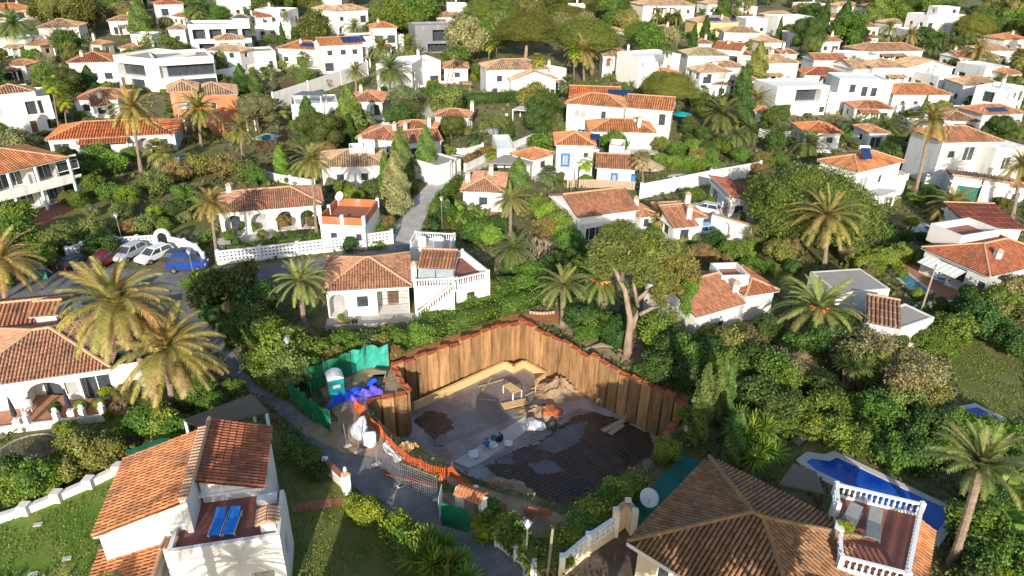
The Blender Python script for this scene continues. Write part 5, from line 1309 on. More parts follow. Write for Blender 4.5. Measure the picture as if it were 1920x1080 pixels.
def frond(L, e0, bend, nl=22, wl=.42, drop=.5, dead=False):
    """one feather leaf growing from the origin along +x; e0 = start elevation"""
    n = 9; P = []; p = np.zeros(3); e = e0
    for i in range(n + 1):
        P.append(p.copy()); p = p + np.array([math.cos(e), 0, math.sin(e)]) * L / n; e -= bend / n * (.5 + 1.1 * i / n)
    P = np.array(P); V, F = [], []
    for i in range(n):                                        # midrib
        w0, w1 = .05 * (1 - i / n) + .012, .05 * (1 - (i + 1) / n) + .012; o = len(V)
        V += [P[i] + [0, w0, 0], P[i] - [0, w0, 0], P[i + 1] - [0, w1, 0], P[i + 1] + [0, w1, 0]]; F.append((o, o + 1, o + 2, o + 3))
    for k in range(nl):
        t = .1 + .9 * (k + .5) / nl; x = t * n; i = min(int(x), n - 1); q = P[i] + (P[i + 1] - P[i]) * (x - i); tg = P[i + 1] - P[i]; tg = tg / np.linalg.norm(tg)
        wl_ = wl * math.sin(math.pi * (.12 + .8 * t)) ** .7 * L / 3
        upv = np.array([-tg[2], 0, tg[0]])
        for s in (-1, 1):
            dr = tg * .62 + np.array([0, s, 0]) * .75 + upv * (.22 - drop * t); dr = dr / np.linalg.norm(dr); o = len(V); b = tg * .045 * L / 3 * 1.3
            tip = q + dr * wl_ * NR.uniform(.8, 1.15)
            V += [q - b, q + b, tip + b * .25, tip - b * .25]; F.append((o, o + 1, o + 2, o + 3))
    return np.array(V), np.array(F), NR.uniform(.2, .8, len(F))
FR = [npmesh('frond', *frond(3.0, e, b, 24), 'frond') for e, b in ((1.45, .5), (1.2, .9), (.95, 1.15), (.7, 1.3), (.42, 1.3), (.15, 1.2), (-.12, 1.0), (-.45, .8))]
def rotz(V, a): c, s = math.cos(a), math.sin(a); return np.stack([V[:, 0] * c - V[:, 1] * s, V[:, 0] * s + V[:, 1] * c, V[:, 2]], 1)
def arrangement(n, wind=0.0, r=None, span=2.1):
    r = r or random.Random(1); out = []
    for i in range(n):
        u = (i + .5) / n; el = 1.5 - span * u ** .8 + r.uniform(-.12, .12); az = i * 2.39996 + r.uniform(-.2, .2)
        az = az - wind * math.sin(az)
        out.append((az, el, r.uniform(.82, 1.1) * (.75 + .25 * min(1, u * 3))))
    return out
def palm_crown(n, nl, wind, seed, wl=.42):
    parts = []
    for az, el, s in arrangement(n, wind, random.Random(seed)):
        v, f, l = frond(3.0 * s, el, 1.25 - .35 * abs(el - .5), nl, wl); parts.append((rotz(v, az), f, l))
    return cat_(parts)
CROWN['date'] = [npmesh('palm_crown', *palm_crown(60, 18, .25, 3 + i, .55), 'frond') for i in range(3)]
def fan_leaf(L, e0):
    """petiole and a pleated fan"""
    pe = np.array([math.cos(e0), 0, math.sin(e0)]) * L * .5; V, F = [[0, .02, 0], [0, -.02, 0], list(pe - [0, .02, 0]), list(pe + [0, .02, 0])], [(0, 1, 2, 3)]
    d0 = e0 - .35
    for k in range(11):
        a = -1.35 + 2.7 * k / 10; ll = L * .55 * (1 - .25 * abs(a) / 1.35)
        x = np.array([math.cos(d0), 0, math.sin(d0)]) * math.cos(a) + np.array([0, 1, 0]) * math.sin(a)
        sd = np.cross(x, [0, 0, 1.0]); sd = sd / (np.linalg.norm(sd) + 1e-6) * L * .05; o = len(V); md = pe + x * ll * .6; tip = pe + x * ll - np.array([0, 0, ll * .28])
        V += [list(pe - sd * .2), list(md - sd), list(tip), list(md + sd)]; F.append((o, o + 1, o + 2, o + 3))
    return np.array(V), np.array(F), NR.uniform(.2, .8, len(F))
def fan_crown(n, seed):
    r = random.Random(seed); parts = []
    for i in range(n):
        u = (i + .5) / n; v, f, l = fan_leaf(1.0 * r.uniform(.85, 1.1), 1.4 - 2.1 * u); parts.append((rotz(v, i * 2.39996), f, l))
    return cat_(parts)
CROWN['fan'] = [npmesh('palm_crown', *fan_crown(34, 5 + i), 'frond') for i in range(2)]
def skirt(n):
    parts = []
    for i in range(n):
        v, f, l = fan_leaf(.8, -.9 - .5 * NR.random()); v = rotz(v, i * 2.39996) * [.6, .6, 1]; v[:, 2] -= .3 * NR.random(); parts.append((v, f, l))
    return cat_(parts)
SKIRT = npmesh('dead_frond_skirt', *skirt(26), 'dry_palm')
def rosette(n, L, w, lo=-.4, hi=1.5):
    V, F = [], []
    for i in range(n):
        e = hi - (hi - lo) * (i + .5) / n; a = i * 2.39996; d0 = np.array([math.cos(e) * math.cos(a), math.cos(e) * math.sin(a), math.sin(e)]); sd = np.array([-math.sin(a), math.cos(a), 0]) * w; l = L * NR.uniform(.8, 1.1); o = len(V)
        V += [-sd * .4, d0 * l * .5 + sd, d0 * l - np.array([0, 0, .12 * l]), d0 * l * .5 - sd]; F.append((o, o + 1, o + 2, o + 3))
    return np.array(V, float), np.array(F), NR.uniform(.2, .8, len(F))
ROS = npmesh('rosette', *rosette(70, 1.0, .055), 'frond')
def paddles(n):
    parts = []
    for i in range(n):
        e = NR.uniform(.7, 1.45); a = i * 2.39996; L = NR.uniform(.6, 1.0); V, F = [], []; p = np.zeros(3); ee = e; W_ = [.015, .02, .1, .13, .09, .01]
        prev = None
        for j in range(6):
            q = p.copy(); sd = np.array([0, W_[j], 0]); V += [q + sd + [0, 0, .03 * (j > 1)], q - sd + [0, 0, .03 * (j > 1)]]
            p = p + np.array([math.cos(ee), 0, math.sin(ee)]) * L / 5; ee -= .28
            if j: F.append((2 * j - 2, 2 * j - 1, 2 * j + 1, 2 * j))
        b = NR.uniform(0, .25); v = rotz(np.array(V), a) + [b * math.cos(a), b * math.sin(a), 0]
        parts.append((v, np.array(F), NR.uniform(.2, .8, len(F))))
    return cat_(parts)
CROWN['paddle'] = [npmesh('paddle_leaves', *paddles(34), 'frond') for _ in range(2)]
def twigs(n):
    m = MB(); r = random.Random(9)
    def grow(p, d0, L, rad, lev):
        q = p + d0 * L; m.tube([p, q], [rad, rad * .6], 4, cap=False)
        if lev:
            for _ in range(3 if lev > 1 else 4):
                grow(q, (d0 + Vector((r.uniform(-1, 1), r.uniform(-1, 1), r.uniform(-.2, .8))) * .6).normalized(), L * r.uniform(.6, .85), rad * .55, lev - 1)
    for i in range(n):
        a = 6.28 * i / n; grow(Vector((0, 0, 0)), Vector((math.cos(a) * .5, math.sin(a) * .5, .9)).normalized(), .32, .022, 3)
    me = m.mesh('bare_twigs'); me.materials.append(MATS['twig']); return me
TWIG = twigs(6)
# colours seen in sunlight
GC0 = dict(g=(.062, .105, .020), d=(.036, .066, .018), y=(.115, .15, .018), o=(.095, .11, .035), l=(.10, .15, .028), s=(.12, .125, .07), b=(.14, .105, .05), p=(.075, .095, .022), c=(.062, .10, .03), k=(.055, .068, .018), f=(.20, .175, .045), F=(.12, .14, .035), w=(.24, .20, .06), v=(.075, .13, .025), t=(.17, .145, .085))
GC = {k_: (v_[0] * 2.1, v_[1] * 1.98, v_[2] * 1.5) for k_, v_ in GC0.items()}
GC.update(f=(.27, .25, .07), w=(.34, .275, .085), F=(.15, .19, .05), O=(.15, .155, .055))
CN = dict(g='green', d='dark green', y='yellow-green', o='olive-green', l='bright green', s='silvery green', b='brownish', p='green', c='blue-green', k='deep green', f='golden-green', F='green', w='straw-tinged', v='fresh green', t='dry tan')
tr_ = random.Random(21)
PLANTS = []                                                  # (object, kind word, colour word, crown point, radius, height)
TRUNKS = {}
def trunk_mesh(key, h, r0, r1, lean=(0, 0), limbs=0, mt='bark', curve=.1):
    m = MB(); pts = [Vector((lean[0] * t ** 1.4 + curve * math.sin(3 * t), lean[1] * t, h * t)) for t in (0, .2, .45, .7, .88, 1)]
    m.tube(pts, [r0 * 1.35, r0, r0 * .9 + r1 * .1, r0 * .5 + r1 * .5, r1 * 1.05, r1], 8)
    for i in range(limbs):
        a = i * 2.4 + .5; s = pts[3].lerp(pts[4], (i % 3) / 3); L = h * tr_.uniform(.28, .42); q = s + Vector((math.cos(a) * L, math.sin(a) * L, L * .7)); m.tube([s, s.lerp(q, .5) + Vector((0, 0, -.05 * L)), q], [r1 * .8, r1 * .6, r1 * .25], 5)
    me = m.mesh('trunk'); me.materials.append(MATS[mt]); me.shade_smooth(); return me
UT = [trunk_mesh('t', 1.0, .06, .035, limbs=4), trunk_mesh('t', 1.0, .05, .03, limbs=3, curve=.06)]
def vary(c, k=.15): v = tr_.uniform(1 - k, 1 + k); return (c[0] * v * tr_.uniform(.8, 1.2), c[1] * v, c[2] * v)
def plant(name, word, kind, col, c, r, hr=None, label=None, group=None, trunk=True, g=None, yaw=None, cat='tree', low=None):
    """c = crown centre (world), r = radius, hr = half height of the crown"""
    g = g if g is not None else T(c.y); hr = hr or r * .8
    t = thing(name, label or '', cat, Vector((c.x, c.y, g)), group)
    me = tr_.choice(CROWN[kind]); yaw = tr_.uniform(0, 6.28) if yaw is None else yaw
    zs = {'tree': .85, 'bush': .75, 'fine': .8, 'airy': .85, 'pine': .42, 'dome': .62}[kind]
    part = 'crown' if trunk else 'foliage'
    obj(part, me, None, t, Vector((0, 0, c.z - g)), vary(GC[col]), (0, 0, yaw), (r * 1.05, r * tr_.uniform(.92, 1.08), hr / zs * .93))
    hh = c.z - g - hr * .2
    if trunk and hh > .6:
        obj('trunk', tr_.choice(UT), None, t, (0, 0, 0), None, (0, 0, yaw), (max(hh * .8, 1.6), max(hh * .8, 1.6), hh))
    if label: PLANTS.append((t, None, None, c, r, 2 * hr))
    else: PLANTS.append((t, word, CN[col], c.copy(), r, 2 * hr))
    return t
def conif(px, py, h, kind='cypress', col='c', label=None, wide=1.0, base=False):
    """px,py = middle of the tree in the picture (or its foot)"""
    p = G(px, py, 0 if base else h / 2); g = T(p.y)
    t = thing('cypress' if kind == 'cypress' else 'conifer', label or '', 'cypress' if kind == 'cypress' else 'conifer', Vector((p.x, p.y, g)), 'cypresses and conifers')
    obj('crown', tr_.choice(CROWN[kind]), None, t, (0, 0, h * .04), vary(GC[col]), (0, 0, tr_.uniform(0, 6)), (h * wide, h * wide, h * .96))
    obj('trunk', UT[1], None, t, (0, 0, 0), None, None, (1.5, 1.5, h * .3))
    PLANTS.append((t, None if label else ('slim cypress' if kind == 'cypress' else 'conical conifer'), CN[col], Vector((p.x, p.y, g + h / 2)), h * .1, h))
PALMT = {}
def palm(base, crown, r, kind='date', col='f', label=None, near=False, wind=.3, fruit=False, n=54, dead=False, span=2.1):
    """base and crown centre in the picture; the trunk stands in the plane of its foot"""
    b = G(*base); g = T(b.y); c = onY(crown[0], crown[1], b.y); h = c.z - g
    t = thing('date_palm' if kind == 'date' else 'fan_palm', label or '', 'palm', Vector((b.x, b.y, g)), 'palms')
    r0 = (.28 if kind == 'date' else .2) * (1 if r > 2.4 else .7)
    m = MB(); lean = c.x - b.x; k = max(6, int(h / .35) if dist(b) < 75 else 8); pts, rad = [], []
    for i in range(k + 1):
        u = i / k; pts.append(Vector((b.x + lean * u ** 1.25, b.y, g - .1 + (h + .1) * u))); rad.append(r0 * (1.25 - .4 * min(1, u * 4) + (.22 if u > .9 and kind == 'date' else 0)) * (1.07 if i % 2 else .95))
    m.tube(pts, rad, 9); m.build('trunk', 'palm_bark', t, smooth=False)
    lc = Vector((lean, 0, h)); cl = vary(GC[col], .08)
    if near:
        for az, el, s in arrangement(n, wind, random.Random(int(base[0])), span):
            j = min(range(8), key=lambda q: abs((1.45, 1.2, .95, .7, .42, .15, -.12, -.45)[q] - el))
            obj('frond', FR[j], None, t, lc, tuple(x * tr_.uniform(.85, 1.15) for x in cl), (tr_.uniform(-.25, .25), 0, az), (s * r / 2.75,) * 3)
    else:
        sc = r / 2.75 * 1.15 if kind == 'date' else r * 1.15
        obj('crown', tr_.choice(CROWN[kind]), None, t, lc, cl, (tr_.uniform(-.08, .08), tr_.uniform(-.02, .14), tr_.uniform(0, 6) if kind != 'date' else tr_.uniform(-.4, .4)), (sc,) * 3)
    if kind == 'fan' or dead: obj('dead_frond_skirt', SKIRT, None, t, lc - Vector((0, 0, .1 * r)), None, (0, 0, tr_.uniform(0, 6)), (r * .9, r * .9, r * (1.1 if h > 2 * r else .7)))
    if fruit:
        for i in range(9):
            a = i * .7; m = MB(); p = Vector((b.x, b.y, g)) + lc + Vector((math.cos(a) * .3, math.sin(a) * .3, .1)); q = p + Vector((math.cos(a) * .7, math.sin(a) * .7, -.15)); m.tube([p, p.lerp(q, .5) + Vector((0, 0, .15)), q], [.05, .16, .1], 6); m.build('fruit_cluster', 'orange', t)
    PLANTS.append((t, None if label else ('date palm' if kind == 'date' else 'fan palm'), CN[col], Vector((b.x, b.y, g)) + lc, r, h))
    return t
# --- palms
palm((295, 757), (217, 568), 4.4, col='w', near=True, wind=.45, n=74, label='huge straw-coloured date palm with a leaning trunk over the brown roof', dead=False)
palm((327, 772), (310, 655), 4.1, col='w', near=True, wind=.45, n=66, label='huge straw-coloured date palm on the lawn below the leaning one')
palm((1783, 1062), (1838, 880), 2.75, col='f', near=True, wind=0, n=44, span=1.05, label='slender date palm with a bare trunk beside the deep blue pool')
palm((572, 618), (562, 527), 2.7, col='f', near=True, wind=.4, n=48, label='golden date palm in front of the brown hip roof by the pit')
palm((1055, 612), (1055, 537), 2.6, col='f', near=True, wind=.2, n=44, span=1.7, label='short golden date palm on the bank behind the pit')
palm((1132, 592), (1125, 528), 2.9, col='o', near=True, wind=0, n=48, fruit=True, label='dark date palm with orange fruit stalks behind the pine trunk')
palm((1540, 640), (1535, 580), 3.9, col='f', near=True, wind=0, n=50, span=1.75, fruit=True, label='spiky date palm with orange fruit stalks beside the grey flat roof')
palm((1545, 500), (1552, 405), 4.2, col='f', near=True, wind=.1, n=60, label='big round-headed date palm in front of the great domed pine')
palm((-15, 575), (-2, 490), 3.8, col='w', near=True, wind=.3, n=50, label='straw-coloured date palm cut off by the left edge')
palm((265, 322), (247, 203), 4.2, col='f', near=True, wind=.2, n=54, label='tall date palm rising above the bright orange roof')
palm((378, 278), (372, 203), 4.0, col='o', near=True, wind=0, n=54, fruit=True, label='date palm hung with orange fruit before the terracotta villa')
palm((957, 442), (957, 375), 2.6, col='f', near=True, wind=.3, n=44, label='date palm right of the banana clump by the lane')
palm((962, 512), (962, 468), 2.1, col='F', wind=.2, label='small palm below the date palm by the banana clump')
palm((595, 447), (583, 300), 2.4, col='f', label='very tall thin palm in front of the arcade house')
palm((408, 492), (396, 380), 2.1, col='f', label='tall thin leaning palm at the left end of the arcade house')
palm((1710, 385), (1747, 225), 3.0, col='f', label='very tall leaning palm beside the orange pyramid roof house')
palm((732, 190), (730, 128), 4.3, col='F', label='tall feathery palm before the white cubic villa')
palm((712, 128), (714, 88), 3.6, col='o', label='left of two palms behind the tall feathery palm')
palm((765, 122), (766, 86), 3.8, col='o', label='right of two palms behind the tall feathery palm')
for q in [((588, 80), (588, 40), 3.8, 'o'), ((663, 72), (663, 50), 3.4, 'o'), ((36, 105), (24, 45), 5.0, 'o'), ((1095, 158), (1092, 95), 4.2, 'f'), ((1356, 248), (1355, 214), 4.0, 'F'), ((1424, 225), (1420, 188), 3.4, 'f'),
          ((1596, 150), (1600, 120), 2.8, 'F'), ((1661, 108), (1669, 50), 2.9, 'f'), ((1699, 112), (1708, 64), 3.1, 'f'), ((1768, 95), (1766, 72), 3.2, 'F'), ((1786, 100), (1788, 82), 3.0, 'F'), ((1830, 135), (1834, 92), 3.6, 'f'), ((1662, 268), (1661, 240), 3.0, 'F'), ((1697, 262), (1702, 242), 3.0, 'F'),
          ((1515, 290), (1517, 268), 3.2, 'F'), ((1785, 420), (1786, 384), 3.0, 'f'), ((1448, 50), (1448, 40), 3.4, 'F'), ((1897, 410), (1915, 308), 2.6, 'f'), ((1745, 105), (1750, 88), 3.0, 'F'), ((1410, 270), (1408, 245), 2.8, 'F'), ((455, 300), (450, 240), 2.4, 'o'), ((1600, 260), (1604, 236), 2.8, 'F'), ((1460, 270), (1462, 250), 2.6, 'F'), ((1632, 225), (1630, 205), 2.6, 'F')]:
    palm(*q[:3], col=q[3])
for q in [((1163, 135), (1163, 75), 1.6, 'F'), ((1010, 182), (1008, 112), 1.6, 'y'), ((1076, 165), (1076, 100), 1.7, 'y'), ((837, 165), (851, 98), 1.5, 'F'), ((917, 120), (917, 85), 1.7, 'y'), ((1252, 178), (1252, 92), 1.5, 'F'), ((1100, 335), (1098, 300), 1.7, 'y'), ((1030, 350), (1028, 328), 1.6, 'F'), ((300, 322), (297, 285), 2.2, 'f'), ((112, 248), (98, 160), 1.8, 'y'),
          ((127, 248), (120, 190), 1.6, 'y'), ((520, 240), (522, 205), 2.2, 'f'), ((565, 130), (568, 108), 1.8, 'F'), ((510, 150), (508, 130), 1.4, 'F'), ((1242, 437), (1240, 408), 2.0, 'f'), ((925, 305), (925, 290), 1.4, 'y'), ((888, 275), (888, 262), 1.5, 'F'), ((1145, 128), (1146, 80), 1.5, 'F'), ((530, 70), (532, 25), 1.5, 'F'), ((1165, 42), (1165, 15), 1.4, 'F'), ((1890, 60), (1900, 5), 1.6, 'f'), ((1845, 48), (1850, 5), 1.6, 'f'), ((1530, 25), (1530, 2), 1.5, 'f'),
          ((630, 300), (630, 285), 1.3, 'F'), ((1060, 305), (1062, 292), 1.1, 'F'), ((905, 1000), (905, 985), .8, 'y'), ((470, 210), (472, 200), 1.6, 'F'), ((1370, 60), (1372, 42), 1.5, 'F'), ((1270, 80), (1272, 58), 1.5, 'F')]:
    palm(*q[:3], kind='fan', col=q[3])
t = palm((1206, 358), (1203, 298), 1.5, kind='fan', col='t', label='dead brown palm drooping beside the blue window villa')
# --- stone pines
def pine(base, crown, r, hr, col='p', kind='pine', label=None, limbs=True, lean=True):
    b = G(*base); c = onY(crown[0], crown[1], b.y); g = T(b.y)
    t = thing('stone_pine', label or '', 'pine tree', Vector((b.x, b.y, g)), 'stone pines')
    zs = .42 if kind == 'pine' else .62
    obj('crown', tr_.choice(CROWN[kind]), None, t, c - Vector((b.x, b.y, g)), vary(GC[col], .08), (0, 0, tr_.uniform(0, 6)), (r * 1.06, r * 1.06, hr / zs * .95))
    m = MB(); h = c.z - g; dx = c.x - b.x
    m.tube([b + Vector((dx * u ** 1.5, 0, h * u - .1)) for u in (0, .25, .5, .75, .95)], [.38 * r / 5, .3 * r / 5, .26 * r / 5, .2 * r / 5, .12 * r / 5], 8)
    for i in range(6):
        a = i * 1.05; s = b + Vector((dx * .5, 0, h * .6)); e = c + Vector((math.cos(a) * r * .6, math.sin(a) * r * .6, -hr * .1)); m.tube([s, s.lerp(e, .5) - Vector((0, 0, .3)), e], [.16 * r / 5, .12 * r / 5, .05], 6)
    m.build('trunk', 'pine_bark', t, smooth=True)
    PLANTS.append((t, None if label else 'umbrella pine', CN[col], c, r, h)); return t
pine((1508, 447), (1516, 390), 8.3, 5.6, 'p', 'dome', 'great domed stone pine with dense bright green crown')
pine((1256, 232), (1255, 165), 5.8, 3.4, 'p', 'dome', 'round umbrella pine beside the large cream villa')
for q in [((1110, 140), (1100, 72), 8, 5, 'p'), ((985, 120), (990, 58), 8, 5, 'k'), ((888, 108), (888, 58), 6.6, 3.4, 'v'), ((900, 62), (905, 22), 7, 4, 'p'), ((1206, 100), (1204, 64), 5.6, 3.4, 'p'), ((790, 48), (790, 20), 7, 4.4, 'v'), ((1828, 85), (1826, 52), 6, 4.5, 'p'), ((388, 45), (388, 25), 7.5, 3.4, 'v'), ((960, 30), (965, 8), 8, 4, 'p'), ((945, 80), (950, 45), 6.5, 4, 'p'), ((1060, 55), (1062, 30), 7.5, 4, 'k'), ((1140, 40), (1140, 12), 8, 4, 'k'), ((1710, 30), (1710, 8), 8, 5, 'k'), ((1660, 25), (1655, 8), 6, 4, 'o'), ((1290, 20), (1280, 5), 5, 3, 'p'), ((1500, 15), (1500, 5), 5, 3, 'k')]:
    pine(q[0], q[1], q[2] * 1.05, q[3] * 1.05, q[4], 'dome')
# the big leaning pine by the pit, with bare forked limbs
b = G(1176, 668); t = thing('stone_pine', 'large leaning pine with bare forked trunk beside the pit', 'pine tree', b, 'stone pines')
def on(px, py, dy=0): return onY(px, py, b.y + dy)
m = MB()
def limb(pts, rad, n=9): m.tube(pts, rad, n)
limb([b - Vector((0, 0, .2)), on(1178, 640), on(1182, 600), on(1172, 545), on(1155, 510), on(1135, 480)], [.5, .36, .27, .21, .16, .09])
limb([on(1182, 622), on(1192, 592), on(1197, 562, .3), on(1215, 545, .5), on(1240, 530, .8)], [.27, .24, .21, .16, .1])
limb([on(1196, 575, .2), on(1188, 530, 0), on(1195, 490, .5)], [.18, .13, .07])
limb([on(1199, 590, .3), on(1222, 578, .4), on(1252, 568, .4)], [.2, .15, .1])
limb([on(1165, 528), on(1170, 500, -.5), on(1180, 470, -.5)], [.2, .14, .08])
limb([on(1215, 545, .5), on(1235, 560, 0), on(1270, 545, .5)], [.16, .12, .06])
m.build('trunk', 'pine_bark', t, smooth=True)
for px, py, dy, r, hr, cl in ((1145, 470, 0, 2.4, 1.3, 'o'), (1190, 462, .5, 2.6, 1.4, 'p'), (1235, 480, .5, 2.7, 1.7, 'o'), (1275, 510, .8, 1.9, 2.2, 'o'), (1125, 495, -.5, 1.6, 1.3, 'o'), (1205, 505, -1, 2.0, 1.2, 'o'), (1250, 545, -.5, 1.5, 1.6, 'o'), (1170, 440, 1.5, 2.2, 1.0, 'p'), (1292, 555, .3, 1.0, 2.0, 'v')):
    c = on(px, py, dy); obj('crown', tr_.choice(CROWN['needle']), None, t, c - b, vary(GC[cl], .1), (0, 0, tr_.uniform(0, 6)), (r, r, hr / .8))
PLANTS.append((t, None, None, on(1200, 490), 5, 10))
# --- conifers
conif(1316, 762, 7.2, wide=1.0, label='slim pointed cypress left of the bright yucca by the pool house', base=False)
conif(1350, 732, 6.4, wide=1.0, label='twin-topped cypress behind the slim pointed one')
conif(1364, 738, 6.0, wide=.95, label='right half of the twin-topped cypress pair')
conif(1380, 820, 5.0, 'cypress', 'c', 'stout cypress at the back corner of the lichen-ridged roof', 1.25)
conif(1302, 795, 3.0, 'conifer', 'o', 'bushy conifer leaning on the slim pointed cypress', .9)
for q in [(655, 215, 10, 'conifer', 'c', .95), (578, 228, 8.5, 'conifer', 'd', .9), (742, 345, 8.5, 'conifer', 's', .8), (752, 290, 8, 'conifer', 'c', .8), (800, 285, 8, 'conifer', 'c', .75), (972, 330, 5.5, 'conifer', 'c', 1.1), (722, 330, 7, 'cypress', 'c', 1.2), (1322, 62, 10, 'cypress', 'd', 1.5), (1300, 78, 9, 'cypress', 'd', 1.4), (1545, 42, 13, 'cypress', 'd', 1.3), (1583, 38, 12, 'conifer', 'd', .9), (540, 12, 9, 'cypress', 'd', 1.3), (75, 14, 10, 'cypress', 'd', 1.3), (452, 150, 7, 'conifer', 'd', .9), (480, 165, 7, 'conifer', 'd', .9), (415, 118, 6, 'conifer', 'c', .8), (1395, 160, 9, 'conifer', 'd', .8), (1420, 130, 12, 'conifer', 'o', .8), (880, 30, 8, 'cypress', 'd', 1.3), (1010, 20, 9, 'cypress', 'd', 1.3), (525, 300, 4.5, 'cypress', 'l', 2.0), (1565, 52, 9, 'cypress', 'd', 1.2), (655, 245, 6, 'cypress', 'd', 1.5), (588, 395, 3, 'cypress', 'd', 1.6)]:
    conif(q[0], q[1], q[2], q[3], q[4], None, q[5])
# --- broad trees and shrubs: kind colour px py centre-height radius
def veg(s):
    for q in s.split(';'):
        t = q.split()
        if not t: continue
        kd, cl = t[0], t[1]; px, py, z, r = map(float, t[2:6]); hr = float(t[6]) if len(t) > 6 else None
        c = G(px, py, z)
        if kd == 'B': plant('bush', 'bush', 'bush', cl, c, r, hr, trunk=False, cat='bush', group='garden bushes')
        elif kd == 'F': plant('shrub', 'fine-leaved shrub', 'fine', cl, c, r, hr, trunk=False, cat='shrub', group='fine-leaved shrubs')
        elif kd == 'T': plant('broadleaf_tree', 'leafy tree', 'tree', cl, c, r, hr, group='leafy trees')
        elif kd == 'O': plant('olive_tree', 'wispy tree', 'airy', cl, c, r, hr, group='wispy trees')
        elif kd == 'N':
            g = T(c.y); th = thing('banana_plant', '', 'plant', Vector((c.x, c.y, g)), 'banana clumps')
            obj('leaves', tr_.choice(CROWN['paddle']), None, th, (0, 0, 0), vary(GC[cl]), (0, 0, tr_.uniform(0, 6)), (r * 1.5, r * 1.5, z * 1.6)); PLANTS.append((th, 'broad-leaved clump', CN[cl], c, r, z * 2))
        elif kd == 'Y':
            g = T(c.y); th = thing('yucca', '', 'yucca', Vector((c.x, c.y, g)), 'yuccas')
            for i in range(int(hr or 5)):
                a = i * 2.4; rr = r * .75 * math.sqrt(i / 5); p = Vector((math.cos(a) * rr, math.sin(a) * rr, z * tr_.uniform(.75, 1.1)))
                obj('rosette', ROS, None, th, p, vary(GC[cl]), (tr_.uniform(-.3, .3), tr_.uniform(-.3, .3), a), (r * .85,) * 3)
                m = MB(); o0 = Vector((c.x, c.y, g)); m.tube([o0 + Vector((p.x * .2, p.y * .2, -.1)), o0 + p], [.12, .08], 6); m.build('stem', 'palm_bark', th)
            PLANTS.append((th, 'spiky yucca', CN[cl], c, r, z))
        elif kd == 'X':
            g = T(c.y); th = thing('bare_shrub', '', 'shrub', Vector((c.x, c.y, g)), 'bare shrubs')
            obj('branches', TWIG, None, th, (0, 0, 0), None, (0, 0, tr_.uniform(0, 6)), (r, r, z * 1.3)); PLANTS.append((th, 'bare twiggy shrub', 'brown', c, r, z))
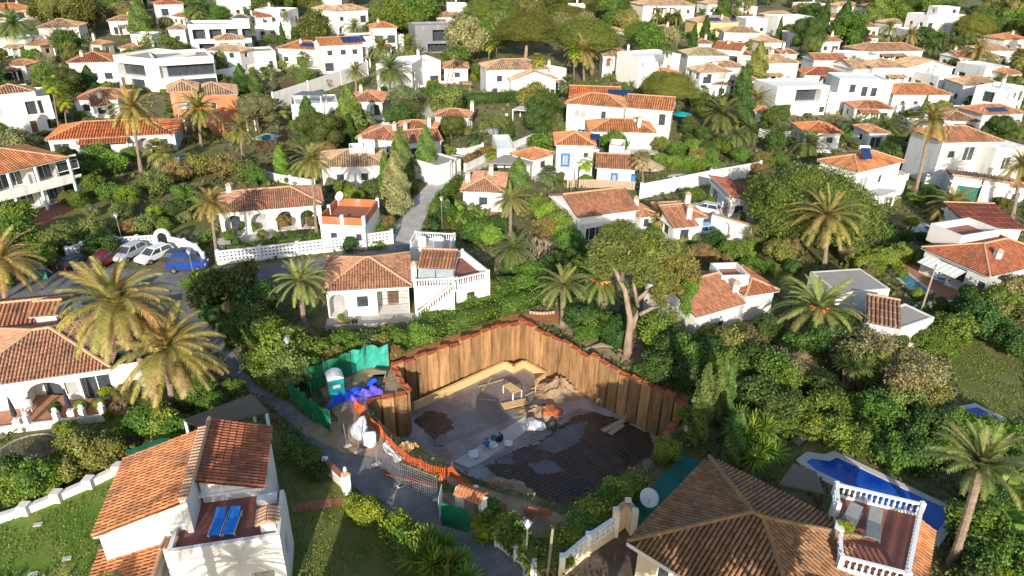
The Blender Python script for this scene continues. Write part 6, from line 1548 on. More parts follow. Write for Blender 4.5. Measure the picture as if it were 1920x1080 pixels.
veg("""T g 530 655 1.8 2.4;T g 500 625 1.6 2.0;B l 560 640 1.2 1.6;B g 600 655 1.2 1.5;T o 545 690 1.6 2.0;B g 640 640 1.0 1.4;B o 620 670 1.0 1.3;B g 680 655 1.0 1.4;B o 715 645 .9 1.4;B g 750 635 .9 1.3;B b 735 660 .8 1.0;B g 585 690 1.1 1.3;B l 790 625 .9 1.3;Y y 515 622 2.2 .9 2;T d 470 600 1.8 2.2;B d 500 580 1.5 1.8;B d 440 625 1.2 1.4;
T k 415 545 2.2 2.8;T g 380 530 1.6 1.9;T k 450 520 1.8 2.1;T d 470 560 1.8 2.2;F s 440 580 1.4 1.2;B d 400 590 1.2 1.3;
T d 1085 590 1.6 1.7;B g 1120 605 1.3 1.5;B d 1150 615 1.3 1.4;B g 1100 625 1.0 1.1;B d 1175 590 1.2 1.3;
T g 1230 620 1.8 2.1;O o 1245 600 2.0 1.8;T d 1265 650 1.6 2.1;T g 1300 660 1.8 2.2;T d 1240 690 1.3 1.8;T d 1290 700 1.5 2.0;B y 1205 692 .5 .7;B l 1215 695 .4 .5;T d 1330 670 1.8 2.2;T o 1370 650 1.8 2.2;O b 1400 640 1.8 2.2;T d 1420 680 1.7 2.2;T g 1360 690 1.7 2.0;T g 1450 700 1.6 2.2;O s 1470 680 1.9 2.2;F t 1490 690 1.6 1.8;T g 1510 650 1.8 1.7;T d 1560 640 2.2 1.8;T s 1600 650 2.4 2.2;O s 1660 660 2.4 2.5;O s 1720 690 2.4 2.6;T s 1690 720 2.0 2.2;O o 1740 735 1.8 1.9;T g 1640 770 1.5 2.0;T o 1700 770 1.5 2.0;B g 1560 760 1.2 1.8;T d 1540 720 1.5 1.6;T d 1460 760 1.4 1.9;T d 1420 740 1.5 1.9;B g 1500 775 1.1 1.5;B g 1455 800 1.0 1.3;B l 1520 800 1.0 1.4;B l 1570 810 1.0 1.5;B g 1620 825 1.0 1.6;B g 1670 845 1.0 1.6;B d 1715 840 1.3 1.8;B g 1770 820 1.2 1.5;T d 1750 800 1.5 1.8;
Y F 1600 680 2.6 1.3 8;Y l 1650 680 2.4 1.3 5;Y F 1625 700 1.8 1.2 5;Y l 1405 795 2.0 1.5 9;Y l 1425 835 1.3 1.5 8;Y l 1750 810 1.2 1.2 4;Y F 1525 650 1.4 .8 2;
T d 1840 925 1.4 1.6;T g 1840 985 1.6 2.0;N v 1880 950 1.6 1.4;N v 1900 900 1.4 1.4;B l 1870 1010 1.1 1.4;T g 1900 1040 1.4 1.8;B d 1840 1050 1.0 1.5;B y 1870 1075 .8 1.0;N l 1915 980 1.3 1.2;B d 1820 1080 .9 1.4;T d 1880 860 1.3 1.6;B g 1910 820 1.2 1.4;T g 1800 795 1.3 1.5;T g 1845 805 1.2 1.4;Y l 1770 800 1.4 1.2 4;
T g 1790 620 1.8 2.2;T d 1840 600 1.9 2.3;T g 1870 570 2.0 2.4;O s 1900 590 2.2 2.4;T d 1820 575 1.6 1.8;T s 1910 540 2.0 1.8;B g 1770 645 1.0 1.3;T d 1900 640 1.5 1.8;
B l 300 790 1.1 1.5;B g 275 785 1.2 1.5;B g 320 800 1.0 1.3;B d 350 745 1.0 1.3;B g 375 735 1.1 1.4;B g 440 725 .9 .9;B y 255 795 .9 .8;B g 405 750 .9 1.0;F b 225 690 1.6 1.6;F b 235 735 1.0 1.0;X b 222 760 .8 1.2;
B g 60 895 1.3 1.7;B y 80 890 1.2 1.3;B g 25 905 1.1 1.4;B l 70 905 1.0 1.2;B o 150 840 1.1 1.6;B o 190 850 1.1 1.5;B y 130 820 .8 1.0;B g 210 830 .9 1.2;B d 15 880 1.0 1.2;B b 100 860 .7 .8;B o 120 880 1.0 1.2;B l 110 800 .6 .5;B y 195 735 1.0 .5;
B g 575 860 .9 1.1;B g 545 840 .8 1.0;B d 595 885 .8 .8;B y 687 955 1.0 1.15;B l 660 945 .8 .8;B y 745 985 .9 1.0;B g 765 1010 .9 1.1;B l 785 1025 .9 1.1;B o 800 1050 .8 .9;Y l 812 1040 1.4 1.6 7;Y l 845 1070 1.1 1.5 6;B g 920 965 .9 1.1;B l 945 990 .9 1.1;B g 970 1010 .9 1.1;B g 905 985 .6 .7;N y 905 1000 .5 .5;
B l 1155 925 1.0 1.1;B g 1135 945 1.0 1.2;B l 1110 965 1.0 1.1;B g 1090 990 1.0 1.1;B y 1125 975 .9 .8;B g 1060 1005 .9 1.0;B l 1040 1020 .8 1.0;B g 1055 1040 .8 1.0;B g 1015 1045 .8 .9;B d 1000 1030 .7 .8;B g 985 1025 .8 .9;B l 1175 915 .8 .8;
B l 1250 840 1.0 1.0;B y 1265 855 .6 .5;X t 1215 865 1.0 .9;B g 1240 860 .5 .6;B d 1280 820 .8 .7;B l 1285 775 .9 .7;
""")
veg("""T g 30 440 1.8 2.6;T o 120 445 1.6 2.4;T o 170 435 1.5 2.2;T d 190 465 1.3 2.0;T g 80 480 1.5 2.0;T d 20 510 1.5 2.0;B d 150 455 1.2 1.6;T g 30 400 2 2.2;
T g 185 290 2.4 2.4;T g 160 320 2.0 2.0;T l 210 305 2.0 2.2;T v 170 345 1.8 1.7;B g 150 375 .9 1.6;B o 130 370 .9 1.3;T y 240 365 1.5 1.6;T g 205 360 1.6 1.7;T o 290 345 1.6 2.2;T b 330 320 1.6 2.2;T o 370 310 1.6 2.4;T b 420 310 1.6 2.4;T o 460 320 1.6 2.2;T g 480 330 1.5 1.6;B y 290 400 1.1 1.3;T d 330 390 1.4 1.7;T g 345 360 1.5 1.6;B l 370 380 1.1 1.2;B o 270 420 1.2 1.6;F b 250 425 1.0 1.4;B g 310 420 .9 1.2;B s 350 405 .7 .9;B s 335 412 .5 .7;F s 170 395 .8 1.1;B o 225 395 1.2 1.4;T g 120 300 2 1.6;
B d 455 420 .8 .7;B g 475 425 .8 .7;B o 490 440 .8 .8;F b 530 415 1.4 1.0;B g 520 445 .7 .9;B d 550 440 .8 .8;T d 575 392 2.2 1.3;F b 590 420 1.4 1.1;B l 620 425 .7 .9;B g 660 418 1.1 1.3;F s 705 415 1.1 1.4;B g 685 430 .8 .9;B v 640 438 .6 .6;B g 560 455 .6 .8;B g 430 440 .7 .9;B d 445 455 .7 .8;N g 385 435 1.4 .9;N l 375 450 1.0 .8;
T v 645 355 1.6 1.7;T l 660 365 1.4 1.5;T d 700 350 1.4 1.6;T g 715 340 1.2 1.2;B l 705 330 .9 1.1;T d 730 370 1.3 1.4;F b 728 415 1.5 1.0;T g 560 320 1.4 1.6;B g 545 330 .9 1.2;F b 610 285 2.2 2.4;F b 660 300 1.8 2.0;T g 625 260 1.8 1.6;T k 708 272 1.7 2.0;T l 735 275 1.3 1.4;B d 740 300 1.4 1.6;B g 775 350 .9 1.0;
N F 845 378 2.6 1.7;N g 862 385 2.8 1.8;N F 880 380 2.8 1.8;N g 900 390 2.8 1.7;N F 870 415 1.8 1.1;N g 850 410 1.6 1.0;T g 900 430 1.6 1.8;T l 920 440 1.4 1.6;B d 880 440 1.0 1.3;T d 930 420 1.6 1.6;T v 1050 420 2.0 2.2;T l 1030 400 2.0 2.0;T g 1010 385 1.6 1.6;O b 1020 425 2.0 1.8;X t 1005 455 2.8 4.2;X t 985 480 2.4 3.6;T v 1070 450 1.6 1.8;T d 1090 470 1.5 1.7;T d 1040 495 1.4 1.8;T g 1000 510 1.2 1.7;T d 960 500 1.2 1.4;B d 1060 510 1.2 1.4;T g 1090 500 1.3 1.5;B d 1020 525 1.0 1.4;B g 985 530 1.0 1.3;
B g 880 560 .9 1.5;B g 920 545 .9 1.4;B d 950 535 .9 1.3;
N F 1280 450 1.4 1.3;N g 1300 445 1.4 1.2;F b 1320 480 1.6 1.6;O b 1350 485 1.4 1.4;T d 1340 450 1.5 1.5;T g 1370 470 1.6 1.6;B g 1395 480 1.2 1.3;O o 1420 440 2.0 1.6;B g 1535 565 1.2 1.2;B d 1555 585 1.2 1.2;T g 1580 600 1.5 1.4;B g 1290 600 1.2 1.3;B o 1330 625 1.1 1.2;T d 1440 610 1.5 1.5;B g 1380 622 1.1 1.2;T g 1410 500 1.3 1.5;B l 1400 460 .9 .9;N F 1400 485 1.6 1.0;T o 1460 470 1.6 1.8;F b 1480 460 1.4 1.4;B g 1440 500 .9 1.1;B d 1490 500 1.0 1.1;
T g 1300 365 1.5 1.5;B g 1330 375 .8 .9;B s 1350 380 .6 .6;T g 1610 470 1.3 1.4;F s 1590 475 1.3 1.3;B l 1655 480 1.3 1.4;B l 1690 470 1.2 1.2;B g 1640 500 .9 1.1;B b 1625 510 .9 1.0;T g 1620 400 1.8 1.6;N v 1670 420 2.0 1.0;T y 1710 415 1.6 .9;B d 1700 445 .9 1.0;B d 1730 445 .8 .9;T d 1740 365 1.5 1.6;B g 1720 370 1.2 1.3;B d 1770 370 1.0 1.1;B k 1875 380 .9 1.1;B k 1890 382 .9 1.0;B g 1765 445 .7 .8;T o 1760 395 1.2 1.0;B g 1790 405 .8 .9;B l 1825 395 .7 .7;B g 1730 580 .9 .9;B d 1760 570 .9 1.0;B g 1690 510 .8 .9;B l 1720 550 .6 .7;T g 1740 640 1.2 1.2;B d 1680 645 1 1.2;
T g 1140 330 .9 .9;B g 1060 320 .8 .9;B v 1240 300 1.2 1.4;B v 1265 305 1.2 1.5;B v 1290 305 1.2 1.5;B g 1310 310 1.1 1.3;T g 1330 290 1.4 1.6;T g 1270 280 1.6 1.8;T o 1240 270 1.7 1.7;T l 1300 275 1.6 1.7;T g 1350 275 1.6 1.9;T g 1390 290 1.4 1.7;T o 1430 300 1.4 1.7;B g 1380 320 .9 1.2;B s 1340 320 .9 1.0;T g 1460 300 1.4 1.6;F b 1420 320 1.2 1.4;T d 1290 240 1.6 1.5;T k 1292 228 1.5 1.5;T d 1320 250 1.5 1.6;
""")
# --- hedges: leafy boxes along a line
def hedge(label, px, h, w, col='g', name='hedge', rough=.12, leaf=.2, dens=55, short=None):
    P = [G(a, b) for a, b in px]; C, Nn = [], []; m = MB(); cr_ = MB()
    for a, b in zip(P, P[1:]):
        dv = b - a; L = math.hypot(dv.x, dv.y); dv = Vector((dv.x / L, dv.y / L, 0)); nv = Vector((-dv.y, dv.x, 0)); n = int(L * (w + 2 * h) * dens)
        for _ in range(n):
            t = tr_.uniform(-w * .4, L + w * .4); q = tr_.uniform(0, w + 2 * h); bump = .5 * math.sin(t * 1.3 + a.x) + .5 * math.sin(t * 2.9 + 1)
            hh = h * (1 + rough * bump)
            if q < h: p, nn = (-w / 2 * (1 + rough * bump), q * hh / h), -nv
            elif q < h + w: p, nn = (q - h - w / 2, hh), Vector((0, 0, 1))
            else: p, nn = (w / 2 * (1 + rough * bump), (q - h - w) * hh / h), nv
            c = a + dv * t + nv * p[0]; z = T(c.y); j = tr_.gauss(0, .07)
            C.append((c.x + nn.x * j, c.y + nn.y * j, z + p[1] + nn.z * j)); Nn.append(tuple(nn + Vector((0, 0, .3))))
        k = max(1, int(L / 1.5))
        cr_.hexa([a + nv * (-w * .42), b + nv * (-w * .42), b + nv * (w * .42), a + nv * (w * .42)] + [q + Vector((0, 0, h * .93)) for q in (a + nv * (-w * .38), b + nv * (-w * .38), b + nv * (w * .38), a + nv * (w * .38))], .15)
    C = np.array(C); Nn = unit(np.array(Nn)); V, Fq, l = leaf_quads(C, Nn, leaf, .6, .12, np.clip(NR.normal(.5, .24, len(C)), 0, 1))
    V2 = np.array([tuple(v) for v in cr_.v]); F2 = np.array(cr_.f)
    V, Fq, l = cat_([(V, Fq, l), (V2, F2, np.full(len(F2), .15))]); o0 = P[0]
    me = npmesh(name, V - np.array(o0), Fq, l, 'leaf'); o = obj(name, me, None, None, o0, vary(GC[col], .06)); WL[o.name] = o0
    tag(o, label, 'hedge', short=short, at=P[len(P) // 2])
    EXC.append([(p.x, p.y) for p in P] + [(p.x, p.y + .5) for p in P[::-1]])
hedge('long hedge bank between the centre house and the pit', [(640, 668), (740, 648), (830, 620), (930, 585), (1010, 560)], 1.3, 2.6, 'g', rough=.25, short='hedge bank behind the pit')
hedge('upper ivy-covered bank beside the centre house steps', [(800, 612), (880, 582), (960, 555), (1050, 530)], 1.4, 2.4, 'v', rough=.3)
hedge('dark hedge behind the white buckets and short palm', [(1075, 600), (1120, 625), (1165, 660)], 2.2, 1.6, 'd', rough=.2)
hedge('clipped hedge above the long patterned white wall', [(425, 478), (520, 465), (640, 452), (735, 436)], 1.1, 1.3, 'g', rough=.12)
hedge('tall clipped hedge along the right side of the lane', [(812, 412), (830, 385), (862, 350)], 2.0, 1.2, 'g', rough=.1)
hedge('low dark hedge at the bend of the lane by the dragon palms', [(808, 420), (818, 440)], 1.2, .9, 'd')
hedge('broad sunlit hedge running beside the deep blue pool', [(1460, 812), (1560, 812), (1650, 838), (1745, 885)], 1.5, 2.2, 'g', rough=.3)
hedge('thick hedge below the spiky yucca clump', [(1330, 700), (1420, 760), (1500, 790)], 1.8, 3.0, 'd', rough=.35)
hedge('sunlit hedge beside the green court and satellite dish', [(1055, 1040), (1110, 985), (1185, 925)], 1.6, 1.5, 'l', rough=.25)
hedge('roadside hedge between the tiled gate and the street lamp', [(915, 985), (960, 1020), (1005, 1070)], 1.5, 1.2, 'g', rough=.25)
hedge('dark roadside hedge along the shaded lawn', [(545, 830), (575, 860), (602, 895)], 1.0, 1.0, 'd', rough=.25)
hedge('yellow-green hedge along the lawn by the road', [(735, 1000), (775, 1035), (810, 1080)], 1.5, 1.4, 'y', rough=.2)
hedge('low hedge row under the cars and patterned wall', [(130, 470), (190, 470), (225, 478)], 1.6, 1.4, 'd', rough=.3)
hedge('garden hedge above the parked cars', [(110, 462), (200, 442), (250, 432)], 1.4, 2.0, 'o', rough=.25)
hedge('clipped hedge in front of the cube house with pyramid roof', [(1690, 312), (1730, 322), (1780, 330)], 1.4, 1.3, 'g', rough=.1)
hedge('tall dense hedge beside the swimming pool of the awning house', [(1600, 512), (1650, 500), (1705, 490)], 2.0, 1.6, 'l', rough=.15)
hedge('hedge row along the road left of the green mesh fence', [(470, 690), (500, 720), (545, 745)], 1.2, 1.3, 'g', rough=.25)
hedge('dark hedge where the road meets the parking area', [(380, 575), (420, 610), (445, 650)], 1.6, 1.6, 'd', rough=.2)
hedge('lawn hedge at the foot of the brick terrace', [(130, 815), (200, 850), (235, 865)], 1.0, 1.6, 'o', rough=.3)
hedge('shaggy hedge left of the white garden path', [(-20, 938), (60, 912), (150, 880), (210, 852)], 1.1, 1.3, 'g', rough=.3)
hedge('hedge along the white retaining wall near the pavilion', [(560, 165), (600, 158)], 1.2, 1.0, 'o', rough=.05)
hedge('hedge behind the arched pavilion', [(870, 195), (960, 190), (1040, 195)], 2.2, 2.2, 'd', rough=.3)
hedge('bougainvillea-edged hedge along the lane wall', [(860, 318), (900, 295), (945, 275)], 1.3, 1.1, 'b', rough=.2)
hedge('round clipped hedge at the garden of the blue window villa', [(1230, 312), (1290, 318), (1350, 322)], 1.6, 1.5, 'v', rough=.2)
hedge('dense hedge in front of the front-gabled white house', [(960, 190), (1010, 192), (1045, 178)], 1.2, 1.6, 'g', rough=.2)
hedge('hedge beside the orange hip house with arched windows', [(1800, 195), (1850, 198), (1880, 200)], 1.6, 1.2, 'g')

# ================================================================ pools, walls, cars, people, furniture
def pool(label, px, material, short=None, cop=.55, world=None, name='swimming_pool'):
    P = [G(a, b) for a, b in px]; n = len(P); c = sum(P, Vector((0, 0, 0))) / n; z = T(c.y)
    area = sum(P[i].x * P[(i + 1) % n].y - P[(i + 1) % n].x * P[i].y for i in range(n)); sg = 1 if area > 0 else -1
    out = []
    for i in range(n):
        e0 = (P[i] - P[i - 1]); e1 = (P[(i + 1) % n] - P[i]); nn = Vector((e0.y, -e0.x, 0)).normalized() + Vector((e1.y, -e1.x, 0)).normalized()
        out.append(P[i] + nn.normalized() * (cop * sg))
    root = thing(name, label, 'pool', Vector((c.x, c.y, z)), short=short)
    m = MB(); m.slab([(p.x, p.y) for p in P], z - .3, z + .07); m.build('water', material, root)
    for i in range(n):
        j = (i + 1) % n; m = MB(); q = [P[i], P[j], out[j], out[i]]; q = [Vector((v.x, v.y, z)) for v in q]
        if sg > 0: q = q[::-1]
        m.hexa([v - Vector((0, 0, .2)) for v in q] + [v + Vector((0, 0, .12)) for v in q]); m.build('coping', 'pale_concrete', root)
    EXC.append([(p.x, p.y) for p in out])
    return root
pool('deep blue angular swimming pool beside the balustraded terrace', [(1511, 868), (1522, 861), (1555, 866), (1569, 859), (1786, 962), (1746, 1011), (1716, 1000), (1590, 912), (1530, 884)], 'pool_blue', 'deep blue pool', .7)
pool('narrow turquoise pool beside the brick terrace of the awning house', [(1672, 510), (1690, 506), (1742, 548), (1718, 552)], 'pool_turquoise')
pool('round turquoise pool on the lawn behind the long white wall', [(1254, 334), (1262, 330), (1280, 329), (1294, 333), (1288, 338), (1265, 340)], 'pool_turquoise')
pool('small rectangular pool beside the lane garage', [(845, 290), (858, 282), (884, 283), (870, 293)], 'pool_turquoise')
pool('rectangular pool by the lawn right of the bright orange roof', [(322, 300), (345, 290), (378, 295), (350, 308)], 'pool_turquoise')
pool('covered pool with a blue lining behind the arcade house', [(478, 260), (500, 252), (528, 256), (505, 266)], 'pool_turquoise')
pool('pool in front of the arched pavilion', [(905, 246), (925, 238), (950, 242), (930, 252)], 'pool_turquoise')
pool('blue pool half hidden by the shrubs near the right edge', [(1790, 772), (1830, 765), (1872, 785), (1830, 800)], 'pool_blue')
pool('pool behind the dark shrubs near the cube house', [(1705, 430), (1725, 420), (1750, 428), (1730, 440)], 'pool_turquoise')
pool('swimming pool at the top edge beside the domed pine', [(722, 16), (745, 12), (765, 16), (742, 20)], 'pool_turquoise')
# green sports court with the big dish
P = [G(*q) for q in ((1280, 852), (1326, 872), (1212, 988), (1170, 972))]
sheet('court', None, 'court', .05, world=P)
ds = thing('satellite_dish', 'big round white satellite dish standing on the green court', 'satellite dish', G(1212, 958), short='big white satellite dish')
m = MB(); m.lathe((0, 0, 0), [(.03, 0), (.24, .03), (.48, .12), (.63, .22), (.63, .245), (.48, .15), (.24, .065), (.02, .03)], 26)
me = m.mesh('dish'); me.materials.append(MATS['white']); me.shade_smooth(); obj('dish', me, None, ds, (0, 0, 1.1), rot=(R_(38), 0, R_(12)))
m = MB(); q = WL[ds.name]; m.tube([q, q + Vector((0, .1, 1.1))], .05, 6); m.build('mast', 'grey_metal', ds)
m = MB(); m.tube([q + Vector((0, -.1, .7)), q + Vector((-.1, -.75, 1.75))], .02, 5); m.build('feed_arm', 'grey_metal', ds)
# walls
def gwall(label, px, h, t=.25, material='stucco', name='garden_wall', wc='white', cap=None, short=None):
    P = [G(a, b) for a, b in px]; root = thing(name, label, 'wall', P[0], short=short)
    for a, b in zip(P, P[1:]):
        m = MB(); dv = (b - a); dv.z = 0; dv.normalize(); nv = Vector((-dv.y, dv.x, 0)) * t / 2
        m.hexa([a - nv - Vector((0, 0, .5)), b - nv - Vector((0, 0, .5)), b + nv - Vector((0, 0, .5)), a + nv - Vector((0, 0, .5)), a - nv + Vector((0, 0, h)), b - nv + Vector((0, 0, h)), b + nv + Vector((0, 0, h)), a + nv + Vector((0, 0, h))])
        m.build('wall_section', material, root, color=WC[wc])
        if cap:
            m = MB(); m.bar(a + Vector((0, 0, h + .05)), b + Vector((0, 0, h + .05)), t * 1.5, .1); m.build('coping', cap, root)
    for p in P:
        m = MB(); m.box(p - Vector((0, 0, .4)), t * 1.5, t * 1.5, h + .6); m.build('pier', material, root, color=WC[wc])
    return root
gwall('long white boundary wall behind the dead palm', [(1200, 372), (1260, 360), (1330, 345), (1422, 328)], 2.2, short='long white boundary wall')
gwall('tall white retaining wall climbing towards the solar roof house', [(515, 205), (580, 182), (640, 160), (690, 142)], 3.4, short='white retaining wall')
gwall('white garden wall behind the arcade house', [(497, 335), (545, 345), (590, 352)], 1.2)
gwall('white wall left of the arched pavilion', [(783, 232), (815, 215), (862, 198)], 2.2, cap='ridge')
gwall('white wall beside the maroon garage', [(1395, 420), (1440, 425)], 1.6)
gwall('white wall joining the green door garage', [(1732, 352), (1760, 358), (1786, 366)], 2.0)
gwall('white lane wall above the red car', [(805, 345), (822, 328), (840, 312)], 1.5)
gwall('white wall along the upper lane', [(872, 322), (935, 290), (1010, 258)], 1.2)
gwall('white terracotta-capped road wall beside the brick path', [(612, 884), (648, 918)], 1.0, .25, cap='terracotta')
gwall('white wall in front of the small palm tops on the right', [(1422, 258), (1470, 262), (1505, 262)], 1.6)
gwall('white wall below the orange hip house', [(1680, 212), (1750, 208), (1800, 212)], 1.6)
gwall('white wall with reddish cap beside the cubic villas', [(1620, 200), (1680, 206)], 1.4, cap='ridge')
gwall('white curved wall left of the yellow shrub', [(152, 362), (172, 352), (188, 352)], 1.0)
gwall('white wall in front of the sprawling orange-roofed house', [(832, 285), (870, 290), (905, 280)], 1.0)
gwall('cream wall below the white celosia beside the court house', [(1052, 1082), (1100, 1040), (1152, 1005)], .7, wc='cream', short='cream road wall')
gwall('tall yellow-stained pillar wall with tiled cap beside the court', [(1150, 1003), (1172, 985), (1185, 1005)], 2.0, cap='ridge', wc='cream')
gwall('white yard wall right of the grey flat roof house', [(1690, 600), (1740, 585), (1790, 578)], 1.0)
gwall('white wall crossing behind the low brown roof', [(690, 252), (720, 246), (760, 244)], 1.6)
gwall('white terrace wall by the stepped white house', [(395, 150), (450, 140), (515, 128)], 2.0)
gwall('low white boundary wall curving between the green lawn and shaggy hedge', [(-30, 988), (50, 962), (110, 938), (170, 912), (224, 886)], .55, .4, short='low white lawn wall')
pr = thing('gate_pillar', 'white gate pillar with a lantern and tiled cap at the brick path', 'pillar', G(652, 926)); q = G(652, 926)
m = MB(); m.box(q - Vector((0, 0, .3)), .42, .42, 2.0, .7); m.build('shaft', 'white', pr)
m = MB(); m.lathe(q + Vector((0, 0, 1.703)), [(.34, 0), (.34, .06), (.05, .22)], 4); m.build('cap', 'ridge', pr)
m = MB(); m.lathe(q + Vector((0, 0, 1.93)), [(.06, 0), (.14, .1), (.1, .35), (.02, .42)], 8); m.build('lantern', 'lamp_glass', pr)
# patterned block walls
def blockmesh(s=.4):
    m = MB(); t = .16; N = 8; a = s / 2
    sq = [(a, 0), (a, a), (0, a), (-a, a), (-a, 0), (-a, -a), (0, -a), (a, -a)]
    ri = [(a * .62 * math.cos(6.2832 * i / 8), a * .62 * math.sin(6.2832 * i / 8)) for i in range(8)]
    vs = [(x, y_, z) for y_ in (-t / 2, t / 2) for ringv in (sq, ri) for x, z in ringv]
    fs = []
    for i in range(8):
        j = (i + 1) % 8; fs += [(i, j, 8 + j, 8 + i), (24 + i, 24 + j, 16 + j, 16 + i), (8 + i, 8 + j, 24 + j, 24 + i)]
    fs += [(j, i, 16 + i, 16 + j) for i, j in ((k, (k + 1) % 8) for k in range(8))]
    m.add(vs, fs); me = m.mesh('breeze_block'); me.materials.append(MATS['block_white']); return me
BLK = blockmesh()
def celosia(label, px, rows, base=.35, short=None, sc=1.0):
    P = [G(a, b) for a, b in px]; root = thing('patterned_wall', label, 'wall', P[0], 'patterned block walls', short=short); s = .4 * sc
    for a, b in zip(P, P[1:]):
        dv = b - a; L = dv.length; dv = dv.normalized(); N = max(1, int(L / s)); yaw = math.atan2(dv.y, dv.x); st = L / N
        m = MB(); m.bar(a + Vector((0, 0, base / 2 - .1)), b + Vector((0, 0, base / 2 - .1)), .22, base + .2); m.build('base', 'block_white', root)
        m = MB(); m.bar(a + Vector((0, 0, base + rows * s + .05)), b + Vector((0, 0, base + rows * s + .05)), .24, .1); m.build('coping', 'block_white', root)
        for i in range(N):
            for r in range(rows): obj('breeze_block', BLK, None, root, a.lerp(b, (i + .5) / N) + Vector((0, 0, base + (r + .5) * s)) - WL[root.name], rot=(0, 0, yaw), scale=(st / .4, 1, sc))
    for p in P:
        m = MB(); m.box(p - Vector((0, 0, .2)), .34, .34, base + rows * s + .45); m.build('pier', 'block_white', root)
    return root
celosia('long white patterned block wall below the arcade house', [(412, 496), (490, 487), (560, 479), (650, 468), (736, 456)], 3, short='long patterned wall')
celosia('white patterned block wall behind the parked cars', [(222, 470), (262, 467), (298, 465)], 3, short='patterned wall behind the cars')
celosia('curved white patterned wall right of the arched gate', [(322, 468), (350, 474), (372, 484), (385, 500)], 3)
celosia('short white patterned wall left of the parked cars', [(132, 490), (160, 480)], 3)
celosia('white patterned wall above the cream road wall', [(1052, 1082), (1100, 1040), (1152, 1005)], 2, base=.75)
celosia('low white patterned wall at the foot of the roadside hedge', [(932, 1022), (968, 1050), (1000, 1078)], 2, base=.15)
celosia('white patterned wall beside the dark blue yard', [(1664, 590), (1690, 596), (1714, 592)], 2, base=.2)
ag = thing('arched_gate', 'white round-arched garden gate in the patterned wall', 'gate', G(310, 466))
c = G(310, 466); m = MB(); N = 12; ro_, ri_ = .95, .6
vs = []
for y in (-.15, .15):
    for r, hh in ((ro_, 1.55), (ri_, 1.45)):
        vs += [c + Vector((-r, y, -.2))] + [c + Vector((-r * math.cos(math.pi * i / N), y, hh + r * math.sin(math.pi * i / N))) for i in range(N + 1)] + [c + Vector((r, y, -.2))]
K = N + 3
fs = []
for i in range(K - 1): fs += [(i, i + 1, K + i + 1, K + i), (3 * K + i, 3 * K + i + 1, 2 * K + i + 1, 2 * K + i), (i + 1, i, 2 * K + i, 2 * K + i + 1), (K + i, K + i + 1, 3 * K + i + 1, 3 * K + i)]
m.add(vs, fs); m.build('arch', 'white', ag)
for i in range(6):
    m = MB(); x = -.5 + 1.0 * i / 5; m.tube([c + Vector((x, 0, 0)), c + Vector((x, 0, 1.45 + math.sqrt(max(0, .35 - x * x))))], .035, 5); m.build('bar', 'dark', ag)
for s_ in (-1, 1):
    m = MB(); m.bar(c + Vector((-.7, 0, .9 + s_ * .6)), c + Vector((.7, 0, .9 + s_ * .6)), .04, .05); m.build('rail', 'dark', ag)
# white courtyard wall with two arched openings
cw = thing('courtyard_wall', 'white courtyard wall with two arched grilles beside the pale car', 'wall', G(1335, 432)); ka_ = Blk((1335, 402), (1402, 422), .35, 2.6, 0); ka_.wc = 'white'
walls(ka_, cw, ops('f a 2.0 .5 1.3 1.7; f a 5.2 .5 1.3 1.7'), 'white', 0, True)
m = MB(); m.bar(ka_.p(0, .17, 2.66), ka_.p(ka_.W, .17, 2.66), .5, .12); m.build('coping', 'ridge', cw)
# cars
def carparts():
    prof = [(-2.08, .32), (-2.1, .72), (-1.98, .92), (-1.2, .96), (1.0, .96), (1.35, .93), (1.95, .78), (2.1, .6), (2.08, .32)]
    bm = bmesh.new(); L = [bm.verts.new((x, -.86, z)) for x, z in prof]; Rr = [bm.verts.new((x, .86, z)) for x, z in prof]; n = len(prof)
    bm.faces.new(L); bm.faces.new(Rr[::-1])
    for i in range(n): bm.faces.new((L[(i + 1) % n], L[i], Rr[i], Rr[(i + 1) % n]))
    bmesh.ops.recalc_face_normals(bm, faces=bm.faces); bmesh.ops.bevel(bm, geom=bm.edges[:], offset=.07, segments=2, affect='EDGES')
    body = bpy.data.meshes.new('body'); bm.to_mesh(body); bm.free(); body.materials.append(MATS['paint'])
    g = MB(); g.hexa([(-1.92, -.79, .93), (1.12, -.79, .93), (1.12, .79, .93), (-1.92, .79, .93), (-1.5, -.63, 1.44), (.3, -.63, 1.44), (.3, .63, 1.44), (-1.5, .63, 1.44)]); glass = g.mesh('windows'); glass.materials.append(MATS['glass'])
    r = MB(); r.hexa([(-1.6, -.66, 1.42), (.36, -.66, 1.42), (.36, .66, 1.42), (-1.6, .66, 1.42), (-1.45, -.56, 1.5), (.2, -.56, 1.5), (.2, .56, 1.5), (-1.45, .56, 1.5)])
    for s in (-1, 1):
        for x0, x1 in ((1.1, .33), (-.35, -.42), (-1.9, -1.52)): r.bar((x0, s * .79, .94), (x1, s * .645, 1.44), .09, .06)
    roof = r.mesh('roof'); roof.materials.append(MATS['paint'])
    w = MB(); w.tube([(0, -.11, 0), (0, .11, 0)], .32, 14); wheel = w.mesh('wheel'); wheel.materials.append(MATS['tyre'])
    h = MB(); h.tube([(0, -.115, 0), (0, .115, 0)], .2, 10); rim = h.mesh('rim'); rim.materials.append(MATS['steel'])
    hl = shared('headlight', lambda m: m.box((0, 0, 0), .12, .36, .13), 'lamp_glass'); tlm = shared('tail_light', lambda m: m.box((0, 0, 0), .08, .22, .3), 'red_light')
    return body, glass, roof, wheel, rim, hl, tlm
CARP = carparts()
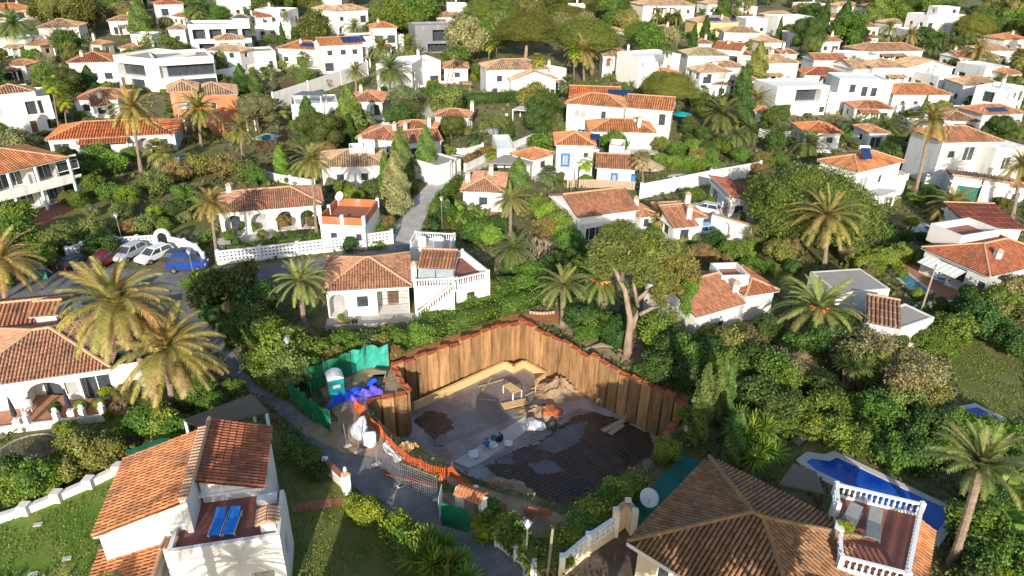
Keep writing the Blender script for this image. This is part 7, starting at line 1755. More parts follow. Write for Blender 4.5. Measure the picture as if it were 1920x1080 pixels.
def car(label, px, py, yaw, col, tall=1.0, L=1.0, z=0):
    p = G(px, py); p.z += z; t = thing('parked_car', label, 'car', p, 'parked cars'); t.rotation_euler = (0, 0, R_(yaw)); t.scale = (L, 1, tall)
    obj('body', CARP[0], None, t, (0, 0, 0), col); obj('windows', CARP[1], None, t, (0, 0, 0)); obj('roof', CARP[2], None, t, (0, 0, 0), col)
    for x in (-1.28, 1.3):
        for y in (-.8, .8):
            w = obj('wheel', CARP[3], None, t, (x, y, .32)); obj('rim', CARP[4], None, w, (0, 0, 0))
    for y in (-.62, .62):
        obj('headlight', CARP[5], None, t, (2.0, y, .62)); obj('tail_light', CARP[6], None, t, (-2.08, y, .6))
    PLX = [(p.x + a, p.y + b) for a, b in ((-2, -2), (2, -2), (2, 2), (-2, 2))]; EXC.append(PLX)
car('white hatchback parked facing the camera by the arched gate', 292, 486, -115, (.72, .72, .72))
car('silver car with a glaring windscreen left of the white hatchback', 245, 482, -105, (.45, .46, .48))
car('bright blue van parked right of the white hatchback', 354, 506, 8, (.01, .05, .3), 1.25)
car('dark hatchback with a lit number plate at the left of the parking', 150, 500, 70, (.02, .025, .035))
car('red car hidden behind the palm fronds', 190, 500, -100, (.2, .01, .015))
car('black car parked beside the curved patterned wall', 345, 492, 0, (.03, .04, .05))
car('crimson car at the top of the lane by the garage', 826, 337, 30, (.35, .01, .03))
car('pale silver car behind the white courtyard wall', 1322, 398, 150, (.6, .62, .66))
car('small white car beside the orange hip house', 1665, 200, 20, (.75, .75, .75))
car('light blue car under cover beside the courtyard wall', 1325, 440, 20, (.35, .5, .6))
# people
def person(label, px, py, z, yaw, shirt, trousers, pose):
    J, E2 = pose
    me = bpy.data.meshes.new('person'); me.from_pydata([j[0] for j in J], E2, [])
    o = bpy.data.objects.new('person', me); COL.objects.link(o); o.modifiers.new('skin', 'SKIN')
    for i, sv in enumerate(me.skin_vertices[0].data): sv.radius = (J[i][1],) * 2; sv.use_root = i == 0
    sd = o.modifiers.new('sub', 'SUBSURF'); sd.levels = sd.render_levels = 1
    dg = bpy.context.evaluated_depsgraph_get(); m2 = bpy.data.meshes.new_from_object(o.evaluated_get(dg)); bpy.data.objects.remove(o)
    for k in (trousers, shirt, 'skin', 'dark'): m2.materials.append(MATS[k])
    for f in m2.polygons:
        c = f.center; i = min(range(len(J)), key=lambda q: (Vector(J[q][0]) - c).length); f.material_index = J[i][2]
    m2.shade_smooth(); p = G(px, py, z); m2.name = 'person'
    o = obj('person', m2, None, None, p, rot=(0, 0, R_(yaw))); return tag(o, label, 'person', 'workers in the pit')
def crouch(arm=.35):
    J = [((0, 0, .38), .17, 0), ((0, .05, .6), .16, 1), ((0, .12, .82), .17, 1), ((0, .18, .95), .06, 2), ((0, .22, 1.06), .1, 3), ((0, .24, 1.14), .085, 3)]
    E2 = [(0, 1), (1, 2), (2, 3), (3, 4), (4, 5)]
    for s in (-1, 1):
        o = len(J); J += [((s * .13, .05, .36), .1, 0), ((s * .2, .38, .48), .08, 0), ((s * .19, .2, .12), .06, 0), ((s * .19, .32, .04), .045, 3)]; E2 += [(0, o), (o, o + 1), (o + 1, o + 2), (o + 2, o + 3)]
        o = len(J); J += [((s * .2, .12, .84), .075, 1), ((s * .27, .25, .62), .055, 1), ((s * .2, .25 + arm * .7, .48), .042, 2)]; E2 += [(2, o), (o, o + 1), (o + 1, o + 2)]
        h0 = o + 2; hx, hy, hz = J[h0][0]
        for k, (dx, ln) in enumerate(((-.03, .07), (-.01, .085), (.01, .08), (.03, .065), (s * -.045, .05))):
            q = len(J); J += [((hx + dx, hy + ln * .6, hz - .02), .011, 2), ((hx + dx, hy + ln, hz - .05), .009, 2)]; E2 += [(h0, q), (q, q + 1)]
    return J, E2
person('worker in a blue top squatting with back turned on the concrete strip', 913, 846, ZF + .16, 15, 'cloth_blue', 'cloth_pale', crouch())
person('worker in dark clothes crouching at the far end of the concrete strip', 941, 833, ZF + .16, 60, 'cloth_dark', 'cloth_dark', crouch(.5))
# sun loungers
def lounger(label, p, yaw, material, frame='white', z=None, sc=1.0, up=50, group=None):
    t = thing('sun_lounger', label, 'lounger', p, group); t.rotation_euler = (0, 0, yaw); t.scale = (sc,) * 3
    def part(nm, fn, mt): m = MB(); fn(m); me = m.mesh(nm); me.materials.append(MATS[mt]); return obj(nm, me, None, t, (0, 0, 0))
    part('mattress', lambda m: m.hexa([(-.3, -.95, .32), (.3, -.95, .32), (.3, .25, .32), (-.3, .25, .32), (-.3, -.95, .4), (.3, -.95, .4), (.3, .25, .4), (-.3, .25, .4)]), material)
    a = R_(up); c, s = math.cos(a) * .75, math.sin(a) * .75
    part('backrest', lambda m: m.hexa([(-.3, .26, .33), (.3, .26, .33), (.3, .26 + c, .33 + s), (-.3, .26 + c, .33 + s), (-.3, .22, .4), (.3, .22, .4), (.3, .22 + c, .4 + s), (-.3, .22 + c, .4 + s)]), material)
    for sx in (-1, 1):
        part('side_rail', lambda m: m.bar((sx * .33, -.98, .3), (sx * .33, .95, .3), .04, .05), frame)
        for y in (-.8, .75): part('leg', lambda m: m.bar((sx * .33, y, 0), (sx * .33, y, .3), .04, .04, up=Vector((0, 1, 0))), frame)
zt = 4.3
for i, (px, py) in enumerate(((411, 988), (437, 986))):
    p = G(px, py, zt); lounger(('left' if i == 0 else 'right') + ' of two bright blue sun loungers on the roof terrace', Vector((p.x, p.y, zt)), .1, 'blue_fabric', sc=.92, up=22, group='blue sun loungers')
for i, (px, py) in enumerate(((1590, 985), (1635, 995))):
    p = G(px, py, 3.64); lounger(('left' if i == 0 else 'right') + ' of two grey sun loungers on the balustraded terrace', Vector((p.x, p.y, 3.64)), R_(-28 if i else -40), 'grey_cushion', 'grey_metal', sc=1.15, up=30, group='grey sun loungers')
for i, (px, py) in enumerate(((1478, 815), (1500, 828), (1460, 828))):
    lounger(('left', 'right', 'front')[i] + ' of the pale loungers on the lawn by the yucca', G(px, py), R_(-50), 'grey_cushion', 'grey_metal', group='lawn loungers')
lounger('blue cushioned lounger on the terrace of the awning house', G(1762, 528), R_(60), 'blue_fabric', group='awning house loungers')
# closed parasols, pots and chairs on the brick terrace
def parasol(label, px, py, z):
    p = G(px, py, z); t = thing('parasol', label, 'parasol', p, 'closed parasols')
    m = MB(); m.box(p, .45, .45, .5, .3); m.build('base', 'white', t)
    m = MB(); m.tube([p + Vector((0, 0, .5)), p + Vector((0, 0, 2.5))], .03, 6); m.build('pole', 'grey_metal', t)
    m = MB(); m.lathe(p + Vector((0, 0, .75)), [(.1, 0), (.17, .15), (.16, .7), (.09, 1.4), (.03, 1.75)], 10); m.build('canopy', 'cloth_dark', t)
parasol('left closed black parasol on the brick terrace', 34, 796, tz)
parasol('right closed black parasol on the brick terrace', 135, 779, tz)
def pot(label, px, py, z=0, r=.25, plant_c='l', material='pot', group='potted plants'):
    p = G(px, py, z); t = thing('potted_plant', label, 'plant pot', p, group)
    m = MB(); m.lathe(p, [(r * .7, 0), (r, r * 1.5), (r * 1.1, r * 1.6)], 12); m.build('pot', material, t)
    obj('foliage', CROWN['bush'][0], None, t, (0, 0, r * 2.3), GC[plant_c], (0, 0, px), (r * 1.5, r * 1.5, r * 1.6))
pot('terracotta pot on the brick terrace between the parasols', 110, 782, tz, .35, 'd')
pot('terracotta pot of leaves right of the second parasol', 158, 776, tz, .35)
pot('yellow-leaved pot beside the terrace steps', 190, 770, tz, .3, 'y')
pot('red pot on the lawn below the terrace steps', 201, 787, 0, .25, 'y')
for i, px in enumerate((648, 654, 662, 668)): pot(('leftmost', 'second', 'third', 'rightmost')[i] + ' small dark pot on the porch edge by the pit', px, 607 - i * .5, .1, .14, 'g', 'dark')
pot('leafy green pot on the porch corner of the centre house', 640, 604, .1, .25, 'v')
pot('round pot with a cactus on the balustraded terrace', 1581, 1005, 3.64, .3, 'y')
def chair(label, px, py, z, yaw, material='white', group='garden chairs'):
    p = G(px, py, z); t = thing('garden_chair', label, 'chair', p, group); t.rotation_euler = (0, 0, R_(yaw))
    def part(nm, *b): m = MB(); m.hexa([(x, y, zz) for zz in b[4:6] for x, y in ((b[0], b[2]), (b[1], b[2]), (b[1], b[3]), (b[0], b[3]))]); me = m.mesh(nm); me.materials.append(MATS[material]); obj(nm, me, None, t, (0, 0, 0))
    part('seat', -.25, .25, -.25, .25, .4, .45); part('backrest', -.25, .25, .22, .28, .46, .95)
    for x in (-.22, .2):
        for y in (-.22, .2): part('leg', x, x + .04, y, y + .04, 0, .399)
    for x in (-.28, .24): part('armrest', x, x + .05, -.2, .21, .62, .67)
chair('white plastic chair in front of the arched niche', 56, 772, tz, 20)
chair('second white plastic chair beside the arched niche', 47, 768, tz, -60)
chair('white chair by the water of the awning house', 1775, 540, 0, 30); chair('white chair on the small lawn by the pavilion', 950, 222, 0, 10)
# sheds, carports, awnings
def canopy(label, px, z, material, posts=True, t=.12, cat='carport', name='carport', post='white'):
    P = [G(a, b, z) for a, b in px]; g = T(P[0].y); root = thing(name, label, cat, Vector((P[0].x, P[0].y, g)))
    m = MB(); m.slab([(p.x, p.y) for p in P], g + z - t, g + z); m.build('roof', material, root)
    if posts:
        c = sum(P, Vector()) / len(P)
        for p in P:
            q = p.lerp(c, .06); m = MB(); m.box((q.x, q.y, g - .2), .18, .18, z - t + .2); m.build('post', post, root)
    EXC.append([(p.x, p.y) for p in P])
canopy('weathered wooden flat carport roof behind the ribbed orange roof', [(342, 787), (472, 738), (504, 772), (380, 803)], 2.5, 'old_wood')
canopy('reed-covered shade roof beside the deep blue pool', [(1488, 869), (1531, 884), (1546, 926), (1461, 907)], 2.0, 'reed', cat='shade roof', name='reed_shade', post='brown_wood')
canopy('green corrugated sheet roof behind the ribbed orange roof', [(235, 846), (300, 822), (328, 822), (330, 836), (240, 860)], 1.8, 'green_mesh', cat='shed roof', name='sheet_shelter', post='brown_wood')
canopy('flat grey carport roof left of the blue window villa', [(912, 306), (945, 290), (1003, 292), (998, 308)], 2.5, 'grey_roof', post='dark')
canopy('flat beige pergola roof beside the front-gabled house', [(960, 205), (975, 196), (1015, 202), (1005, 210)], 2.4, 'awning', cat='pergola', name='pergola')
canopy('lilac-grey pergola roof on the white roof terrace', [(549, 178), (566, 169), (612, 169), (602, 179)], 6.0, 'grey_cushion', cat='pergola', name='pergola')
canopy('tan sun shade above the gable house door', [(1092, 420), (1140, 413), (1142, 420), (1096, 428)], 2.5, 'awning', cat='awning', name='awning')
canopy('glass shade on posts under the cube house balcony', [(1620, 360), (1645, 352), (1682, 356), (1650, 367)], 2.8, 'collector', cat='awning', name='awning')
house('white house with a flat roof terrace and arches below the retaining wall', 'white roof terrace below the retaining wall', [((546, 202), (634, 197), 8, 3.6, d(roof='flat', par=.6, fl='pale_concrete', op=ops('f a 8 .1 2 2.6; f a 11 .1 2 2.6; f w 3 .9 1.2 1.2')))])
# thatched parasol, teal parasol
def umbrella(label, px, py, z, r, rise, material, cat='parasol', drop=.0):
    c = G(px, py, z); g = T(c.y); t = thing('garden_parasol', label, cat, Vector((c.x, c.y, g)))
    m = MB(); N = 12; vs = [c + Vector((0, 0, rise))] + [c + Vector((r * math.cos(6.2832 * i / N), r * math.sin(6.2832 * i / N), 0)) for i in range(N)] + [c + Vector((0, 0, rise - .1))] + [c + Vector((r * .98 * math.cos(6.2832 * i / N), r * .98 * math.sin(6.2832 * i / N), -.1)) for i in range(N)]
    m.add(vs, [(0, 1 + i, 1 + (i + 1) % N) for i in range(N)] + [(N + 1, N + 2 + (i + 1) % N, N + 2 + i) for i in range(N)] + [(1 + i, N + 2 + i, N + 2 + (i + 1) % N, 1 + (i + 1) % N) for i in range(N)]); m.build('canopy', material, t)
    m = MB(); m.tube([Vector((c.x, c.y, g)), c + Vector((0, 0, rise - .12))], .07, 6); m.build('pole', 'brown_wood', t)
umbrella('large thatched parasol behind the dead palm', 1215, 312, 2.2, 2.6, 1.3, 'thatch')
umbrella('teal garden parasol beside the large cream villa', 1279, 214, 2.4, 2.0, .5, 'teal')
umbrella('orange parasol on the terrace of the tan roof house', 1845, 222, 2.2, 1.6, .5, 'orange')
# roof terrace of the awning house, striped awning, rooftop gear of the cube house
aw = thing('roof_terrace', 'white walled sun terrace on top of the ribbed red roof', 'roof terrace', G(1800, 455)); kz = Blk((1800, 455), (1873, 443), 4.0, 4.2, 0); kz.wc = 'white'
walls(kz, aw, [], 'white', 2.9, False); parapet(kz, aw, .8, 'red_floor', 'white')
sa_ = thing('awning', 'striped fabric awning below the ribbed red roof', 'awning', G(1745, 490))
p0, p1 = G(1741, 479, 2.7), G(1812, 509, 2.7); dv = (p1 - p0).normalized(); nv = Vector((dv.y, -dv.x, 0)) * 1.6
for i in range(14):
    a, b = p0.lerp(p1, i / 14), p0.lerp(p1, (i + 1) / 14); m = MB(); q = [a, b, b + nv - Vector((0, 0, .5)), a + nv - Vector((0, 0, .5))]; m.hexa([v - Vector((0, 0, .03)) for v in q] + q); m.build('stripe', 'awning' if i % 2 else 'white', sa_)
pm = G(1700, 530); sheet('terrace_floor', [(1668, 505), (1700, 492), (1830, 545), (1790, 575), (1742, 555)], 'brick_floor', .04)
wh = thing('solar_heater', 'tilted solar panel and white tank on the orange pyramid roof', 'solar heater', G(1622, 287, 7.4)); q0 = G(1622, 292, 7.6)
m = MB(); lo = [q0 + Vector(v) for v in ((-.6, -.9, -.2), (.6, -.9, -.2), (.6, .5, .9), (-.6, .5, .9))]; m.hexa(lo + [v + Vector((0, -.04, .08)) for v in lo]); m.build('panel', 'solar', wh)
m = MB(); m.tube([q0 + Vector((-.7, .75, .95)), q0 + Vector((.7, .75, .95))], .28, 12); m.build('tank', 'white', wh)
for sx in (-.5, .5):
    m = MB(); m.bar(q0 + Vector((sx, .6, -.5)), q0 + Vector((sx, .6, .9)), .06, .06, up=Vector((0, 1, 0))); m.build('strut', 'grey_metal', wh)
bc = thing('balcony', 'white corner balcony with railings on the cube house', 'balcony', G(1690, 350)); b0, b1 = G(1657, 343, 3.1), G(1700, 337, 3.1)
m = MB(); m.slab([(b0.x, b0.y), (b1.x, b1.y), (b1.x - .6, b1.y + 2.2), (b0.x - .6, b0.y + 2.2)], -.2, 3.1); m.build('base', 'stucco', bc, color=WC['white'])
balustrade(bc, [(b0.x, b0.y), (b1.x, b1.y), (b1.x - .6, b1.y + 2.2)], 3.1, gap=.3)
# buckets and log edging on the bank behind the pit
for i, (px, py) in enumerate(((1056, 612), (1069, 607), (1085, 615), (1092, 617), (1105, 622))):
    p = G(px, py); t = thing('bucket', ('leftmost', 'second', 'third', 'fourth', 'rightmost')[i] + ' white bucket in the row on the bank behind the pit', 'bucket', p, 'white buckets')
    m = MB(); m.lathe(p, [(.16, 0), (.2, .38)], 12); m.build('body', 'white', t)
    m = MB(); m.lathe(p + Vector((0, 0, .381)), [(.21, 0), (.21, .04)], 12); m.build('rim', 'pale_plastic', t)
le = thing('log_edging', 'row of pale cut logs edging the bank left of the short palm', 'logs', G(1000, 588))
for i in range(8):
    p = G(995 + i * 6, 588 - (i - 3.5) ** 2 * .15 + 2); m = MB(); m.tube([p + Vector((-.13, 0, .15)), p + Vector((.13, .02, .15))], .16, 8); m.build('log', 'plank', le)
sp_ = thing('plank_stack', 'ragged stack of old boards beside the pine trunk', 'boards', G(1130, 652))
for i in range(7):
    a, b = G(1095 + i * 5, 655 - i * 2, .1 + .06 * i), G(1150 + i * 3, 640 + i * 3, .1 + .06 * i); m = MB(); m.bar(a, b, .22, .05); m.build('board', 'pole_wood', sp_)
# driveway fence of the blue window villa, slatted fence on the retaining wall, garden odds
def slatfence(label, px, h, material='brown_wood', gap=.35, short=None):
    P = [G(a, b) for a, b in px]; root = thing('slat_fence', label, 'fence', P[0])
    for a, b in zip(P, P[1:]):
        N = max(2, int((b - a).length / gap)); dv = (b - a).normalized(); yaw = math.atan2(dv.y, dv.x)
        me = shared('slat', lambda m: m.box((0, 0, 0), (b - a).length / N * .86, .03, h), material)
        for i in range(N): obj('slat', me, None, root, a.lerp(b, (i + .5) / N) - WL[root.name], rot=(0, 0, yaw))
        m = MB(); m.bar(a + Vector((0, .04, h * .8)), b + Vector((0, .04, h * .8)), .05, .08); m.build('rail', material, root)
slatfence('wooden slat fence along the driveway of the blue window villa', [(1062, 352), (1120, 352), (1190, 356)], 1.3, 'plank')
slatfence('brown slatted fence on the terrace above the retaining wall', [(522, 172), (560, 160), (600, 146)], 1.6, 'brown_wood', .5)
slatfence('dark slatted screen beside the covered pool', [(480, 285), (520, 275), (540, 262)], 1.4, 'brown_wood', .4)
for i, (px, py) in enumerate(((72, 984), (126, 1048), (62, 1077))):
    p = G(px, py); m = MB(); m.box(p + Vector((0, 0, .03)), .5, .3, .05, .3); tag(m.build('paving_stone', 'pale_concrete', at=p), ('upper', 'middle', 'lower')[i] + ' pale stone slab lying in the green lawn', 'stone slab', 'lawn slabs')
fb = thing('flower_bed', 'curved dark flower bed with white edging at the left edge', 'flower bed', G(50, 850)); c = G(50, 850)
m = MB(); m.lathe(c - Vector((0, 0, .05)), [(2.0, 0), (2.0, .08), (.2, .1)], 24); m.build('soil', 'mud', fb)
for i in range(20):
    a = 6.2832 * i / 20; q = c + Vector((2.05 * math.cos(a), 2.05 * math.sin(a), 0)); m = MB(); m.box(q, .14, .6, .1, a); m.build('edging', 'stone', fb)
EXC.append([(c.x + 2.6 * math.cos(a * .5), c.y + 2.6 * math.sin(a * .5)) for a in range(13)])
wb = thing('water_heater', 'white box air-conditioning unit on the balustraded terrace', 'air conditioner', G(1568, 1000, 3.64)); p = G(1570, 1003, 3.64); m = MB(); m.box(p, .5, .7, .75, -.5); m.build('casing', 'white', wb); m = MB(); m.tube([p + Vector((-.22, -.2, .4)), p + Vector((-.27, -.25, .4))], .25, 12); m.build('fan_grille', 'grey_metal', wb)
bx_ = thing('utility_box', 'green metal utility cabinet at the left of the parking', 'cabinet', G(70, 522)); p = G(70, 522); m = MB(); m.box(p, 2.2, .7, 1.2, .25); m.build('casing', 'court', bx_); m = MB(); m.box(p + Vector((0, 0, 1.203)), 2.3, .8, .1, .25); m.build('lid', 'grey_metal', bx_)
for q in (((-15.8, 15.0), 10.5, 3.0, 'shading the ribbed red roof slope'), ((-14.3, 16.5), 6.2, 2.4, 'shading the white terrace front')):
    px_, py_ = PJ((q[0][0], q[0][1], 0)); palm((px_, py_), PJ((q[0][0], q[0][1], q[1])), q[2], label='palm just below the picture ' + q[3])
# tall trees just below the picture whose shade falls on the pit and the lichen-ridged roof
for i, (x, y, h, r) in enumerate(((6.0, 16, 8.6, 2.6), (10.0, 16.5, 11.0, 3.0), (13.6, 16.0, 12.0, 3.0), (2.4, 11, 8.5, 1.6), (21, 10, 9, 2.5), (-20, 9, 9, 2.4))):
    plant('broadleaf_tree', '', 'tree', 'g', Vector((x, y, h - r * .8)), r, label=('tall tree just below the picture %s' % ('casting shade into the pit', 'shading the right pit wall', 'shading the lichen-ridged roof', 'shading the road lamp', 'shading the balustraded terrace', 'shading the blue lounger terrace')[i]), group='leafy trees')

# ---------------------------------------------------------------- filler trees over the hillside, and low growth between
def free(x, y, r=0.0):
    for poly in EXC:
        if inside(x, y, poly): return False
        if r:
            for a in range(6):
                if inside(x + r * math.cos(a * 1.05), y + r * math.sin(a * 1.05), poly): return False
    return True
BBH = [(min(p[0] for p in h), max(p[0] for p in h), min(p[1] for p in h), max(p[1] for p in h), h) for h in HOUSES]
def clearance(x, y, r):
    """how far behind this point the next house front stands"""
    best = 40.0
    for x0, x1, y0, y1, h in BBH:
        sh = y0 / max(y, 1)
        if x0 - r < x * sh < x1 + r and y1 > y: best = min(best, max(0.2, y0 - y))
    return best
FARH = [(1400, 14, 40, 'flat', 'tan', 5), (1345, 8, 34, 'hip', 'tan', 4), (1530, 10, 36, 'flat', 'tan', 5), (1640, 14, 34, 'hip', 'brown', 4), (1690, 45, 36, 'hip', 'tan', 3.6), (1725, 60, 34, 'flat', 'tan', 4), (1870, 130, 44, 'flat', 'tan', 4), (1905, 140, 34, 'hip', 'rust', 3.6), (1860, 108, 50, 'hip', 'tan', 3.6), (1815, 108, 34, 'gx', 'rust', 3.6), (1780, 148, 40, 'flat', 'tan', 3.6), (1500, 65, 44, 'flat', 'tan', 4.5), (1560, 78, 40, 'gx', 'rust', 3.6), (1450, 80, 40, 'hip', 'tan', 4), (1420, 38, 40, 'flat', 'tan', 4.5), (1160, 60, 30, 'hip', 'tan', 3.6), (715, 28, 34, 'flat', 'tan', 4.5), (755, 8, 40, 'hip', 'rust', 4), (620, 2, 40, 'flat', 'tan', 5), (230, 10, 46, 'hip', 'tan', 4.5), (110, 8, 44, 'flat', 'tan', 5), (330, 55, 36, 'hip', 'tan', 4), (265, 68, 40, 'flat', 'tan', 4), (25, 122, 44, 'hip', 'rust', 3.4), (235, 90, 30, 'hip', 'rust', 3.2), (1080, 12, 34, 'flat', 'tan', 4.5), (1250, 55, 34, 'hip', 'tan', 3.6), (855, 128, 50, 'hip', 'rust', 3.2), (1435, 210, 40, 'hip', 'rust', 3.0), (1740, 240, 44, 'flat', 'tan', 3.4), (1650, 250, 40, 'hip', 'rust', 3), (950, 285, 34, 'flat', 'tan', 2.6), (1620, 130, 40, 'gx', 'tan', 4), (1480, 100, 36, 'hip', 'rust', 4)]
fr_ = random.Random(77); put = [(p[3].x, p[3].y, p[4]) for p in PLANTS]
tries = 0; nfill = 0
for i, q in enumerate(FARH):
    px, py, w, rf, rc, hh = q; bx = (px - w / 2, py), (px + w / 2, py + fr_.uniform(-2, 2))
    nm = {'hip': 'hip roof', 'gx': 'gable roof', 'flat': 'flat roof'}[rf]
    root, ks_ = house('', 'far %s %s house number' % (rc, nm), [(bx[0], bx[1], fr_.uniform(6, 9), hh, d(roof=rf, rc=rc))])
    LAND.pop(); k_ = ks_[0]; PLANTS.append((root, 'white house', 'flat-roofed' if rf == 'flat' else {'tan': 'tan', 'rust': 'terracotta', 'brown': 'brown', 'orange': 'orange', 'red': 'red'}[rc] + '-roofed', k_.p(k_.W / 2, k_.D / 2, 2), k_.W / 2, hh))
while nfill < 560 and tries < 16000:
    tries += 1
    px, py = fr_.uniform(-60, 1980), 330 * fr_.random() ** 1.75 - 16
    p = G(px, py)
    if p.y > 345: continue
    tv = (CH - p.z) / math.hypot(p.x, p.y)
    cl = clearance(p.x, p.y, 1.5); hmax = min(12.5, .8 + cl * (tv + .05) * 2.1)
    far_ = py < 120
    h = min(hmax, fr_.choice((3, 4, 5, 6, 7)) + (fr_.uniform(2, 6) if far_ else 0))
    r = max(1.0, h * fr_.uniform(.42, .6))
    if not free(p.x, p.y, r * .35): continue
    if any((p.x - a) ** 2 + (p.y - b) ** 2 < ((r + c) * .5) ** 2 for a, b, c in put): continue
    put.append((p.x, p.y, r)); nfill += 1
    c = Vector((p.x, p.y, p.z + h * .58)); t = fr_.random(); cl = fr_.choice('ggdkoosbvlyd' if h < 4 else 'ggdkdoosgk')
    if h < 2.2: plant('bush', 'bush', 'bush', cl, Vector((p.x, p.y, p.z + h * .45)), r, h * .5, trunk=False, cat='bush', group='garden bushes')
    elif t < .13: palm((px, py), PJ((p.x + fr_.uniform(-.4, .4), p.y, p.z + h * .8)), min(3.0, max(1.6, h * .42)), 'date' if t < .07 else 'fan', fr_.choice('fFFo'))
    elif t < .2: conif(px, py, min(h * 1.3, hmax + 1), fr_.choice(('cypress', 'conifer')), fr_.choice('cdd'), None, 1.0, True)
    elif t < .47: plant('shade_tree', 'dense shade tree', 'fine', cl, c, r, h * .45, group='shade trees')
    elif t < .63: plant('olive_tree', 'wispy tree', 'airy', cl, c, r, h * .44, group='wispy trees')
    else: plant('broadleaf_tree', 'leafy tree', 'tree', cl, c, r, h * .46, group='leafy trees')
# shrubs growing along the sunny foot of the houses
for hp in HOUSES:
    cx = sum(q[0] for q in hp) / 4
    for a, b in ((hp[0], hp[1]), (hp[1], hp[2]) if cx < 0 else (hp[3], hp[0])):
        L = math.hypot(b[0] - a[0], b[1] - a[1]); nx, ny = (b[1] - a[1]) / L, -(b[0] - a[0]) / L
        if (a[1] + b[1]) / 2 < 66: continue
        for i in range(int(L / 2.6)):
            if fr_.random() < .42: continue
            u = (i + fr_.uniform(.2, .8)) / max(1, int(L / 2.6)); r = fr_.uniform(.7, 1.35); h = fr_.uniform(.9, 2.3)
            x, y = a[0] + (b[0] - a[0]) * u + nx * (r * .7 + .5), a[1] + (b[1] - a[1]) * u + ny * (r * .7 + .5)
            if not free(x, y): continue
            if any((x - q) ** 2 + (y - w) ** 2 < ((r + c) * .5) ** 2 for q, w, c in put): continue
            put.append((x, y, r)); k = fr_.choice(('bush', 'fine', 'fine', 'airy')); nm = {'bush': 'bush', 'fine': 'shrub', 'airy': 'oleander'}[k]
            plant(nm, {'bush': 'bush', 'shrub': 'fine-leaved shrub', 'oleander': 'loose oleander'}[nm], k, fr_.choice('ggdovlysk'), Vector((x, y, T(y) + h * .48)), r, h * .52, trunk=False, cat=nm, group={'bush': 'garden bushes', 'shrub': 'fine-leaved shrubs', 'oleander': 'loose oleanders'}[nm])
# low growth: leaf tufts over the open garden ground, one mass
C = []
for _ in range(60000):
    px, py = fr_.uniform(-40, 1960), 40 + 1060 * fr_.random() ** .8
    p = G(px, py)
    if p.y < 330 and free(p.x, p.y): C.append((p.x, p.y, p.z + abs(fr_.gauss(0, .22))))
C = np.array(C)
sz = np.clip(np.linalg.norm(C[:, :2], axis=1) / 110, .28, 1.6)[:, None]
V, Fq, l = leaf_quads(C, np.tile(np.array([[0, 0, 1.0]]), (len(C), 1)), .85, .6, .6)
n = len(C); V = V.reshape(n, 4, 3); V = C[:, None, :] + (V - C[:, None, :]) * sz[:, None, :]
me = npmesh('undergrowth', V.reshape(-1, 3), Fq, l, 'leaf')
o = obj('undergrowth', me, None, None, (0, 0, 0), (.15, .165, .05)); o['label'] = 'low mixed undergrowth and ground cover between the gardens'; o['category'] = 'undergrowth'; stuff(o)

# grass blades on the near lawns, one mass
C = []
LAWN = [[(G(*q).x, G(*q).y) for q in L] for L in ([(-40, 1085), (-40, 985), (100, 955), (228, 895), (236, 872), (185, 1000), (172, 1085)], [(500, 800), (560, 815), (640, 905), (655, 960), (770, 1040), (800, 1085), (545, 1085), (545, 960)], [(0, 830), (130, 805), (230, 765), (215, 720), (290, 690), (330, 740), (310, 800), (190, 835), (60, 845), (0, 855)], [(1775, 642), (1870, 636), (1925, 680), (1925, 775), (1870, 800), (1800, 740)], [(1425, 830), (1500, 815), (1580, 845), (1500, 865), (1470, 905), (1420, 890)])]
for L in LAWN:
    x0, x1, y0, y1 = min(q[0] for q in L), max(q[0] for q in L), min(q[1] for q in L), max(q[1] for q in L)
    for _ in range(int((x1 - x0) * (y1 - y0) * 60)):
        x, y = fr_.uniform(x0, x1), fr_.uniform(y0, y1)
        if inside(x, y, L) and math.sin(x * 1.3 + y) + math.sin(x * .6 - y * 1.7) > -1.1 + fr_.uniform(-.5, .5): C.append((x, y, .05))
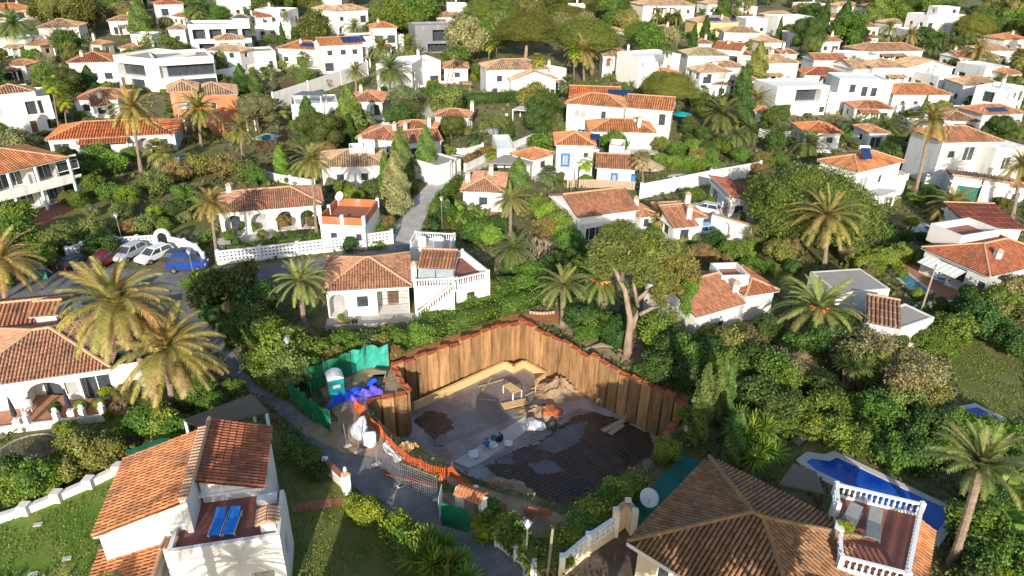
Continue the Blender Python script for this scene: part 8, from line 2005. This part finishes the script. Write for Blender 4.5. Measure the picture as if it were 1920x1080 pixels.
C = np.array(C); V, Fq, l = leaf_quads(C, np.tile(np.array([[0, 0, 1.0]]), (len(C), 1)), .2, .3, .9)
o = obj('grass', npmesh('grass', V, Fq, l, 'leaf'), None, None, (0, 0, 0), (.18, .235, .045)); o['label'] = 'short uneven grass growing on the lawns'; o['category'] = 'grass'; stuff(o)

# ---------------------------------------------------------------- labels that single each plant out
def ordn(i): return ['first', 'second', 'third', 'fourth', 'fifth', 'sixth', 'seventh', 'eighth', 'ninth', 'tenth', 'eleventh', 'twelfth'][i] if i < 12 else '%dth' % (i + 1)
LPX = [(s, PJ(p), p) for s, p in LAND]
byl = {}
for o, word, cn, c, r, h in PLANTS:
    if word is None: continue
    x, y = PJ(c); best = min(LPX, key=lambda q: (q[1][0] - x) ** 2 + ((q[1][1] - y) * 1.3) ** 2)
    s, (lx, ly), lp = best; dx, dy = x - lx, y - ly
    relw = ('right of' if dx > 0 else 'left of') if abs(dx) > abs(dy) * 1.3 else ('in front of' if dy > 0 else 'behind')
    if 'house' in word:
        byl.setdefault(('%s %s %s the %s' % ('small ' + cn if cn else 'small', word, relw, s)).replace('  ', ' '), []).append((x, y, o)); continue
    size = ('tall' if h > 6 else 'short') if 'palm' in word or 'cypress' in word or 'conifer' in word else ('large' if r > 2.3 else 'small' if r < 1.25 else 'medium')
    if word.split()[-1] in ('yucca', 'clump'): size = 'big' if r > 1.2 else 'small'
    byl.setdefault('%s %s %s %s the %s' % (size, cn, word, relw, s), []).append((x, y, o))
for lab, L in byl.items():
    L.sort(key=lambda q: q[0])
    for i, (x, y, o) in enumerate(L):
        if len(L) == 1: o['label'] = lab
        elif len(L) == 2: o['label'] = ('left-hand ' if i == 0 else 'right-hand ') + lab
        else: o['label'] = ('leftmost' if i == 0 else 'rightmost' if i == len(L) - 1 else ordn(i) + ' from left') + ', ' + lab
for o, *_ in PLANTS:
    if len(o['label'].split()) > 16: o['label'] = o['label'].replace('in front of', 'before').replace('dense shade', 'shade').replace('fine-leaved shrub', 'shrub').replace(' from left,', ' from left'); o['label'] = ' '.join(o['label'].split()[:16])
